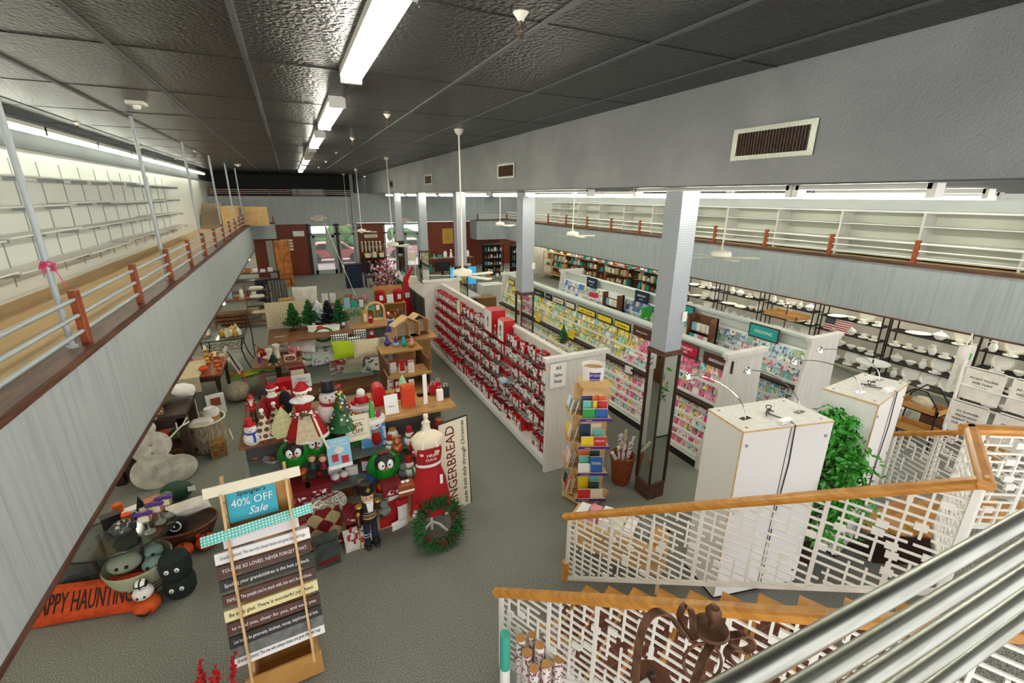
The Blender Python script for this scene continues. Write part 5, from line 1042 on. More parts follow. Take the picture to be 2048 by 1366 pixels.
# snowmen and gift figures on right shelves
for k, (px, py, z, h, sc_f, lb) in enumerate(((782, 895, 1.092, .26, 'green', 'white snow figure with green scarf on the upper shelf, left'), (820, 882, 1.092, .3, 'darkgreen', 'white snow figure with green scarf on the upper shelf, right'), (820, 945, .9, .34, 'green', 'green-scarfed snow figure in front of the shelf middle'), (838, 965, .75, .24, 'softred', 'snow figure hugging a brown bear, lower right'), (836, 1000, .5, .24, 'softred', 'round penguin-like snow figure with red scarf, lower right'), (834, 1030, .3, .22, 'deepred', 'small red-coated snow figure behind the wreath'))):
    s_ = snowman(sh(px, py + 8, 1.092 if z > .95 else (.732 if z > .6 else .432)), h, lb, sc_f, 'softred')
for k, (px, py, z, m, lb) in enumerate(((795, 905, 1.092, 'copper', 'brown bear plush behind the snow figures'), (835, 900, 1.092, 'deepred', 'dark red plush with brown fur at the upper shelf end'), (808, 955, .732, 'greycloth', 'grey plush rabbit-like toy on the middle shelf'), (770, 1030, .432, 'greycloth', 'grey plush toy drooping behind the large nutcracker'), (745, 965, .732, 'blue', 'blue and red knitted stocking heap on the middle shelf'))):
    t = thing('plush_toy', lb, 'plush toy', sh(px, py, z)); MB().ell((0, 0, .08), (.09, .08, .08)).build('body', m, t, True); MB().ell((0, -.02, .19), .06).build('head', m, t, True)
    for sx in (-1, 1): MB().ell((sx * .05, 0, .25), (.022, .015, .03)).build('ear', m, t, True)
for k, (px, py, z, m) in enumerate(((792, 1000, .432, 'red'), (812, 985, .732, 'copper'), (838, 905, 1.092, 'red'))):
    t = mbox(sh(px, py, z), .22, .16, .16, m, ('red gift box with white bow band on the lower shelf', 'brown kraft box with dark ribbon on the middle shelf', 'small red parcel on the upper right shelf')[k]); MB().box((-.11, -.083, .06), (.11, .083, .09)).build('band', 'paper', t); MB().ell((-.03, 0, .18), (.03, .015, .02)).ell((.03, 0, .18), (.03, .015, .02)).build('bow', 'paper', t, True)
def stocking(p, s, lb, m, m2, rz=0):
    t = thing('christmas_stocking', lb, 'stocking', p, rz); MB().at((0, 0, 0), sc=s, rx=PI / 2).cushion((0, .3, 0), (.2, .4, .09)).cushion((-.07, .07, 0), (.32, .17, .09)).build('sock', m, t, True); MB().at((0, 0, 0), sc=s, rx=PI / 2).cushion((0, .5, 0), (.25, .13, .12)).build('cuff', m2, t, True)
stocking(sh(808, 1050, 0.2), .8, 'white Christmas stocking with red patch low on the display', 'whitefab', 'softred', .3); stocking(sh(788, 1045, .2), .9, 'red and white patterned stocking beside the white one', 'softred', 'whitefab', .2)
t = thing('red_jar', 'pair of red lidded candle jars in the display bottom', 'jar', sh(700, 1035, .432)); MB().lathe([(.05, 0), (.08, .05), (.075, .14), (.05, .17), (0, .18)], n=16).build('jar', 'red', t, True); MB().lathe([(.055, .17), (.055, .2), (0, .2)], n=16).build('lid', 'deepred', t, True)
for k, (px, py) in enumerate(((690, 940), (765, 905), (600, 905))): pass
XP = (('softred', 'red'), ('paper', 'white'), ('deepred', 'dark red'), ('red', 'bright red'), ('pinegreen', 'green'), ('copper', 'brown'), ('whitefab', 'cream'))
CHF = [(-.85, 5.78, .432, 2.6, .4, 11, 401, 'the near display low glass shelf', .26), (-.85, 5.85, .732, 2.6, .45, 12, 402, 'the near display middle glass shelf', .28), (-.1, 5.95, 1.092, 1.9, .4, 8, 403, 'the near display upper glass shelf', .28)]
# mannequin with apron
p = W(880, 1060); t = thing('dress_form', 'ivory dress form wearing a red apron beside the display', 'mannequin', (1.28, 5.32, 0))
MB().lathe([(.1, .62), (.19, .72), (.2, .85), (.135, 1.08), (.128, 1.15), (.17, 1.3), (.19, 1.4), (.215, 1.48), (.215, 1.53), (.15, 1.585), (.065, 1.62), (.052, 1.66), (.05, 1.72), (.06, 1.74), (0, 1.75)], n=28, sy=.65).build('torso', 'mann', t, True)
for sx in (-1, 1): MB().ell((sx * .08, -.085, 1.36), (.075, .05, .08)).build('bust', 'mann', t, True)
MB().lathe([(.035, 1.73), (.045, 1.76), (.02, 1.79), (.035, 1.82), (.03, 1.86), (0, 1.875)], n=16).build('neck_cap', cw, t, True)
MB().lathe([(.0, 0), (.0, 0)], n=4).tube([(0, 0, .02), (0, 0, .7)], .02).tube([(-.2, -.1, .0), (-.1, -.05, .12), (0, 0, .16), (.1, -.05, .12), (.2, -.1, 0)], .022).tube([(0, .25, 0), (0, .1, .12), (0, 0, .16)], .022).build('stand', 'whitemetal', t, True)
ap = thing('apron', 'red apron with white lettering worn by the dress form', 'apron', (1.28, 5.32, 0))
def shell(z0, z1, a0, a1, rf, m, nm, par, n=18, kz=8, sy=.65, dr=.012, tp=0):
    vs = []; fs = []
    for s_ in (0, dr):
        for j in range(kz + 1):
            z = z0 + (z1 - z0) * j / kz
            for i in range(n + 1):
                a = (a0 + a1) / 2 + (a1 - a0) * (i / n - .5) * (1 - tp * j / kz); r_ = rf(z, (i / n)) + .012 + s_; vs.append((r_ * math.cos(a), r_ * math.sin(a) * sy, z))
    q = (n + 1) * (kz + 1)
    for j in range(kz):
        for i in range(n):
            a = j * (n + 1) + i; fs += [(q + a, q + a + 1, q + a + n + 2, q + a + n + 1), (a, a + n + 1, a + n + 2, a + 1)]
    mb = MB(); mb.add(vs, fs); return mb.build(nm, m, par, True)
def body_r(z):
    P_ = [(.4, .27), (.62, .24), (.72, .225), (.85, .21), (1.08, .14), (1.15, .135), (1.3, .175), (1.38, .2), (1.46, .215), (1.56, .17)]
    for i in range(len(P_) - 1):
        if z <= P_[i + 1][0]: f = (z - P_[i][0]) / (P_[i + 1][0] - P_[i][0]); return P_[i][1] + f * (P_[i + 1][1] - P_[i][1])
    return .17
shell(.38, 1.14, -PI - .05, .15, lambda z, u: body_r(z) + .012 * math.sin(u * 22) * (1.15 - z), 'softred', 'skirt', ap)
shell(1.14, 1.42, -PI * .92, -PI * .08, lambda z, u: body_r(z) + .01, 'softred', 'bib', ap, tp=.45)
shell(1.12, 1.165, -PI - .1, .2, lambda z, u: body_r(z) + .014, 'plush', 'waistband', ap)
for sx in (-1, 1): MB().tube([(sx * .1, -.15, 1.43), (sx * .08, -.1, 1.55), (sx * .04, -.02, 1.63), (0, .045, 1.64)], .01, n=6).build('neck_strap', 'paper', ap)
text('MRS', .06, 'paper', ap, (0, -.17, 1.33), (1, 0, 0), (0, 0, 1)); text('CLAUS', .05, 'paper', ap, (0, -.168, 1.27), (1, 0, 0), (0, 0, 1))
MB().box((.11, -.16, .86), (.15, -.15, 1.0)).build('white_label', 'paper', ap); MB().box((.05, -.185, 1.33), (.1, -.175, 1.4)).build('tag', 'beige', ap)
# wreath
p = W(872, 1095); wr = thing('pine_wreath', 'bushy green pine wreath with dark red berries leaning at the dress form foot', 'wreath', (1.3, 5.0, .35), .1, None, -.35)
b = MB(); rg = random.Random(4)
for q in range(900):
    a = rg.uniform(0, 6.28); r_ = .26 + rg.uniform(-.07, .07); c = Vector((r_ * math.cos(a), rg.uniform(-.06, .06), r_ * math.sin(a))); dr = Vector((math.cos(a) + rg.uniform(-.9, .9), rg.uniform(-1, .7), math.sin(a) + rg.uniform(-.9, .9))).normalized(); b.tube([c, c + dr * rg.uniform(.06, .13)], .008, n=3, r2=.002, cap=False)
b.build('needles', 'pinegreen', wr)
b = MB()
for q in range(40):
    a = rg.choice((.3, 1.2, 2.3, 3.6, 4.6, 5.3)) + rg.uniform(-.25, .25); r_ = .26 + rg.uniform(-.06, .06); b.ell((r_ * math.cos(a), -.08 + rg.uniform(-.03, .02), r_ * math.sin(a)), rg.uniform(.01, .022), n=6, k=4)
b.build('berries', 'deepred', wr); MB().tube([(.2 * math.cos(a), .02, .2 * math.sin(a)) for a in [i * PI / 12 for i in range(25)]], .012).build('ring', 'bark', wr)
# tall gingerbread sign
bn = thing('wooden_sign', 'tall cream board lettered FRESH GINGERBREAD standing behind the dress form', 'sign', (1.8, 5.62, 0)); bn.rotation_euler = (-.05, 0, .25)
MB().box((-.27, 0, 0), (.22, .02, 1.5)).build('board', mat('cream_board', '#e6dfc4', .7), bn); MB().box((-.28, -.005, 1.49), (.23, .025, 1.505)).box((.215, -.004, 0), (.228, .024, 1.5)).box((-.28, -.004, 0), (-.267, .024, 1.5)).build('edge_strip', 'black', bn)
text('GINGERBREAD', .22, 'deepred', bn, (-.08, -.003, .72), (0, 0, 1), (-1, 0, 0), width=1.4); text('made fresh daily through Christmas', .09, 'ink', bn, (.13, -.003, .74), (0, 0, 1), (-1, 0, 0), width=1.4, shear=.3)
# ---- sign rack in front
rk = thing('sign_rack', 'notched wooden rack holding rows of narrow slogan boards, front left', 'display rack', (-.6, 3.9, 0), .04)
rlen = Vector((0, .28, 2.0))
for sx in (-.26, .26):
    MB().prism([(0, 0), (.34, 0), (.36, .1), (.30, .4), (.46, 1.0), (.52, 2.0), (.6, 2.12), (.54, 2.14), (.44, 2.0), (.3, 1.0), (.2, .4), (.06, .3)], (sx - .012, -.1, 0), (0, 1, 0), (0, 0, 1), (.024, 0, 0)).build('side_rail', 'pine', rk)
    for k in range(12): MB().box((sx - .014, -.05 + .035 * k - .04, .42 + .135 * k), (sx + .014, -.05 + .035 * k + .08, .46 + .135 * k)).build('notch', 'pine', rk)
MB().box((-.33, -.12, .02), (.33, -.1, .3)).box((-.3, .2, .02), (.3, .22, .5)).box((-.3, -.1, .02), (.3, .2, .04)).build('floor_bin', 'mdf', rk)
MB().box((-.29, .36, 1.55), (.29, .385, 2.05)).build('header_board', 'mdf', rk); MB().box((-.3, .2, .5), (.3, .3, .9)).build('back_board', 'mdf', rk)
for sx in (-.26, .26):
    MB().prism([(-.22, .3), (-.19, .3)] + [(-.185 + .26 * (k * .135) + .02 * (k % 2), .3 + k * .135) for k in range(1, 13)] + [(.25, 2.08)] + [(-.21 + .26 * (k * .135) - .014 * (k % 2), .3 + k * .135) for k in range(12, 0, -1)], (sx - .01, 0, 0), (0, 1, 0), (0, 0, 1), (.02, 0, 0)).build('front_slat', 'pine', rk)
KM = Matrix.Translation((-.6, 3.9, 0)) @ Matrix.Rotation(.04, 4, 'Z')
def plank(z, s, m, tm, lb, w=.78, h=.085, dy=0, sz=.045, dx=0, shear=0):
    t = KM @ Vector((dx, -.14 + (z - .42) * .26 + dy, z)); q = thing('slogan_board', lb, 'sign board', t, .04 + R.uniform(-.02, .02), 'slogan boards on the notched rack', -.35)
    MB().box((-w / 2, 0, 0), (w / 2, .035, h)).build('board', m, q, bev=.002)
    if s: text(s, sz, tm, q, (0, -.002, h / 2), (1, 0, 0), (0, 0, 1), width=w * .9, shear=shear)
brb = mat('chocolate_board', '#5a3526', .55, h2='#48291d', scale=5); dkb = mat('charcoal_board', '#2b2924', .6); 
pl = [(.5, 'Grandma (noun): The one who always listens and gives the best hugs', 'paper', 'ink', 'lowest white slogan board about Grandma'), (.58, None, 'greycloth', 'ink', 'blank pale board just above the lowest slogan board'), (.68, 'Let home be generosity, kindness, money, helpfulness and love', dkb, 'paper', 'charcoal board lettered in white script, second up'), (.8, 'to need you, cheer for you, and want you', brb, 'paper', 'chocolate board with small script under the cream board'), (.93, 'Be truly glad. There is wonderful joy ahead.', mat('butter_board', '#e7dca4', .6), 'ink', 'pale yellow Be truly glad board'), (1.06, "FAMILY: The people you're stuck with, but can't live without.", brb, 'paper', 'brown FAMILY slogan board'), (1.2, 'Spoiling your grandchildren is the best payback.', dkb, 'paper', 'charcoal grandchildren slogan board'), (1.33, 'YOU ARE SO LOVED. NEVER FORGET THAT.', brb, 'paper', 'brown YOU ARE SO LOVED slogan board'), (1.45, 'Grandma (noun): The one who always listens and gives the best hugs.', 'paper', 'greycloth', 'upper white Grandma slogan board')]
for z, s, m, tm, lb in pl: plank(z, s, m, tm, lb, h=.1)
plank(1.56, None, mat('pink_white_sign', '#efe4e2', .6), 'ink', 'white board with pink flower print half hidden in the rack', w=.62, h=.14, dy=.03); plank(1.66, None, brb, 'ink', 'blank chocolate board under the polka-dot strip', w=.7, h=.06, dy=.02); plank(2.06, None, mat('bleached_board', '#e9e1c6', .6), 'ink', 'pale blank board laid across the rack top', w=.78, h=.09, dy=-.02)
q = thing('sale_sign', 'turquoise 40% OFF sale sign clipped on the sign rack', 'sign', KM @ Vector((-.04, .28, 1.74)), .04, None, -.3); MB().box((-.2, 0, 0), (.2, .008, .3)).build('card', 'aqua', q)
text("Spangler's", .06, 'ink', q, (0, -.003, .25), (1, 0, 0), (0, 0, 1), shear=.2); text('40% OFF', .1, 'paper', q, (0, -.003, .165), (1, 0, 0), (0, 0, 1), width=.34); text('Sale', .1, 'paper', q, (.03, -.003, .07), (1, 0, 0), (0, 0, 1), shear=.4)
dots = bpy.data.materials.new('aqua_polka'); dots.use_nodes = True; nt = dots.node_tree; N = nt.nodes.new; L = nt.links.new
tc = N('ShaderNodeTexCoord'); vo = N('ShaderNodeTexVoronoi'); vo.inputs['Scale'].default_value = 38; vo.inputs['Randomness'].default_value = .1; L(tc.outputs['Object'], vo.inputs['Vector']); lt = N('ShaderNodeMath'); lt.operation = 'LESS_THAN'; lt.inputs[1].default_value = .3; L(vo.outputs['Distance'], lt.inputs[0]); mi = N('ShaderNodeMix'); mi.data_type = 'RGBA'; mi.inputs[6].default_value = lin('#5cc4ba'); mi.inputs[7].default_value = lin('#e6f2ea'); L(lt.outputs[0], mi.inputs[0]); L(mi.outputs[2], nt.nodes['Principled BSDF'].inputs['Base Color'])
q = thing('polka_board', 'mint polka-dot strip with bow lying across the sign rack', 'sign board', KM @ Vector((0, .12, 1.71)), .12, None, -.9); MB().box((-.45, 0, 0), (.45, .02, .09)).build('board', dots, q); MB().tube([(.44, 0, .05), (.52, -.02, .08), (.56, 0, .05), (.5, .0, .02), (.44, 0, .05)], .008).build('bow', 'beige', q)
# ---- T2 (pine trees) unit behind
t2 = thing('pine_tree_display_unit', 'second long display unit with walnut top carrying small artificial pines', 'display unit', (-.9, 12.3, 0))
p0_, p1_ = W(536, 688, 1.15), W(775, 650, 1.15)
MB().box((0, -.3, 1.11), (2.0, 1.0, 1.15)).build('top_board', 'shelfwood', t2); MB().box((2.0, .15, 1.11), (3.3, 1.15, 1.15)).build('top_board', 'tan', t2)
MB().box((.75, -1.6, 0), (2.3, .7, .14)).build('base', 'shelfwood', t2)
for z, y0 in ((.42, -1.6), (.75, -1.05)): MB().box((.78, y0, z), (2.28, .6, z + .012)).build('glass_shelf', 'gshelf', t2)
MB().box((.78, .3, .14), (2.95, .33, 1.11)).build('centre_panel', 'greycloth', t2)
for x in (.78, 1.5, 2.28): MB().box((x, -.25, .14), (x + .01, .6, 1.11)).build('glass_divider', 'glass', t2)
def onU(px, py): return W(px, py, 1.15)
def pine(p, h, lb, m, base='black', seed=0, tagc=True):
    t = thing('small_pine', lb, 'plant', p); b = MB(); rg = random.Random(seed)
    for q in range(260):
        z = rg.uniform(.16, 1) * h; a = rg.uniform(0, 6.28); L_ = (1.02 - z / h) * h * .42 * rg.uniform(.5, 1) + .02
        e = Vector((L_ * math.cos(a), L_ * math.sin(a), z + L_ * .25)); b.tube([(0, 0, z - .02), e], .012, n=3, cap=False)
        b.ell(tuple(e), (.022, .022, .018), n=5, k=3)
    b.build('needles', m, t); MB().tube([(0, 0, 0), (0, 0, h * .9)], .012).build('trunk', 'bark', t)
    b = MB()
    for k in range(4): b.tube([(0, 0, .04), (.14 * math.cos(k * PI / 2 + .5), .14 * math.sin(k * PI / 2 + .5), .01)], .01, n=5)
    b.build('stand', base, t)
    if tagc: MB().box((.04, -.1, .08), (.12, -.09, .17)).build('price_tag', 'paper', t)
pine(onU(589, 661), 0.74, 'leftmost small green artificial pine on the walnut board', 'pinegreen', seed=1, tagc=False); pine(onU(622, 657), 0.78, 'second small green artificial pine with white price tag', 'pinegreen', seed=2); pine(onU(640, 652), 0.70, 'white artificial pine between the green and black ones', 'whiteleaf', seed=3, tagc=False); pine(onU(659, 655), 0.74, 'black artificial pine on the walnut board', 'softblack', seed=4, tagc=False); pine(onU(681, 655), 0.78, 'green artificial pine right of the black one', 'pinegreen', seed=5)
t = thing('canvas_panel', 'large cream canvas with thin drawn grass stems leaning behind the pines', 'picture', onU(576, 652), .0, None, -.12); MB().box((-.5, 0, 0), (.55, .03, .68)).build('canvas', 'beige', t)
b = MB(); rg = random.Random(5)
for k in range(9): x = -.32 + .07 * k; b.tube([(x, -.004, .02), (x + .01, -.004, rg.uniform(.2, .38))], .003, n=3)
b.build('drawn_stem', 'dark', t)
t = mbox(onU(712, 645), .34, .2, .2, mat('stone_trough', '#9b9a86', .8), 'stone-coloured planter trough with silvery green leaves', 'planter', 'planter_trough'); b = MB(); rg = random.Random(6)
for q in range(110): c = Vector((rg.uniform(-.22, .24), rg.uniform(-.12, .12), rg.uniform(.18, .42))); b.ell(tuple(c), (.03, .015, .02), n=5, k=3); b.tube([(c.x * .5, c.y * .5, .15), c], .004, n=3, cap=False)
b.build('foliage', mat('sage_leaf', '#7c9a72', .7), t)
t = thing('wooden_arch', 'pale wooden arch frame with hanging items on the display right end', 'arch', onU(752, 640)); MB().tube([(-.25, 0, 0), (-.25, 0, .3)] + [(-.25 * math.cos(a), 0, .3 + .22 * math.sin(a)) for a in [i * PI / 10 for i in range(1, 10)]] + [(.25, 0, .3), (.25, 0, 0)], .035, n=6).build('arch', 'pine', t); MB().box((-.3, -.1, 0), (.3, .1, .03)).build('base', 'pine', t)
for k, (x, m) in enumerate(((-.08, 'teal'), (.08, 'paper'))): one(MB().box((-.05, -.01, 0), (.05, .01, .14)), 'hanging_plaque', m, ('small teal plaque hanging in the wooden arch', 'small white plaque hanging in the wooden arch')[k], 'plaque', tuple(onU(752, 640) + Vector((x, 0, .3))))
mbox(onU(727, 645), .12, .2, .32, mat('ochre_wood', '#b5973f', .6), 'ochre wooden frame box standing beside the arch', 'box', 'frame_box', .5, extra='creampaper')
t = santa(onU(742, 648), .26, 'small green and red elf figurine in front of the arch', False); t = mbox(onU(777, 636), .14, .12, .17, 'red', 'red and white striped gift box at the display right corner'); MB().box((-.025, -.063, 0), (.025, .063, .172)).build('band', 'paper', t)
# pillows and textiles on T2 shelves
def pillow(p, w, h, lb, m, rz=0, rx=1.1, extra=None, th=.13, cat='pillow'):
    t = thing('pillow', lb, cat, p, rz); t.rotation_euler = (rx, 0, rz); w *= 1.5; h *= 1.45; MB().cushion((0, h / 2, 0), (w, h, th * 1.3)).build('cover', m, t, True)
    if extra: extra(t, w, h)
    return t
def wreath_motif(t, w, h):
    MB().tube([(.28 * w * math.cos(a), h / 2 + .28 * w * math.sin(a) * .8, .07) for a in [i * PI / 10 for i in range(21)]], .035, n=6).build('green_wreath_motif', 'felt', t); MB().ell((-.1 * w, h * .8, .09), (.09, .06, .02)).build('red_bow_motif', 'red', t, True)
def blue_script(t, w, h): text('let it snow', .12, 'navy', t, (0, h / 2, .07), (1, 0, 0), (0, 1, 0), width=w * .7, shear=.3)
pillow(W(620, 685, .8), .5, .36, 'pale blue-white quilted pillow on the tree unit shelf', 'lightblue', -.5, .6)
pillow(W(648, 694, .78), .55, .45, 'white pillow with green wreath and red bow, upper', 'whitefab', -.2, .9, wreath_motif)
pillow(W(625, 730, .45), .55, .42, 'second white pillow with green wreath, lower left', 'whitefab', .2, .7, wreath_motif)
pillow(W(600, 705, .77), .5, .36, 'white pillow with blue script lettering on the left', 'whitefab', -.3, .8, blue_script)
pillow(W(655, 728, .45), .5, .36, 'white printed pillow below the wreath pillow', print_mat('toile', '#e9e5dd', '#7f8a92', None, 12), .1, .7)
pillow(W(697, 716, .765), .45, .34, 'lime green furry pillow in the middle of the tree unit', 'lime', .05, .9)
pillow(W(735, 714, .765), .42, .34, 'beige plush pillow right of the lime one', 'beige', -.1, .9)
pillow(W(715, 745, .2), .5, .32, 'beige pillow with red printed lettering near the bottom', 'beige', -.25, .7)
pillow(W(683, 745, .2), .36, .3, 'dark red patterned pillow at the bottom of the tree unit', print_mat('redpat', '#9c1520', '#e6d8cf', None, 14), .2, .9)
pillow(W(745, 745, .2), .4, .32, 'white pillow with a black and white bird near the bottom', print_mat('birdpat', '#e9e6e0', '#33312f', '#a5333a', 8), -.3, .8)
ck2 = bpy.data.materials.new('window_check'); ck2.use_nodes = True; nt = ck2.node_tree; N = nt.nodes.new; L = nt.links.new; tc = N('ShaderNodeTexCoord'); br_ = N('ShaderNodeTexBrick'); br_.offset = 0; br_.inputs['Scale'].default_value = 9; br_.inputs['Brick Width'].default_value = .5; br_.inputs['Row Height'].default_value = .5; br_.inputs['Mortar Size'].default_value = .09
mp = N('ShaderNodeMapping'); mp.inputs['Rotation'].default_value = (PI / 2, 0, 0); L(tc.outputs['Object'], mp.inputs[0]); L(mp.outputs[0], br_.inputs[0]); br_.inputs['Color1'].default_value = lin('#efefec'); br_.inputs['Color2'].default_value = lin('#efefec'); br_.inputs['Mortar'].default_value = lin('#111111'); L(br_.outputs[0], nt.nodes['Principled BSDF'].inputs['Base Color'])
for k, (px, py, w) in enumerate(((682, 700, .42), (710, 706, .36), (722, 690, .32))):
    q = W(px, py, .78); t = thing('checked_bag', ('black and white checked cloth bag hanging at the tree unit, left', 'black and white checked cloth bag hanging at the tree unit, middle', 'small checked cloth bag behind the middle one')[k], 'bag', (q.x, q.y, .78)); MB().at((0, 0, 0), rx=PI / 2).cushion((0, .22, 0), (w, .46, .2)).build('bag', ck2, t, True); MB().tube([(-w * .3, 0, .3), (0, 0, .38), (w * .3, 0, .3)], .008).build('strap', 'black', t)
t = santa(W(745, 685, .76), .36, 'red and white felt Santa bag near the tree unit right end', False)
sheet('sale_sign', .16, .2, 'small cream 60% OFF sign at the tree unit corner', 'sign', W(765, 690, .78), 0, -.1, (('60%', .65, .06), ('OFF', .35, .06)), m='creampaper', frame=mat('ivory_frame', '#d9cfa6', .5))
sheet('scalloped_sign', .3, .36, 'white All Sales Final sign behind the carved mugs', 'sign', W(565, 700, .8), 0, -.1, (('All', .8, .08), ('Sales', .55, .07), ('Final', .3, .07)))
sheet('boxed_sign', .4, .3, 'white Merry Christmas box sign with faint script', 'sign', W(605, 775, .45), .05, -.25, (('Merry', .68, .07, 'greycloth'), ('Christmas', .4, .07, 'greycloth')))
b = MB(); rg = random.Random(12)
for q in range(420): b.ell((rg.uniform(-.5, .5), rg.uniform(-.15, .15), rg.uniform(.02, .22)), rg.uniform(.015, .03), m=rg.choice((0, 0, 1, 2)), n=5, k=3)
tag(b.build('tinsel_picks', ['dark', 'deepred', 'pink']), 'tangled heap of dark and red glitter picks behind the near table', 'tinsel', None, 'stuff').location = (.45, 8.3, .6)
one(MB().box((-.6, -.2, 0), (.6, .2, .6)), 'low_plinth', 'shelfwood', 'low walnut plinth carrying the glitter picks', 'plinth', (.45, 8.3, 0))
# intermediate unit between T1 and T2: left shelf with mugs, mailbox box; right little shelves
lu = thing('walnut_side_shelf', 'walnut side shelf with reindeer mugs, left of centre', 'shelf', (-1.22, 11.2, 0)); MB().box((0, 0, .78), (1.05, 1.0, .82)).build('top_board', 'shelfwood', lu); MB().box((.45, .08, 0), (.55, .5, .78)).box((0, .1, 0), (.9, .5, .08)).build('support', 'dark', lu)
MB().box((0.05, .02, .4), (.95, .52, .43)).build('lower_shelf', 'shelfwood', lu)
def onV(px, py): return W(px, py, .82)
for k, (px, py, m, lb) in enumerate(((524, 712, 'red', 'red polka-dot reindeer mug on the walnut side shelf'), (585, 707, 'pink', 'pink-blanketed reindeer ornament behind the wooden block'))):
    t = thing('reindeer_mug', lb, 'mug', onV(px, py)); MB().lathe([(.08, 0), (.1, .05), (.09, .17), (.085, .17), (.08, .03), (0, .02)], n=18).build('cup', m, t, True); MB().ell((.0, -.1, .12), (.05, .06, .05)).build('muzzle', 'copper', t, True)
    for sx in (-1, 1): MB().tube([(sx * .05, 0, .16), (sx * .09, 0, .25), (sx * .07, 0, .32)], .008).tube([(sx * .09, 0, .25), (sx * .13, 0, .29)], .007).build('antler', 'pine', t)
for k, (px, py, h) in enumerate(((540, 718, .26), (555, 715, .34))):
    t = thing('boot_vase', ('cream boot-shaped vase, shorter one', 'cream boot-shaped vase, taller one')[k], 'vase', onV(px, py)); MB().lathe([(.07, 0), (.06, .1), (.055, h - .08), (.08, h - .05), (.08, h), (.06, h)], n=16).ell((-.06, 0, .05), (.1, .06, .05)).build('vase', 'cream', t, True); MB().lathe([(.082, h - .07), (.09, h - .04), (.082, h - .01)], n=16).build('fur_cuff', 'whitefab', t, True)
pine(onV(548, 728), .22, 'tiny dark pine in a white pot on the walnut side shelf', 'darkgreen', 'paper', seed=9, tagc=False)
t = mbox(onV(581, 722), .26, .07, .16, 'beige', 'wooden block sign with red oval lettering', 'sign', 'block_sign'); MB().ell((0, -.04, .08), (.11, .006, .05)).build('red_oval', 'deepred', t, True); text('Merry', .05, 'paper', t, (0, -.05, .08), (1, 0, 0), (0, 0, 1))
for k, (px, py) in enumerate(((520, 725), (598, 712))):
    t = thing('small_elf', ('tiny elf figurine at the left corner of the walnut side shelf', 'tiny elf figurine at the right of the walnut side shelf')[k], 'figurine', onV(px, py)); MB().lathe([(.04, 0), (.03, .1), (.02, .14)], n=10).build('body', ('purple', 'deepred')[k], t, True); MB().ell((0, 0, .16), .03).lathe([(.03, .17), (0, .27)], n=8).build('head', 'skin', t, True)
t = mbox(W(562, 795, .3), .5, .3, .42, mat('gloss_red', '#c3121b', .2), 'large shiny red tin mailbox box left of the Merry Christmas sign', 'tin box', 'red_post_box', .1); MB().box((-.2, -.155, .05), (.02, -.15, .2)).box((.06, -.155, .08), (.2, -.15, .2)).build('window_card', 'creampaper', t); MB().box((-.22, -.1, .42), (-.02, .1, .5)).build('silver_drum', 'steel', t); one(MB().box((-.4, -.25, 0), (.45, .3, .3)), 'wood_riser', 'shelfwood', 'walnut riser under the shiny red mailbox', 'riser', (W(562, 795, .3).x, W(562, 795, .3).y, 0))
t = mbox(W(598, 765, .45), .34, .2, .42, 'deepred', 'red and white picture crate with green bow beside the script sign', 'crate', 'picture_crate', extra='creampaper')
# right little walnut shelves
ru = thing('tiered_card_shelf', 'small tan tiered shelf with card packs near the gondola aisle', 'shelf', (1.52, 9.2, 0))
for z, y0 in ((1.05, 1.15), (.72, .35), (.38, .1)): MB().box((0, y0, z - .035), (1.0, y0 + .65, z)).build('board', 'tan', ru)
for x in (.02, .95): MB().box((x, .5, 0), (x + .03, 1.75, 1.0)).build('side', 'brownwood', ru)
MB().box((0, .1, 0), (1, 1.8, .08)).build('base', 'brownwood', ru)
for k, (px, py, m) in enumerate(((775, 692, 'purple'), (792, 693, 'lightblue'), (808, 692, 'teal'), (824, 694, 'gold'))):
    t = thing('glass_gnome', f"{('purple', 'blue', 'teal', 'amber')[k]} glass gnome on the top tan shelf", 'figurine', W(px, py, 1.05)); MB().ell((0, 0, .07), (.08, .07, .07)).build('body', m, t, True); MB().lathe([(.06, .1), (.04, .18), (.0, .3)], n=12).build('hat', ('blue', 'purple', 'aqua', 'pink')[k], t, True)
for k in range(3):
    q = W(787 + 18 * k, 745, .72); t = mbox(q, .14, .04, .3, 'paper', ('white card pack with small print in the clear tray, left', 'red card pack in the clear tray, middle', 'white card pack with pink top in the clear tray, right')[k], 'card pack', 'card_pack', extra=('paper', 'red', 'paper')[k]); MB().box((-.072, -.022, .24), (.072, .022, .302)).build('header_strip', ('softred', 'red', 'pink')[k], t)
one(MB().box((0, 0, 0), (.56, .16, .1)), 'clear_tray', 'glass', 'clear acrylic tray holding the card packs', 'tray', tuple(W(787, 745, .72) + Vector((-.1, -.1, 0))))
for k in range(4):
    q = W(782 + 14 * k, 782, .38); mbox(q, .12, .05, .28, ('paper', 'softred', 'softred', 'paper')[k], ('white', 'red', 'second red', 'pale')[k] + ' card pack on the lower tan shelf', 'card pack', 'card_pack', extra=print_mat('packprint', '#efe8e6', '#c23a48', '#3a8a5c', 12))
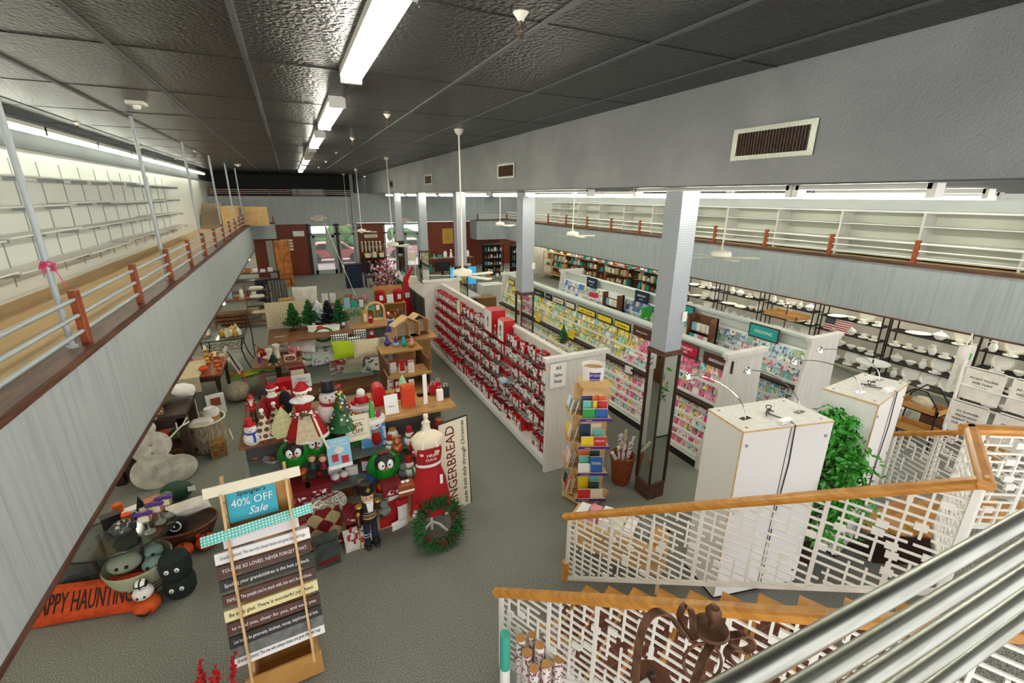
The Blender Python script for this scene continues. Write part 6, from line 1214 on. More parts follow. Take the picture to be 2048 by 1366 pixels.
def nativity(p, s, lb):
    t = thing('wooden_stable', lb, 'stable', p, .25); 
    for k in range(5): MB().box((-.3 * s, .1, .02 + .07 * k), (.3 * s, .12, .08 + .07 * k)).build('back_slat', 'beige', t)
    for sx in (-1, 1): MB().box((sx * .3 * s - .012, -.15, 0), (sx * .3 * s + .012, .12, .38)).prism([(0, 0), (-sx * .36 * s, .22), (-sx * .36 * s, .25), (0, .03)], (sx * .36 * s, -.18, .34), (1, 0, 0), (0, 0, 1), (0, .32, 0)).build('roof_side', 'pine', t)
    MB().box((-.32 * s, -.16, 0), (.32 * s, .13, .02)).build('floor', 'brownwood', t)
nativity(W(812, 674, 1.05), 1.1, 'pale wooden nativity stable, front one'); nativity(W(834, 668, 1.05), .95, 'second pale wooden stable just behind')
one(MB().box((-.45, -.3, 1.0), (.8, .6, 1.05)).box((-.3, -.2, 0), (.6, .5, 1.0)), 'low_table', 'tan', 'small tan table under the wooden stables', 'table', (W(812, 674, 1.05).x, W(812, 674, 1.05).y, 0))
t = thing('cloth_doll', 'dark-haired doll in blue cloak standing at the display corner', 'doll', W(783, 662, 1.05)); MB().lathe([(.14, 0), (.1, .2), (.06, .32)], n=14).build('cloak', 'blue', t, True); MB().ell((0, 0, .4), (.08, .08, .09)).build('head', 'brownwood', t, True); MB().ell((0, .01, .33), (.1, .08, .04)).build('fur_collar', 'plush', t, True)
# ================================================================ left aisle: autumn and halloween goods
def pumpkin(p, r, lb, m='orange', rz=0, h=.75, nl=9, stem='bark', sub=None):
    t = thing('pumpkin', lb, 'pumpkin', p, rz); vs = []; fs = []; n = nl * 4; k = 10
    for i in range(k + 1):
        a = -PI / 2 + PI * i / k
        for j in range(n):
            f = 1 + .07 * abs(math.cos(nl * PI * j / n)) - .05; vs.append((r * f * math.cos(a) * math.cos(2 * PI * j / n), r * f * math.cos(a) * math.sin(2 * PI * j / n), r * h * (math.sin(a) + 1) - (.1 * r if i in (0, k) else 0) * (1 if i else -1)))
    for i in range(k):
        for j in range(n): fs.append((i * n + j, i * n + (j + 1) % n, (i + 1) * n + (j + 1) % n, (i + 1) * n + j))
    b = MB(); b.add(vs, fs); b.build('body', m, t, 'all'); MB().tube([(0, 0, r * h * 1.85), (.01, 0, r * h * 2.05), (.03 * r * 10 * .3, 0, r * h * 2.25)], .12 * r, n=7, r2=.07 * r).build('stem', stem, t, True)
    return t
# Happy Haunting pillow
t = thing('long_pillow', 'orange velvet pillow lettered HAPPY HAUNTING on the carpet', 'pillow', W(188, 1238, .0)); t.rotation_euler = (.9, 0, -.22)
q_ = W(172, 1238, 0); t.location = (q_.x, q_.y, .04)
MB().cushion((0, .17, 0), (1.2, .42, .16)).build('cover', 'orangefab', t, True); text('HAPPY HAUNTING', .3, 'black', t, (-.0, .17, .083), (1, 0, 0), (0, 1, 0), width=.98, ext=.004)
q_ = W(185, 1195, 0); t = thing('bat_pillow', 'dark grey-green pillow with a black bat behind the orange one', 'pillow', (q_.x, q_.y, .06)); t.rotation_euler = (1.15, 0, .1)
MB().cushion((0, .2, 0), (.72, .42, .16)).build('cover', mat('moss_grey', '#4a5048', .9), t, True)
MB().prism([(-.24, .05), (-.15, .08), (-.1, .03), (-.04, .06), (0, -.06), (.04, .06), (.1, .03), (.15, .08), (.24, .05), (.14, .13), (.04, .12), (.02, .16), (-.02, .16), (-.04, .12), (-.14, .13)], (0, .16, .078), (1, 0, 0), (0, 1, 0), (0, 0, .008)).build('bat_motif', 'black', t)
# stacked pumpkins
ckd = ck2
for k, (px, py, r, lb) in enumerate(((298, 1222, .135, 'near the orange pillow'), (357, 1172, .11, 'farther back beside the striped tub'))):
    q = W(px, py); pumpkin(q, r, 'orange jack-o-lantern under the stack ' + lb)
    a = pumpkin(q + Vector((0, 0, r * 1.5)), r * .75, 'white dot-eyed pumpkin in the stack ' + lb, 'plush')
    MB().at(tuple(q - a.location)).prism([(-.5 * r, .85 * r), (-.25 * r, .8 * r), (0, .7 * r), (.25 * r, .8 * r), (.5 * r, .85 * r), (.25 * r, .6 * r), (0, .5 * r), (-.25 * r, .6 * r)], (0, -r * 1.04, -.1 * r), (1, 0, 0), (0, 0, 1), (0, .25 * r, 0)).build('carved_mouth', 'ink', a)
    for sx in (-1, 1): MB().ell((sx * r * .25, -r * .72, r * .6), .014, n=6, k=4).build('eye', 'ink', a)
    b = pumpkin(q + Vector((0, 0, r * 2.55)), r * .5, 'checked mini pumpkin topping the stack ' + lb, ckd)
for k, (px, py, r, lb) in enumerate(((370, 1112, .12, 'small orange fabric pumpkin behind the monster bins'), (416, 1094, .13, 'orange velvet pumpkin standing alone on the carpet'))): pumpkin(W(px, py), r, lb)
one(MB().ell((0, 0, 0), .05), 'pompom', 'red', 'fluffy red pompom on the lone velvet pumpkin', 'pompom', tuple(W(404, 1090) + Vector((-.02, 0, .17))), smooth=True)
t = thing('monster_bins', 'two stacked dark green monster-faced fabric bins', 'bin', W(365, 1182)); 
for z in (0, .27):
    MB().lathe([(.13, z), (.16, z + .05), (.165, z + .18), (.14, z + .26), (0, z + .27)], n=20).build('bin', mat('black_green_fur', '#1b2622', .95, bump=1, bscale=40), t, True)
    for sx in (-1, 1): MB().ell((sx * .05, -.16, z + .17), (.025, .012, .03)).build('eye', 'paper', t, True); MB().ell((sx * .05, -.172, z + .17), .009).build('pupil', 'black', t)
# striped tub with plush
tub = mat('cream_green_glaze', '#aab091', .4)
t = thing('striped_tub', 'cream-green striped tub filled with witch and monster plush', 'tub', W(292, 1175)); MB().lathe([(.2, 0), (.24, .02), (.34, .42), (.33, .44), (.22, .06), (0, .05)], n=28).build('tub', tub, t, True)
for z, r_ in ((.1, .262), (.15, .273), (.2, .285)): MB().lathe([(r_, z), (r_ + .005, z + .02)], n=28).build('band', 'deepred', t)
for k, (x, y, z, m, r_) in enumerate(((-.1, -.05, .52, 'yellow', .17), (.12, .05, .5, 'teal', .13), (.18, -.12, .45, 'lightblue', .12), (.02, .14, .52, 'greycloth', .13))):
    q = thing('plush_toy', ('yellow and grey plush bowl-shaped toy in the striped tub', 'teal plush monster in the striped tub, back', 'pale teal plush monster in the striped tub, front right', 'grey plush in the striped tub, far back')[k], 'plush toy', tuple(W(292, 1175) + Vector((x, y, z - .1)))); MB().ell((0, 0, .05), (r_, r_ * .8, r_ * .7)).build('body', mat('moss_plush', '#9aa58e', .95) if m in ('yellow', 'greycloth') else mat('teal_plush', '#7f9d94', .95), q, True); MB().ell((-.04, -r_ * .75, .07), .02).ell((.05, -r_ * .75, .07), .02).build('eye', 'ink', q)
MBW = W(375, 1080); t = thing('wooden_bowl_basket', 'brown slatted wooden basket with toys and pillow on it', 'basket', MBW); MB().lathe([(.25, 0), (.3, .03), (.42, .3), (.4, .31), (.28, .05), (0, .04)], n=28, sy=.7).build('basket', 'brownwood', t, True)
for z, r_ in ((.1, .33), (.18, .37), (.25, .4)): MB().lathe([(r_, z), (r_ + .006, z + .012)], n=28, sy=.7).build('slat_line', 'dark', t)
t = thing('swirl_plush', 'black and white swirl plush ball in the wooden basket', 'plush toy', tuple(MBW + Vector((-.05, -.1, .3)))); MB().ell((0, 0, .06), (.14, .11, .1)).build('body', 'softblack', t, True); MB().tube([(.012 * a * math.cos(a), -.1 - .0 * a, .08 + .012 * a * math.sin(a)) for a in [i * .5 for i in range(18)]], .01, n=5).build('swirl', 'paper', t)
pumpkin(tuple(MBW + Vector((-.28, -.05, .22))), .1, 'red-orange plush pumpkin in the wooden basket', 'orangefab')
t = pillow(tuple(MBW + Vector((.02, .02, .38))), .44, .16, 'long cream pillow with small print laid on the wooden basket', 'whitefab', .25, .35)
# glass console table with halloween glass
gt = thing('glass_side_table', 'oval smoked-glass table on dark wooden legs in the halloween corner', 'table', W(268, 1170)); 
MB().lathe([(0, .74), (.56, .74), (.57, .75), (.56, .765), (0, .765)], n=36, sy=.72).build('glass_top', 'greenglass', gt, True)
MB().tube([(.565 * math.cos(a), .405 * math.sin(a), .752) for a in [i * PI / 18 for i in range(37)]], .01, n=5).build('rim', 'iron', gt)
for a in (.7, 2.4, 3.9, 5.5): MB().tube([(.25 * math.cos(a), .18 * math.sin(a), 0), (.33 * math.cos(a), .2 * math.sin(a), .74)], .022, n=8).build('leg', 'dark', gt)
g0 = W(268, 1170); gz = .766
def onG(px, py): return W(px, py, gz)
t = pumpkin(onG(250, 1070), .13, 'dark crackle-glass pumpkin on the smoked-glass table', mat('smoked_silver', '#5a5c5a', .2, metal=.6))
gob = None
for k, (px, py) in enumerate(((300, 1064), (322, 1044), (340, 1030))):
    lb = ('clear stemmed trick-or-treat goblet with purple bow, front', 'clear stemmed goblet with purple bow, middle', 'clear stemmed goblet with purple bow, rear')[k]
    q = onG(px, py)
    if gob is None:
        gob = t = thing('goblet', lb, 'goblet', q); MB().lathe([(.06, 0), (.06, .01), (.01, .02), (.01, .14), (.06, .17), (.075, .3), (.07, .3), (.05, .18), (0, .16)], n=18).build('glass', 'glass', t, True); MB().lathe([(.055, .18), (.068, .26), (0, .26)], n=16).build('candy_filling', print_mat('candy', '#d95f22', '#8f9c3a', '#f0e3c0', 40), t, True)
        MB().box((-.05, -.08, .2), (.05, -.074, .27)).build('tag', 'creampaper', t); MB().ell((-.05, -.06, .3), (.05, .03, .025)).ell((.05, -.06, .3), (.05, .03, .025)).ell((0, -.06, .3), .02).build('bow', 'purple', t, True)
    else: dup(gob, q, 0, lb)
t = thing('witch_hat', 'small black witch hat with cream band on the halloween table', 'hat', onG(285, 1026)); MB().lathe([(.11, 0), (.11, .012), (.06, .02), (.03, .15), (0, .26)], n=18).build('hat', 'softblack', t, True); MB().lathe([(.063, .02), (.058, .05)], n=18).build('band', 'creampaper', t)
for k, (px, py, m, lb) in enumerate(((240, 1030, 'orange', 'tall orange candle at the back of the glass table'), (258, 1050, 'orange', 'orange fabric cylinder beside the crackle pumpkin'))): one(MB().lathe([(.05, 0), (.05, .16), (0, .165)], n=16), 'candle', m, lb, 'candle', tuple(onG(px, py)), smooth=True)
for k, (px, py, m, lb) in enumerate(((262, 1024, 'paper', 'white sign book lying at the back of the glass table'), (300, 1025, 'creampaper', 'cream picture frame leaning on the glass table'), (225, 1050, 'black', 'black framed box at the left of the glass table'), (312, 1024, 'copper', 'brown patterned box on the glass table'))): mbox(onG(px, py), .18, .12, .05 + .05 * k, m, lb, 'box', 'small_box', .4)
# wooden snowman cutout (three overlapping rounds) behind
q = Vector((-2.3, 8.15, 0)); t = thing('snowman_cutout', 'large weathered white wooden snowman cutout leaning by the dark shelf', 'snowman', (q.x - .1, q.y + .05, 0)); t.rotation_euler = (-.12, 0, .25)
def disc(x, z, rx, rz_): return [(x + rx * math.cos(a), z + rz_ * math.sin(a)) for a in [i * PI / 16 for i in range(32)]]
MB().prism(disc(-.1, .3, .33, .3), (0, 0, 0), (1, 0, 0), (0, 0, 1), (0, .03, 0)).prism(disc(.16, .24, .3, .24), (0, -.01, 0), (1, 0, 0), (0, 0, 1), (0, .03, 0)).prism(disc(-.08, .72, .27, .25), (0, -.012, 0), (1, 0, 0), (0, 0, 1), (0, .03, 0)).prism(disc(-.12, 1.04, .16, .14), (0, -.02, 0), (1, 0, 0), (0, 0, 1), (0, .03, 0)).build('rounds', 'snow', t, True)
MB().prism(disc(-.12, 1.17, .2, .03), (0, -.03, 0), (1, 0, 0), (0, 0, 1), (0, .05, 0)).build('hat_brim', 'whitefab', t); MB().tube([(.12, -.03, .75), (.35, -.06, .95), (.48, -.06, 1.0)], .014).tube([(.3, -.05, .91), (.3, -.06, 1.03)], .01).tube([(.38, -.06, .97), (.46, -.06, 1.08)], .01).build('twig_arm', 'whitefab', t)
for z in (.62, .76, .34): MB().ell((-.08, -.03, z), .018).build('button', 'stone', t)
q = W(345, 995); t = thing('green_cushion', 'dark green stuffed crow-like cushion with white tag beside the snowman', 'cushion', (q.x + .1, q.y - .1, 0)); MB().ell((0, 0, .16), (.22, .15, .16)).build('body', 'darkgreen', t, True); MB().box((.17, -.1, .16), (.27, -.09, .24)).build('tag', 'paper', t)
# dark two-tier shelf
q = Vector((-2.15, 8.5, 0)); t = thing('dark_tier_table', 'dark carved two-tier wooden table loaded with pumpkins', 'table', q)
for x in (-1.0, .0):
    for y in (0, .75): MB().box((x, y, 0), (x + .12, y + .12, 1.05)).build('leg', 'dark', t)
MB().box((-1.1, -.05, 1.05), (.15, .95, 1.12)).build('top', 'dark', t); MB().box((-1.0, 0, .88), (.1, .1, 1.05)).build('apron', 'dark', t); MB().box((-1.0, .05, .5), (.08, .85, .53)).box((-1.0, .05, .14), (.08, .85, .17)).build('shelf', 'dark', t)
for k, (x, y, z, r, m, lb) in enumerate(((-.75, .25, .53, .19, 'orangefab', 'large orange pumpkin on the dark tier table middle shelf'), (-.38, .28, .53, .17, 'orangefab', 'second orange pumpkin on the dark tier table middle shelf'), (-.1, .3, .53, .13, 'moss', 'green velvet pumpkin on the dark tier table middle shelf'), (-.7, .35, 1.12, .14, 'yellow', 'yellow-orange leafy pumpkin on the dark table top'), (-.3, .5, 1.12, .17, 'moss', 'olive green velvet pumpkin on the dark table top'))):
    pumpkin(tuple(q + Vector((x, y, z))), r, lb, {'moss': mat('moss_velvet', '#5f6d3a', .9), 'yellow': mat('autumn_gold', '#d9982b', .8, h2='#c2541f', scale=20)}.get(m, m))
mbox(tuple(q + Vector((-.35, .12, 1.12))), .34, .1, .2, print_mat('acorns', '#7a5430', '#e7d7ae', '#3b2616', 40), 'wooden block filled with acorn pattern on the dark table front', 'box', 'pattern_block')
t = thing('white_gourd', 'long white fabric gourd lying across the dark table top', 'gourd', tuple(q + Vector((-.2, .75, 1.28)))); t.rotation_euler = (0, 0, -.3); MB().lathe([(0, -.45), (.1, -.4), (.12, -.25), (.07, -.08), (.1, .08), (.13, .25), (.1, .4), (0, .45)], n=18).build('gourd', 'plush', t, True); t.rotation_euler = (PI / 2, 0, 1.2)
t = mbox(tuple(q + Vector((-.35, .42, .17))), .75, .5, .24, 'tanbasket', 'broad brown basket lettered below the pumpkins', 'basket', 'lettered_basket'); text('A Home', .1, 'ink', t, (0, -.256, .15), (1, 0, 0), (0, 0, 1)); text('made of love', .06, 'ink', t, (0, -.256, .07), (1, 0, 0), (0, 0, 1))
mbox(tuple(q + Vector((.4, .45, 0))), .26, .3, .28, 'tanbasket', 'brown paper-wrapped bundle beside the dark table leg', 'bundle', 'brown_bundle', .2)
# patterned tall basket with blankets
q = W(418, 900) + Vector((.0, .12, 0)); t = thing('blanket_basket', 'large beige chevron-woven basket holding rolled blankets', 'basket', q); MB().lathe([(.26, 0), (.3, .02), (.34, .6), (.32, .61), (.27, .05), (0, .04)], n=32).build('basket', 'basket', t, True); MB().tube([(.34 * math.cos(a), .34 * math.sin(a), .6) for a in [i * PI / 12 for i in range(25)]], .014).tube([(.3, -.1, .02), (.42, -.15, .15), (.38, -.1, .35)], .012).build('rim_cord', 'creampaper', t)
t = thing('rolled_blanket', 'cream and brown striped blanket rolled in the chevron basket', 'blanket', tuple(q + Vector((.12, .05, .48)))); MB().lathe([(.13, 0), (.14, .05), (.14, .25), (.1, .3), (0, .28)], n=20).build('roll', 'whitefab', t, True); MB().lathe([(.142, .1), (.143, .16)], n=20).build('stripe', 'mdf', t); MB().lathe([(.142, .03), (.143, .06)], n=20).build('stripe', 'mdf', t)
t = sheet('script_sign', .22, .5, 'white script board leaning in the chevron basket', 'sign', tuple(q + Vector((-.16, -.02, .5))), .3, -.25); t = thing('folded_blanket', 'pale folded blanket draped inside the chevron basket', 'blanket', tuple(q + Vector((-.02, -.12, .5)))); MB().cushion((0, 0, .08), (.4, .3, .16)).build('cloth', 'whitefab', t, True)
sheet('boxed_picture', .34, .44, 'white box with a brown pumpkin picture on the carpet by the tall table', 'box', tuple(W(437, 828)), .25, -.05, (('cozy', .18, .06),), th=.12); one(MB().box((-.09, 0, -.08), (.09, .01, .1)), 'pumpkin_print', 'copper', 'brown square pumpkin print on the white box', 'print', tuple(W(437, 828) + Vector((0, -.02, .29))), .25)
# brown leaf table with autumn decor (table at 440,720)
q = Vector((-2.35, 10.95, 0)); t = thing('brown_table', 'reddish wooden table with turned legs carrying autumn decor', 'table', q)
MB().box((-.9, 0, .84), (.55, 1.5, .88)).build('top', 'copperwood' if 0 else mat('cherry_wood', '#8e4a24', .4, h2='#7a3a1a', scale=4, stretch=(6, 1, 1)), t)
for x in (-.8, .45):
    for y in (.1, 1.4): MB().lathe([(.04, 0), (.05, .05), (.03, .1), (.045, .3), (.03, .45), (.05, .6), (.05, .84)], (x, y, 0), n=12).build('leg', 'dark', t, True)
MB().box((-.82, .06, .72), (.5, 1.44, .84)).build('apron', 'dark', t)
def onB(px, py): return W(px, py, .88)
MB().box((-.35, -.02, .882), (.15, 1.2, .886)).box((-.35, -.03, .55), (.15, -.015, .886)).build('burlap_runner', 'beige', t)
rg = random.Random(31); kinds = ('pumpkin', 'jar', 'acorn', 'box')
for k in range(16):
    x, y = rg.uniform(-.75, .5), rg.uniform(.1, 1.4); pq = q + Vector((x, y, .888)); c = ('copper', 'creampaper', 'beige', 'orangefab', 'gold')[k % 5]; cnm = ('copper', 'cream', 'beige', 'orange', 'gold')[k % 5]; pos = ('front left', 'front right', 'back left', 'back right')[(1 if x > -.15 else 0) + (2 if y > .75 else 0)]
    if k % 3 == 0: pumpkin(pq, .07 + .02 * (k % 2), f'little {cnm} pumpkin on the cherry table, {pos}' + (' corner' if k > 8 else ''), c)
    elif k % 3 == 1:
        t = thing('candle_stand', f'beaded {cnm} candle holder on the cherry table, {pos}' + (' end' if k > 8 else ''), 'candle holder', pq); MB().lathe([(.07, 0), (.03, .03), (.05, .08), (.02, .12), (.05, .18), (.02, .22), (.05, .3), (0, .31)], n=14).build('stand', c, t, True); MB().lathe([(.03, .3), (.03, .4), (0, .4)], n=10).build('candle', 'creampaper', t, True)
    else: mbox(pq, .14, .1, .1, c, f'small {cnm} block ornament on the cherry table, {pos}' + (' edge' if k > 8 else ''), 'ornament', 'block_ornament', rg.uniform(0, 3))
q = W(478, 800); t = thing('wicker_ball_basket', 'round openwork wicker basket on the floor under the cherry table', 'basket', q); MB().ell((0, 0, .22), (.3, .3, .22), n=24, k=14).build('ball', 'basket', t, True)
one(MB().tube([(0, 0, 0), (-.25, 1.2, .06)], .02).prism([(-.1, 0), (.1, 0), (.05, .5), (-.05, .5)], (0, -.1, 0), (1, 0, 0), (0, -1, 0), (0, 0, .05)), 'broom', 'orangefab', 'orange-brown corn broom lying by the wicker ball basket', 'broom', tuple(W(500, 790) + Vector((0, .2, .02))))
q = W(478, 745); t = thing('framed_board', 'cream board leaning on the cherry table side', 'board', (q.x + .05, q.y, 0)); t.rotation_euler = (0, -.35, 0); MB().box((0, -.3, 0), (.03, .3, .8)).build('board', 'whitefab', t); MB().box((.03, -.2, .1), (.035, -.05, .7)).build('dark_stripe', 'navy', t)
# black iron console table with scrolls
q = W(452, 705); it = thing('iron_console', 'black wrought-iron console table with scrolls under the mezzanine edge', 'table', (-2.55, 13.6, 0))
for x in (0, .95):
    for y in (0, .8):
        sx = -1 if x == 0 else 1; sy = -1 if y == 0 else 1
        MB().tube([(x, y, .9), (x - sx * .06, y - sy * .03, .6), (x, y, .3), (x + sx * .1, y + sy * .05, .05), (x + sx * .17, y + sy * .08, .02), (x + sx * .2, y + sy * .1, .08)], .016, n=6).build('leg', 'iron', it, True)
MB().box((-.05, -.05, .9), (1.0, .85, .92)).build('top_frame', 'iron', it); MB().box((.0, .0, .921), (.95, .8, .93)).build('glass_top', 'gshelf', it); MB().box((0, 0, .25), (.95, .8, .26)).build('lower_glass', 'gshelf', it)
b = MB()
for k in range(5):
    cx_ = .08 + .2 * k; b.tube([(cx_ + .09 * (1 - a / 9) * math.cos(a), -.04, .76 + .09 * (1 - a / 9) * math.sin(a)) for a in [i * .45 for i in range(18)]], .008, n=5)
b.tube([(0, -.04, .66), (.95, -.04, .66)], .008, n=5); b.build('scrollwork', 'iron', it)
rg = random.Random(17)
for k in range(12):
    x, y = rg.uniform(.05, .9), rg.uniform(.1, .7); c = ('glass', 'creampaper', 'gold', 'beige')[k % 4]; t = thing('cloche', f"{('clear glass', 'cream', 'gilt', 'beige')[k % 4]} {'cloche' if k % 4 == 0 else 'tabletop ornament'} on the iron console, {('front', 'back')[y > .4]} {('left', 'right')[x > .5]} group {('outer', 'inner')[k % 2]}", 'ornament', (-2.55 + x, 13.6 + y, .932)); MB().lathe([(.06, 0), (.065, .1 + .02 * (k % 5)), (.03, .18 + .02 * (k % 5)), (0, .2 + .03 * (k % 5))], n=14).build('dome', c, t, True); MB().lathe([(.07, 0), (.07, .012)], n=14).build('base', 'brownwood', t)
t = thing('iron_chair_back', 'tall scrolled black iron stand behind the iron console', 'stand', (-1.45, 14.4, 0)); MB().tube([(0, 0, 0), (.02, 0, .8), (.0, 0, 1.25), (-.1, 0, 1.42), (-.2, 0, 1.35), (-.16, 0, 1.25)], .014, n=6).tube([(-.1, 0, .9), (-.06, 0, 1.2), (-.12, 0, 1.3)], .01, n=6).tube([(0, 0, .5), (.2, 0, .25), (.35, -.1, .02), (.4, -.1, .06)], .014, n=6).build('scroll', 'iron', t, True)
b = MB(); rg = random.Random(19)
for q_ in range(46): a = rg.uniform(0, 3); b.tube([(rg.uniform(-.7, .6), rg.uniform(-.25, .25), .02), (rg.uniform(-.7, .7), rg.uniform(-.3, .3), .07)], .014, m=q_ % 3, n=4)
tag(b.build('artificial_stems', ['brightgreen', 'lime', 'orange']), 'heap of green and orange artificial stems on the carpet by the iron console', 'stems', None, 'stuff').location = (-1.35, 13.2, 0)
# spot lamps (bright warm dots) under the mezzanine edge
for k, p_ in enumerate((W(447, 607, 1.55), W(498, 519, 1.55))):
    t = thing('spot_lamp', ('glowing round spot bulb over the iron console', 'glowing round spot bulb over the far left table')[k], 'lamp', p_); MB().ell((0, 0, 0), .045).build('bulb', mat('hot_bulb', '#fff4e0', .3, emit=60), t, True); MB().lathe([(.035, .03), (.05, .1), (.04, .16)], n=12).build('socket', 'white', t, True); MB().tube([(0, 0, .14), (-.3, 0, .22), (-.6, 0, 1.4)], .008, n=5).build('stem', 'white', t)
# ================================================================ middle distance
def unit(x, y, z, w, d, tiers, m, lb, nm='display_shelf', rz=0, back=False):
    t = thing(nm, lb, 'shelf', (x, y, z), rz)
    for xx in (0, w - .04): MB().box((xx, 0, 0), (xx + .04, .04, tiers[-1])).box((xx, d - .04, 0), (xx + .04, d, tiers[-1])).build('upright', m, t)
    for zz in tiers: MB().box((0, 0, zz - .03), (w, d, zz)).build('board', m, t)
    if back: MB().box((0, d - .02, 0), (w, d, tiers[-1])).build('back_panel', m, t)
    return t
def fill(x, y, z, w, d, n, seed, where, pal=None, rz=0, hmax=.3):
    """assorted small stock standing on a surface"""
    rg = random.Random(seed); PAL = pal or (('paper', 'white'), ('creampaper', 'cream'), ('copper', 'brown'), ('lightblue', 'pale blue'), ('greycloth', 'grey'), ('deepred', 'dark red'), ('pink', 'pink'), ('teal', 'teal'), ('gold', 'gold'))
    for k in range(n):
        m, cn_ = PAL[rg.randrange(len(PAL))]; xx = x + w * (k + .5) / n; yy = y + d * (.3 + .4 * rg.random()); ty = rg.randrange(4); side = 'at the left' if k < n / 3 else ('in the middle' if k < 2 * n / 3 else 'at the right'); s_ = min(.8 * w / n, .2)
        if ty == 0: mbox((xx, yy, z), s_, .05, rg.uniform(.12, hmax), m, f'{cn_} upright box {side} of {where}', 'box', 'stock_box', rg.uniform(-.3, .3), extra='paper' if rg.random() < .5 else None)
        elif ty == 1:
            t = thing('jar', f'{cn_} rounded jar {side} of {where}', 'jar', (xx, yy, z)); h = rg.uniform(.1, hmax * .8); MB().lathe([(s_ * .3, 0), (s_ * .45, h * .3), (s_ * .4, h * .8), (s_ * .25, h), (0, h)], n=12).build('body', m, t, True); MB().lathe([(s_ * .27, h), (s_ * .27, h + .03), (0, h + .03)], n=12).build('lid', 'mdf', t, True)
        elif ty == 2: t = sheet('small_sign', s_ * 1.1, rg.uniform(.12, hmax), f'{cn_} card {side} of {where}', 'sign', (xx, yy, z), rg.uniform(-.3, .3), -.12, m=m, frame='brownwood')
        else:
            t = thing('figurine', f'{cn_} figurine {side} of {where}', 'figurine', (xx, yy, z)); h = rg.uniform(.14, hmax); MB().lathe([(s_ * .35, 0), (s_ * .3, h * .4), (s_ * .15, h * .65)], n=10).ell((0, 0, h * .8), s_ * .22).build('body', m, t, True); MB().lathe([(s_ * .38, 0), (s_ * .38, .012)], n=10).build('base', 'paper', t)
# iron X easel with green cloth; crates; ladder shelf
q = W(560, 690, 0); E_ = Vector((-.2, 15.4, 0))
t = thing('folding_tray_table', 'black X-legged tray table draped with sage green cloth', 'table', E_)
for y in (0, .5): MB().tube([(-.4, y, 0), (.4, y, 1.15)], .016).tube([(.4, y, 0), (-.4, y, 1.15)], .016).build('leg', 'black', t)
MB().box((-.5, -.05, 1.15), (.5, .55, 1.18)).build('tray', 'brownwood', t)
t = thing('sage_cloth', 'pleated sage green skirt-like cloth hanging over the X-legged table', 'cloth', tuple(E_ + Vector((.25, -.1, .78)))); ripple(.6, .42, th=.03, amp=.04, n=22).build('cloth', mat('sage_cloth', '#7fae8d', .9), t, True)
mbox(tuple(E_ + Vector((-.25, .2, 1.18))), .4, .3, .32, mat('gilt_paper', '#b98a34', .5), 'gilt patterned gift bag tilted on the X-legged table', 'bag', 'gift_bag', .3)
t = pillow(tuple(E_ + Vector((.3, .35, 1.2))), .5, .42, 'large cream square pillow standing on the X-legged table', 'whitefab', -.1, 1.4)
t = thing('ladder_shelf', 'weathered wooden ladder display with cloths and hats, left middle', 'ladder', tuple(W(500, 655))); 
for x in (0, .7): MB().prism([(0, 0), (.06, 0), (.4, 1.5), (.34, 1.5)], (x, -.1, 0), (0, 1, 0), (0, 0, 1), (.04, 0, 0)).build('side_rail', 'brownwood', t)
for k in range(5): MB().box((0, -.05 + .08 * k, .15 + .28 * k), (.74, .28 + .04 * k, .18 + .28 * k)).build('rung_board', 'brownwood', t)
L0 = W(500, 655)
for k in range(4):
    q = L0 + Vector((.37, .1 + .08 * k, .18 + .28 * (k + 1) if k < 4 else 1)); t = thing('folded_cloth', ('folded cream cloth on the lowest ladder board', 'folded olive cloth on the second ladder board', 'folded white cloth on the third ladder board', 'folded flowered cloth on the top ladder board')[k], 'cloth', q); MB().cushion((0, 0, .06), (.5, .3, .14)).build('cloth', ('beige', 'greycloth', 'whitefab', 'whitefab')[k], t, True)
t = unit(.15, 14.3, 0, .65, .5, (.1, .55, 1.0, 1.3), 'brownwood', 'narrow brown crate shelf with cards and ornaments, centre', back=True)
for k, z in enumerate((.55, 1.0, 1.3)): fill(.2, 14.3, z, .55, .4, 3, 40 + k, 'the narrow crate shelf ' + ('middle', 'upper', 'top')[k] + ' tier', hmax=.25)
t = unit(.95, 15.0, 0, 1.2, .55, (.1, .6, 1.05), 'pine', 'pale wooden low cubby shelf with wall art, centre right', back=True); fill(.98, 15.0, 1.05, 1.1, .4, 5, 51, 'the pale cubby shelf top', hmax=.42); fill(.98, 15.0, .6, 1.1, .4, 4, 52, 'the pale cubby shelf inside', hmax=.25)
t = unit(.3, 16.6, 0, 1.9, .6, (.1, .5, .95), 'brownwood', 'long brown table shelf behind the cubby shelf'); fill(.35, 16.6, .95, 1.8, .5, 7, 53, 'the long brown table shelf', (('copper', 'copper'), ('copper', 'terracotta'), ('paper', 'white'), ('pink', 'pink')), hmax=.4)
t = unit(2.15, 14.7, 0, .95, .5, (.1, .75, 1.25), 'mdf', 'tan slatted display with red blankets, by the aisle', back=True); MB().box((0, .48, 1.25), (.95, .52, 1.75)).build('slatted_back', 'mdf', t)
for k, x in enumerate((2.32, 2.9)):
    t = thing('rolled_blanket', ('fluffy red blanket roll with tag, left one on the tan display', 'fluffy red blanket roll with tag, right one on the tan display')[k], 'blanket', (x, 14.9, 1.25)); MB().lathe([(.14, 0), (.16, .05), (.16, .38), (.1, .43), (0, .42)], n=18).build('roll', 'softred', t, True); MB().box((-.05, -.17, .12), (.06, -.165, .28)).build('tag', 'paper', t)
sheet('photo_card', .22, .28, 'white card with red print between the red blanket rolls', 'card', (2.62, 14.8, 1.25), 0, -.1); 
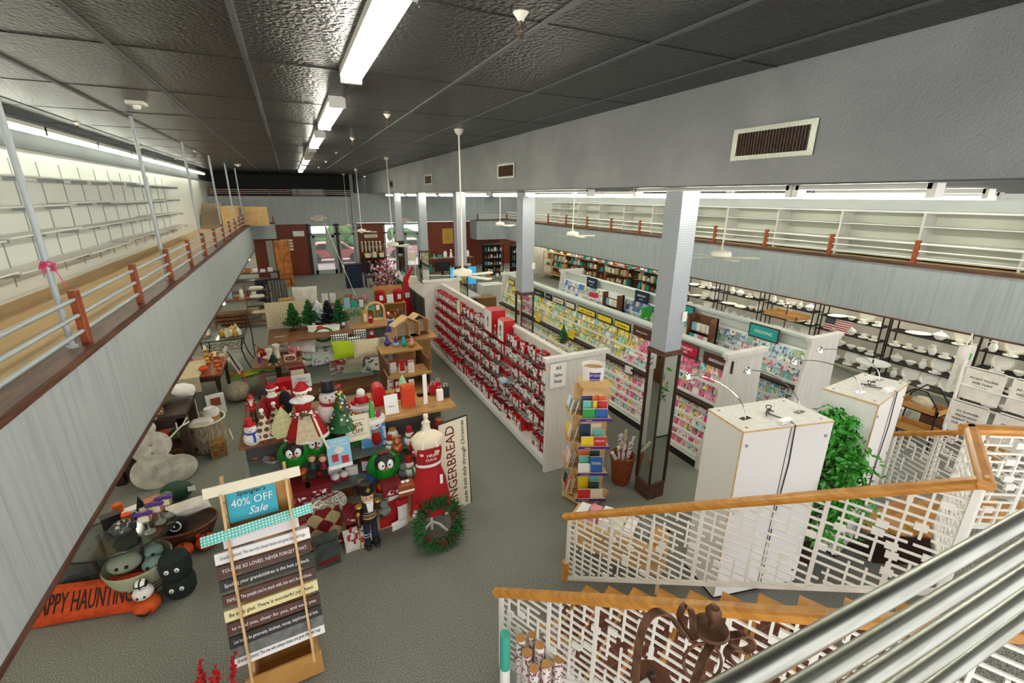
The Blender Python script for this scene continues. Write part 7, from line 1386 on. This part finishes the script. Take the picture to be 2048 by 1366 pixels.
t = thing('mug', 'large red mug on the tan display middle shelf', 'mug', (2.6, 14.85, .75)); MB().lathe([(.09, 0), (.11, .04), (.11, .18), (.1, .18), (.09, .03), (0, .02)], n=18).build('cup', 'softred', t, True); MB().tube([(.1, 0, .15), (.17, 0, .13), (.16, 0, .06), (.1, 0, .05)], .014).build('handle', 'paper', t)
fill(2.2, 14.7, .75, .3, .4, 2, 61, 'the tan display middle shelf'); fill(2.75, 14.7, .75, .35, .4, 2, 62, 'the tan display right cubby')
fill(-.7, 13.6, .0, 1.2, .6, 5, 66, 'the floor behind the pine unit', (('beige', 'beige'), ('copper', 'brown'), ('creampaper', 'cream')), hmax=.5)
# racks at far left: jeans / blankets, wood table, high shelf
t = thing('blanket_rack', 'rack of hanging dark and grey blankets at the far left', 'rack', (-1.6, 20.4, 0)); MB().tube([(0, 0, 1.35), (1.3, 0, 1.35)], .02).tube([(0, 0, 0), (0, 0, 1.35)], .02).tube([(1.3, 0, 0), (1.3, 0, 1.35)], .02).tube([(0, -.2, 0), (0, .2, 0)], .02).tube([(1.3, -.2, 0), (1.3, .2, 0)], .02).build('frame', 'iron', t)
for k, (m, w, x) in enumerate((('denim', .42, .25), ('greycloth', .3, .68), ('stone', .22, 1.0))): q = thing('hanging_blanket', ('dark navy', 'grey', 'taupe')[k] + ' blanket hanging on the far left rack', 'blanket', (-1.6 + x, 20.25, .25)); ripple(w, 1.1, .03, .03, 14).build('cloth', m, q, True)
t = unit(-3.0, 19.3, 0, 1.5, .8, (.3, .85), mat('cherry_wood', '#8e4a24', .4), 'cherry table with picture frames at the far left'); fill(-2.95, 19.3, .85, 1.4, .6, 7, 71, 'the far cherry table', hmax=.45)
t = unit(-3.0, 23.2, 0, 2.2, .6, (.4, .9, 1.25), 'dark', 'dark shelf with crates against the far left wall', back=False); fill(-2.8, 23.2, 1.25, 1.8, .4, 6, 72, 'the dark far-left shelf', hmax=.4)
t = thing('wooden_crate', 'slatted dark crates under the far cherry table', 'crate', (-2.4, 18.6, 0)); 
for k in range(4): MB().box((-.5, -.2, .03 + .14 * k), (.5, .3, .13 + .14 * k)).build('slat', 'brownwood', t)
one(MB().box((0, 0, 0), (.7, .06, 2.4)), 'orange_board', mat('orange_stained', '#c27a34', .6, h2='#9b5a22', scale=4), 'tall orange-brown wooden board by the red-brown wall', 'board', (-.95, 26.3, 0)); one(MB().box((0, 0, 0), (.3, .06, 2.4)), 'grey_board', 'stone', 'narrow grey board beside the orange-brown board', 'board', (-1.3, 26.3, 0))
t = thing('flag_on_pole', 'pale flag drooping on a leaning pole left of the glass door', 'flag', (2.35, 22.5, 0)); MB().tube([(0, 0, 0), (-1.0, 0, 3.4)], .018).build('pole', 'whitemetal', t); MB().prism([(-1.0, 3.35), (-.72, 2.6), (-.62, 2.05), (-.8, 1.95), (-1.08, 2.2), (-1.02, 2.7)], (0, -.01, 0), (1, 0, 0), (0, 0, 1), (0, .03, 0)).build('flag_cloth', print_mat('flagcloth', '#8c958c', '#6f7a72', '#b9b2a0', 5), t)
for k, (s_, z, w) in enumerate((('Blessed', 2.12, .62), ('Grateful', 1.95, .62), ('Be Thankful', 1.78, .62), ('Gather', 1.6, .62))): sheet('wall_plaque', .62, .12, f'small cream plaque on the red-brown wall, {("top", "second", "third", "bottom")[k]} of the stack of four', 'sign', (-.38, YF - .04, z - .1), 0, 0, ((s_, .5, .09),), m='creampaper')
sheet('wall_plaque', .6, .3, 'white rectangular plaque on the red-brown wall behind the flag', 'sign', (.3, YF - .04, 2.3), m='paper')
t = sheet('poster', .75, 1.0, 'gold-toned notice poster on the red-brown wall right of the columns', 'poster', (9.4, YF - .04, 1.55), lines=(('Live', .75, .1), ('Love', .55, .1), ('Laugh', .35, .1)), m=mat('ochre_paper', '#c9973f', .6))
sheet('wall_plaque', .8, .2, 'cream plaque above the row of bottles on the far wall', 'sign', (4.4, YF - .04, 2.1), m='creampaper', lines=(('STOCKINGS', .5, .1),))
for k in range(6): t = thing('stocking_doll', 'pale stocking doll hanging in the row on the far wall', 'doll', (3.8 + .22 * k, YF - .12, 1.25), 0, 'stocking dolls on the far wall'); MB().lathe([(.06, 0), (.08, .25), (.06, .5), (.0, .52)], n=10).build('body', 'beige', t, True); MB().ell((0, 0, .58), .07).build('head', 'creampaper', t, True); MB().box((-.09, -.04, .1), (.09, .08, .14)).build('hook_bar', 'dark', t)
t = unit(3.75, 28.9, 0, 1.35, .9, (.12, .6, 1.0), 'dark', 'dark display table below the stocking dolls at the far wall'); fill(3.8, 28.9, 1.0, 1.3, .6, 5, 81, 'the far dark display table', hmax=.35)
for k in range(3): t = sheet('candle_box', .24, .26, 'cream candle box on the far dark shelf, ' + ('left', 'middle', 'right')[k], 'box', (3.95 + .42 * k, 28.75, 1.0), th=.16, m='creampaper')
t = thing('dark_console', 'black upright cabinet with chair in front of the glass door', 'cabinet', (2.2, 24.5, 0)); MB().box((0, 0, 0), (.8, .5, 1.2)).build('body', 'navy', t); MB().box((-.03, -.03, 1.2), (.83, .53, 1.24)).build('top', 'black', t)
t = thing('dark_chair', 'dark slat-back chair beside the black cabinet', 'chair', (3.15, 24.4, 0))
for x in (0, .42):
    for y in (0, .42): MB().box((x, y, 0), (x + .04, y + .04, 1.25 if y else .5)).build('leg', 'navy', t)
MB().box((0, 0, .5), (.46, .46, .55)).build('seat', 'black', t)
for x in (.1, .2, .3): MB().box((x, .43, .6), (x + .03, .45, 1.2)).build('back_slat', 'navy', t)
MB().box((0, .42, 1.18), (.46, .46, 1.26)).build('top_rail', 'navy', t)
# checkout counter
ck_ = thing('checkout_counter', 'dark green panelled checkout counter with pale top', 'counter', (3.95, 14.9, 0))
MB().box((0, 0, 0), (.53, 6.2, 1.15)).build('body', 'counter', ck_); MB().box((-.06, -.06, 1.15), (.57, 6.3, 1.2)).box((.57, -.06, 1.15), (1.9, 3.0, 1.2)).build('worktop', mat('pale_grey_top', '#b9b4ac', .4), ck_)
for k in range(6): MB().box((-.02, .12 + 1.0 * k, .12), (0, 1.02 + 1.0 * k, 1.05)).build('door_panel', mat('counter_panel', '#363d38', .5), ck_); 
for k in range(7): MB().box((-.03, .06 + 1.0 * k, .05), (0, .12 + 1.0 * k, 1.1)).build('stile', 'counter', ck_)
fill(4.0, 18.9, 1.2, .45, .8, 3, 90, 'the checkout counter far end', hmax=.35); fill(4.0, 20.1, 1.2, .5, .6, 3, 91, 'the checkout counter corner', hmax=.5)
t = thing('white_tower', 'white boxed tower with small bottles on the checkout counter', 'display', (4.1, 18.3, 1.2)); MB().box((0, 0, 0), (.3, .3, .25)).box((.02, .02, .9), (.28, .28, 1.25)).build('box_section', 'creampaper', t); MB().tube([(.05, .05, .25), (.05, .05, .9)], .012).tube([(.25, .05, .25), (.25, .05, .9)], .012).build('post', 'whitemetal', t)
t = thing('computer_monitor', 'black computer monitor seen behind the checkout', 'monitor', (5.5, 19.5, 1.2)); MB().box((0, 0, .2), (.7, .06, .65)).build('screen', 'black', t); MB().box((.3, 0, 0), (.4, .1, .2)).box((.15, -.1, 0), (.55, .15, .02)).build('stand', 'black', t)
t = thing('blue_screen', 'bright blue rectangular display behind the checkout counter', 'screen', (5.4, 17.0, 1.2)); MB().box((-.02, 0, 0), (1.1, .08, .75)).build('bezel', 'black', t); MB().box((0, -.01, .02), (1.08, 0, .73)).build('panel', 'tvblue', t)
for k, (x, y, z, lb) in enumerate(((5.9, 20.6, 1.9, 'teal ornament on the upper checkout shelf'),)): 
    t = unit(5.3, 20.4, 0, 2.4, .6, (1.2, 1.85), 'brownwood', 'high shelf of gifts behind the checkout'); fill(5.4, 20.4, 1.85, 2.2, .5, 8, 92, 'the high shelf behind the checkout', (('teal', 'teal'), ('paper', 'white'), ('deepred', 'red'), ('pinegreen', 'green')), hmax=.5); fill(5.4, 20.3, 1.2, 2.2, .5, 7, 93, 'the lower shelf behind the checkout', hmax=.4)
# tall floral sprays, red tree stand
b = MB(); rg = random.Random(21)
for k in range(420): a = rg.uniform(0, 6.28); r_ = rg.uniform(0, .62); z = rg.uniform(1.0, 2.05); b.ell((r_ * math.cos(a), r_ * math.sin(a) * .7, z), rg.uniform(.02, .05), m=rg.choice((0, 0, 1, 1, 2, 3)), n=5, k=3)
t = thing('floral_spray_stand', 'tall display of red pink and white flower sprays by the counter', 'flowers', (3.2, 19.2, 0)); b.build('blossoms', ['deepred', 'pink', 'paper', 'greycloth'], t)
b = MB()
for k in range(26): a = rg.uniform(0, 6.28); b.tube([(0, 0, .3), (.5 * math.cos(a), .35 * math.sin(a), rg.uniform(1.2, 1.9))], .008, n=4)
b.build('stems', 'bark', t); MB().lathe([(.15, 0), (.2, .5), (.18, .5), (0, .45)], n=16).build('vase', 'dark', t, True)
t = thing('white_garland', 'cream hanging flower garland beneath the red sprays', 'flowers', (3.3, 18.2, 0)); b = MB()
for k in range(130): a = rg.uniform(0, 6.28); z = rg.uniform(.35, 1.15); r_ = .22 * rg.random(); b.ell((r_ * math.cos(a), r_ * math.sin(a), z), (.04, .04, .06), n=5, k=3)
b.build('blossoms', 'creampaper', t); MB().tube([(0, 0, 0), (0, 0, 1.2)], .02).build('stem', 'whitemetal', t)
t = thing('red_cone_stand', 'tall narrow red tapering stand at the counter corner', 'stand', (3.72, 17.3, 0)); MB().prism([(-.22, 0), (.22, 0), (.05, 1.5), (.3, 2.0), (.25, 2.05), (-.1, 1.6)], (0, -.08, 0), (1, 0, 0), (0, 0, 1), (0, .16, 0)).build('body', 'red', t); MB().box((-.1, -.09, .85), (.08, -.082, 1.05)).build('white_card', 'paper', t)
# black shelves at the far right with gifts; further stock under right mezzanine
for k, x in enumerate((9.9, 11.15)):
    t = unit(x, 24.5 - 1.2 * k, 0, 1.2, .45, (.35, .75, 1.15, 1.55, 1.95), 'black', ('black shelf unit of small gifts at the far right, left half', 'black shelf unit of small gifts at the far right, right half')[k], back=True)
    for j, z in enumerate((.35, .75, 1.15, 1.55)): fill(x + .05, 24.5 - 1.2 * k, z, 1.1, .35, 6, 100 + 10 * k + j, f"the {('left', 'right')[k]} black far shelf, {('bottom', 'second', 'third', 'top')[j]} tier", hmax=.28)
t = unit(7.2, 19.2, 0, 2.6, .9, (.45, .95), 'greycloth', 'grey gift table beyond the card gondola'); fill(7.3, 19.2, .95, 2.4, .8, 7, 120, 'the grey gift table', hmax=.35)
t = mbox((7.3, 17.4, 0), 1.0, .7, 1.1, 'whitewash', 'white cupboard end behind the red box gondola', 'cabinet', 'white_cupboard'); t = mbox((6.4, 16.0, 0), .8, .6, .9, 'tanbasket', 'brown woven chair-like hamper behind the gondola top', 'hamper', 'woven_hamper')
for k in range(4):
    y = 13.3 + 2.7 * k; nm_ = ('nearest', 'second', 'third', 'farthest')[k]
    t = unit(13.4, y, 0, .7, 2.4, (.3, .75, 1.15, 1.55), ('iron', 'brownwood', 'brownwood', 'pine')[k], f'{nm_} wooden stock shelf under the right mezzanine', back=False)
    MB().box((.68, 0, 0), (.7, 2.4, 1.7)).build('back_panel', 'brownwood', t)
    for j, z in enumerate((.75, 1.15, 1.55)):
        rg = random.Random(200 + 10 * k + j)
        for i in range(8):
            m, cn_ = (('paper', 'white'), ('creampaper', 'cream'), ('copper', 'copper'), ('teal', 'teal'), ('beige', 'beige'), ('pine', 'tan'), ('ceramic', 'glossy white'))[rg.randrange(7)]
            dd_ = ('near end', 'middle', 'far end')[i * 3 // 8]; tt = f"{cn_} ornament on the {('lower', 'middle', 'top')[j]} board of the {nm_} right stock shelf, {dd_}"
            o_ = thing('shelf_ornament', tt, 'ornament', (13.55 + rg.uniform(0, .1), y + .15 + .28 * i, z), 0, tt.replace(' ornament', ' ornaments')); h = rg.uniform(.12, .3)
            if rg.random() < .5: MB().lathe([(.06, 0), (.09, h * .4), (.05, h * .8), (.06, h), (0, h)], n=12).build('body', m, o_, True)
            else: MB().box((-.08, -.09, 0), (.05, .09, h)).build('body', m, o_, bev=.004)
            MB().lathe([(.07, 0), (.07, .01)], n=10).build('base', 'dark', o_)
# wooden tray stand, stands with trays right of the cabinets, towel ladder
t = thing('tray_riser', 'honey wooden tray on a thin stand above the wedding rack', 'tray', (12.6, 8.0, 0)); MB().box((-.3, -.5, 1.35), (.3, .5, 1.38)).box((-.3, -.5, 1.38), (-.28, .5, 1.46)).box((.28, -.5, 1.38), (.3, .5, 1.46)).box((-.3, -.5, 1.38), (.3, -.48, 1.46)).box((-.3, .48, 1.38), (.3, .5, 1.46)).build('tray', 'mdf', t); MB().tube([(0, 0, 0), (0, 0, 1.7)], .015).tube([(-.15, 0, 1.7), (.15, 0, 1.7)], .012).lathe([(.2, 0), (.2, .03), (0, .03)], n=16).build('stand', 'dark', t)
q = Vector((10.4, 3.75, 0)); t = thing('tiered_tray_stand', 'black metal stand with two wooden trays right of the farther white cabinet', 'stand', q)
MB().tube([(0, -.35, 0), (0, -.3, .9), (0, -.1, 1.15), (0, .1, 1.15), (0, .3, .9), (0, .35, 0)], .014).tube([(.45, -.35, 0), (.45, -.3, .9), (.45, -.1, 1.15), (.45, .1, 1.15), (.45, .3, .9), (.45, .35, 0)], .014).build('frame', 'iron', t)
for z in (.25, .72): MB().box((.0, -.34, z), (.45, .34, z + .02)).box((0, -.34, z), (.02, .34, z + .12)).box((.43, -.34, z), (.45, .34, z + .12)).box((0, -.34, z), (.45, -.32, z + .12)).box((0, .32, z), (.45, .34, z + .12)).build('tray', 'mdf', t)
one(MB().lathe([(.1, 0), (.16, .05), (.17, .16), (.1, .22), (0, .2)], n=18), 'pouffe', 'beige', 'beige fabric pot in the upper wooden tray', 'pot', (10.6, 3.75, .74), smooth=True)
for k in range(4): mbox((11.5, 2.9 + .8 * k, .0), .5, .5, .35 + .1 * (k % 2), ('mdf', 'brownwood', 'white', 'mdf')[k], ('open honey crate on the floor before the china racks, nearest', 'brown crate on the floor before the china racks', 'white carton on the floor before the china racks', 'farthest honey crate on the floor before the china racks')[k], 'crate', 'floor_crate')
t = thing('serving_stand', 'dark two-tier stand with a big plate behind the trays', 'stand', (11.0, 4.9, 0)); MB().tube([(0, 0, 0), (0, 0, 1.3)], .015).lathe([(.2, 0), (.2, .02)], n=16).build('post', 'iron', t); MB().lathe([(0, .8), (.25, .82), (.26, .84)], n=24).lathe([(0, 1.2), (.3, 1.22), (.31, 1.24), (0, 1.22)], n=24).build('plate', 'ceramic', t, True)
tl = thing('towel_ladder', 'white tubular ladder rack hung with printed tea towels', 'rack', (9.55, 3.0, 0)); u = Vector((0, -1, 0))
for s_ in (0, 1.9): MB().tube([u * s_ + Vector((-.25, -.1, 0)), u * s_ + Vector((.12, .05, 2.1))], .024).build('side_tube', 'whitemetal', tl)
for k in range(7): f = .12 + .14 * k; MB().tube([Vector((-.25 + .37 * f, -.1 + .15 * f, 2.1 * f)), u * 1.9 + Vector((-.25 + .37 * f, -.1 + .15 * f, 2.1 * f))], .014).build('rung', 'whitemetal', tl)
tw = (('MY SUMMER|SNOW BODY|WASN\'T READY|FOR AUTUMN', 0, .02, .7), ('I\'M NOT FALLING|FOR THAT|AGAIN', .05, .02, .96), ('PEOPLE ARE|THINKING|ABOUT YOU', .55, .02, .7), ('MY DAYS SUMMER|WELL-PLATED', .6, .02, .96), ('teacher', 1.15, .02, .96), (' | ', 1.12, .02, .7))
for k, (s_, u0, _, f) in enumerate(tw):
    f1 = f; top = Vector((-.25 + .37 * f1, -.1 + .15 * f1, 2.1 * f1)); loc = Vector((9.55 - .06 * (f < .8), 3.0, 0)) + u * (u0 + .24) + top
    t = thing('tea_towel', ('white tea towel with four-line slogan, lower left of the ladder rack', 'white tea towel reading not falling, upper left of the ladder rack', 'white tea towel PEOPLE ARE THINKING, lower middle', 'white tea towel WELL-PLATED, upper middle of the rack', 'white teacher tea towel, upper right of the rack', 'plain white tea towel, lower right of the rack')[k], 'towel', tuple(loc)); t.rotation_euler = (0, 0, math.atan2(u.y, u.x)); 
    MB().box((-.24, -.035, -.52), (.24, -.02, .01)).box((-.21, .02, -.4), (.21, .03, .01)).box((-.21, -.035, .0), (.21, .03, .015)).build('cloth', 'whitefab', t)
    for i, ln in enumerate(s_.split('|')):
        if ln.strip(): text(ln, .05, 'ink', t, (0, -.037, -.15 - .07 * i), (1, 0, 0), (0, 0, 1), width=min(.34, .03 * len(ln)))
t = thing('hanging_apron', 'cream canvas aprons hung on the upper end of the ladder rack', 'apron', (9.9, 3.15, 1.5)); ripple(.45, .8, .03, .05, 12).build('cloth', 'whitefab', t, True); MB().ell((0, -.06, .62), (.06, .01, .06)).build('green_emblem', 'brightgreen', t, True); MB().tube([(-.1, 0, .8), (0, 0, 1.0), (.1, 0, .8)], .01).build('strap', 'whitefab', t)
# bright stationery shelf at far right
t = unit(12.6, .2, 0, .6, 2.0, (.4, .85, 1.3, 1.7), 'white', 'white shelf of notebooks and bags at the right picture edge')
for j, z in enumerate((.85, 1.3)):
    for i in range(9): mbox((12.75, .35 + .2 * i, z), .05, .14, .26, ('lime', 'black', 'beige', 'paper', 'yellow', 'darkgreen', 'pink', 'navy', 'teal')[(i + 4 * j) % 9], f"{('lime', 'black', 'beige', 'white', 'yellow', 'dark green', 'pink', 'navy', 'teal')[(i + 4 * j) % 9]} notebook on the {('middle', 'upper')[j]} tier of the right-edge shelf", 'notebook', 'notebook', .2)
# stock under the stairs area: wrapping bench seen through the fretwork
t = unit(3.0, 3.3, 0, 1.2, .45, (.3, .62), 'pine', 'pale wooden bench with stacked napkins seen through the stair fretwork'); t.rotation_euler = (0, 0, -.95); t.location = (2.75, 4.05, 0)
for k in range(7): q = Vector((2.75, 4.05, .62)) + Matrix.Rotation(-.95, 3, 'Z') @ Vector((.12 + .16 * k, .22, 0)); mbox(tuple(q), .13, .3, .06 + .03 * (k % 3), ('paper', 'pink', 'paper', 'creampaper', 'paper', 'greycloth', 'mdf')[k], ('white', 'pink', 'second white', 'cream', 'third white', 'grey', 'brown')[k] + ' napkin stack on the bench behind the fretwork', 'napkins', 'napkin_stack', -.95)
# autumn goods under the landing, seen through the far fretwork
for a_ in CHF: fill(*a_[:8], XP, hmax=a_[8])
fill(6.6, .9, 0, 1.6, .5, 8, 300, 'the goods behind the far stair railing', (('orange', 'orange'), ('copper', 'copper'), ('pink', 'pink'), ('creampaper', 'cream'), ('deepred', 'dark red')), hmax=.5)
# ================================================================ foreground: wrapping rolls, wrought-iron canister stand, red sprigs
q0 = W(1090, 1366, .0); P0 = Vector((1.6, 2.6, 0)); t = thing('wrap_roll_bin', 'clear bin packed with floral gift wrap rolls at the bottom centre', 'bin', tuple(P0)); MB().box((-.26, -.2, 0), (.26, .2, .04)).box((-.26, -.2, .04), (-.25, .2, .45)).box((.25, -.2, .04), (.26, .2, .45)).box((-.25, -.2, .04), (.25, -.19, .45)).box((-.25, .19, .04), (.25, .2, .45)).build('bin', 'glass', t)
rg = random.Random(41)
for k in range(12):
    x, y = -.19 + .125 * (k % 4), -.13 + .13 * (k // 4); o_ = thing('wrap_roll', f"floral gift wrap roll standing in the clear bin, {('front', 'middle', 'back')[k // 4]} row, {('first', 'second', 'third', 'fourth')[k % 4]} from left", 'gift wrap', tuple(P0 + Vector((x, y, .045)))); h = rg.uniform(.62, .78); MB().tube([(0, 0, 0), (0, 0, h)], .045, n=16, cap=False).build('paper', pm, o_, True); MB().lathe([(.028, h - .03), (.045, h)], n=14).build('core', 'mdf', o_, True)
o_ = thing('wrap_roll', 'tall teal gift wrap roll at the left of the clear bin', 'gift wrap', tuple(P0 + Vector((-.36, .1, 0)))); MB().tube([(0, 0, 0), (0, 0, .95)], .045, n=16).build('paper', mat('mint_wrap', '#3fae97', .5), o_, True); MB().tube([(0, 0, .35), (0, 0, .55)], .047, n=16).build('label', 'paper', o_, True)
# ornate iron stand with canisters; stands on the upper deck below the frame
D0 = Vector((0, 0, H)) + ray(1425, 1300) * (1.12 / 900)
struct('floor_deck', MB().slab([(.55, -.9), (.95, .52), (1.3, .35), (1.9, .1), (1.6, -.9)], 2.95, 3.1), 'floorwood')
cs = thing('canister_stand', 'rusty wrought-iron scroll stand with round knobbed disc in the foreground', 'stand', (D0.x, D0.y, 3.1)); zt = D0.z - 3.1
def band(pts, w, th, nm, m='rust', par=cs):
    pts = [Vector(p) for p in pts]; b = MB(); n = len(pts); vs = []
    for i, p in enumerate(pts):
        tg = (pts[min(i + 1, n - 1)] - pts[max(0, i - 1)]).normalized(); sd = Vector((.35, -.93, 0)); sd = (sd - tg * sd.dot(tg)).normalized(); up = tg.cross(sd); vs += [p + sd * w / 2 + up * th / 2, p - sd * w / 2 + up * th / 2, p - sd * w / 2 - up * th / 2, p + sd * w / 2 - up * th / 2]
    fs = [(4 * i + j, 4 * i + (j + 1) % 4, 4 * i + 4 + (j + 1) % 4, 4 * i + 4 + j) for i in range(n - 1) for j in range(4)] + [(3, 2, 1, 0), tuple(4 * (n - 1) + j for j in range(4))]
    b.add(vs, fs); return b.build(nm, m, par, bev=.001)
def sp(px, py, d): return Vector((0, 0, H)) + ray(px, py) * (d / 900) - Vector((D0.x, D0.y, 3.1))
def smooth(pts, k=6):
    pts = [Vector(p) for p in pts]; out = []
    for i in range(len(pts) - 1):
        p0, p1, p2, p3 = pts[max(0, i - 1)], pts[i], pts[i + 1], pts[min(len(pts) - 1, i + 2)]
        for s_ in range(k):
            t_ = s_ / k; out.append(.5 * ((2 * p1) + (p2 - p0) * t_ + (2 * p0 - 5 * p1 + 4 * p2 - p3) * t_ * t_ + (3 * p1 - p0 - 3 * p2 + p3) * t_ ** 3))
    return out + [pts[-1]]
c0 = sp(1420, 1262, 1.1); MB().lathe([(0, 0), (.04, .002), (.044, .008), (.04, .014), (.008, .018), (.008, .04), (.017, .05), (.019, .062), (.012, .074), (0, .077)], tuple(c0), n=28).build('knobbed_disc', 'rust', cs, True)
band(smooth([sp(1270, 1366, 1.1), sp(1276, 1300, 1.1), sp(1288, 1250, 1.1), sp(1310, 1225, 1.1), sp(1340, 1232, 1.1), sp(1375, 1275, 1.1), sp(1400, 1262, 1.1)]), .02, .006, 'arched_strap')
band(smooth([sp(1375, 1266, 1.1), sp(1360, 1235, 1.1), sp(1368, 1212, 1.08), sp(1382, 1222, 1.08), sp(1386, 1256, 1.08), sp(1380, 1272, 1.1)]), .016, .005, 'scroll_strap')
band(smooth([sp(1458, 1272, 1.1), sp(1490, 1270, 1.1), sp(1505, 1290, 1.1), sp(1490, 1302, 1.1), sp(1462, 1296, 1.1), sp(1455, 1312, 1.1), sp(1480, 1335, 1.1), sp(1510, 1345, 1.1)]), .018, .006, 'scroll_strap')
band(smooth([sp(1425, 1285, 1.1), sp(1410, 1310, 1.08), sp(1398, 1340, 1.07), sp(1385, 1380, 1.06)]), .02, .006, 'stem_strap')
MB().tube(smooth([sp(1405 + 38 * math.cos(a), 1325 + 38 * math.sin(a), 1.1) for a in [i * PI / 8 for i in range(17)]], 2), .004, n=6).build('ring', 'rust', cs, True)
MB().tube([(c0.x, c0.y, 0), (c0.x, c0.y, c0.z)], .008).lathe([(.12, 0), (.12, .012), (0, .014)], (c0.x, c0.y, 0), n=20).build('centre_post', 'rust', cs, True)
jp = sp(1300, 1375, 1.12); jw = Vector((D0.x, D0.y, 3.1)) + jp
t = thing('canister', 'white jar with a round dark wooden lid and price tag at the bottom edge', 'canister', (jw.x, jw.y, 3.1)); hz = jw.z - 3.1 + .02
MB().lathe([(.035, 0), (.045, .02), (.045, hz - .02), (.04, hz)], n=24).build('jar', 'ceramic', t, True); MB().lathe([(0, hz), (.048, hz), (.05, hz + .006), (.048, hz + .012), (0, hz + .012)], n=30).build('lid', 'brownwood', t, True); MB().ell((0, 0, hz + .024), .011).build('knob', 'dark', t, True); MB().box((-.034, -.008, hz + .013), (-.01, .004, hz + .015)).build('price_tag', 'paper', t)
# red berry sprigs at bottom left
q = Vector((-1.1, 3.4, 0)); t = thing('berry_sprig', 'bright red berry sprigs poking up at the bottom left edge', 'sprig', tuple(q)); b = MB(); rg = random.Random(51)
for k in range(7):
    a = (k - 3) * .22; top = Vector((.3 * math.sin(a) + .06 * (k % 2), .12 * (k % 3), (.9 - .04 * abs(k - 3))));
    for i in range(40): f = .55 + .45 * i / 40; b.ell(tuple(top * f + Vector((rg.uniform(-.02, .02), rg.uniform(-.02, .02), 0))), .014, n=5, k=3)
    b.tube([(0, 0, 0), top], .006, m=1, n=4)
b.build('berries', ['red', 'bark'], t); MB().lathe([(.1, 0), (.12, .3), (.1, .3), (0, .25)], n=16).build('vase', 'dark', t, True)
t = thing('yellow_ornament', 'pale yellow figure tip at the bottom left corner', 'figurine', (-1.78, 3.9, 0)); MB().lathe([(.1, 0), (.09, .36), (.05, .5), (0, .54)], n=14).build('body', mat('butter', '#e5bd5a', .6), t, True); MB().ell((.02, 0, .55), .03).build('red_top', 'red', t, True)
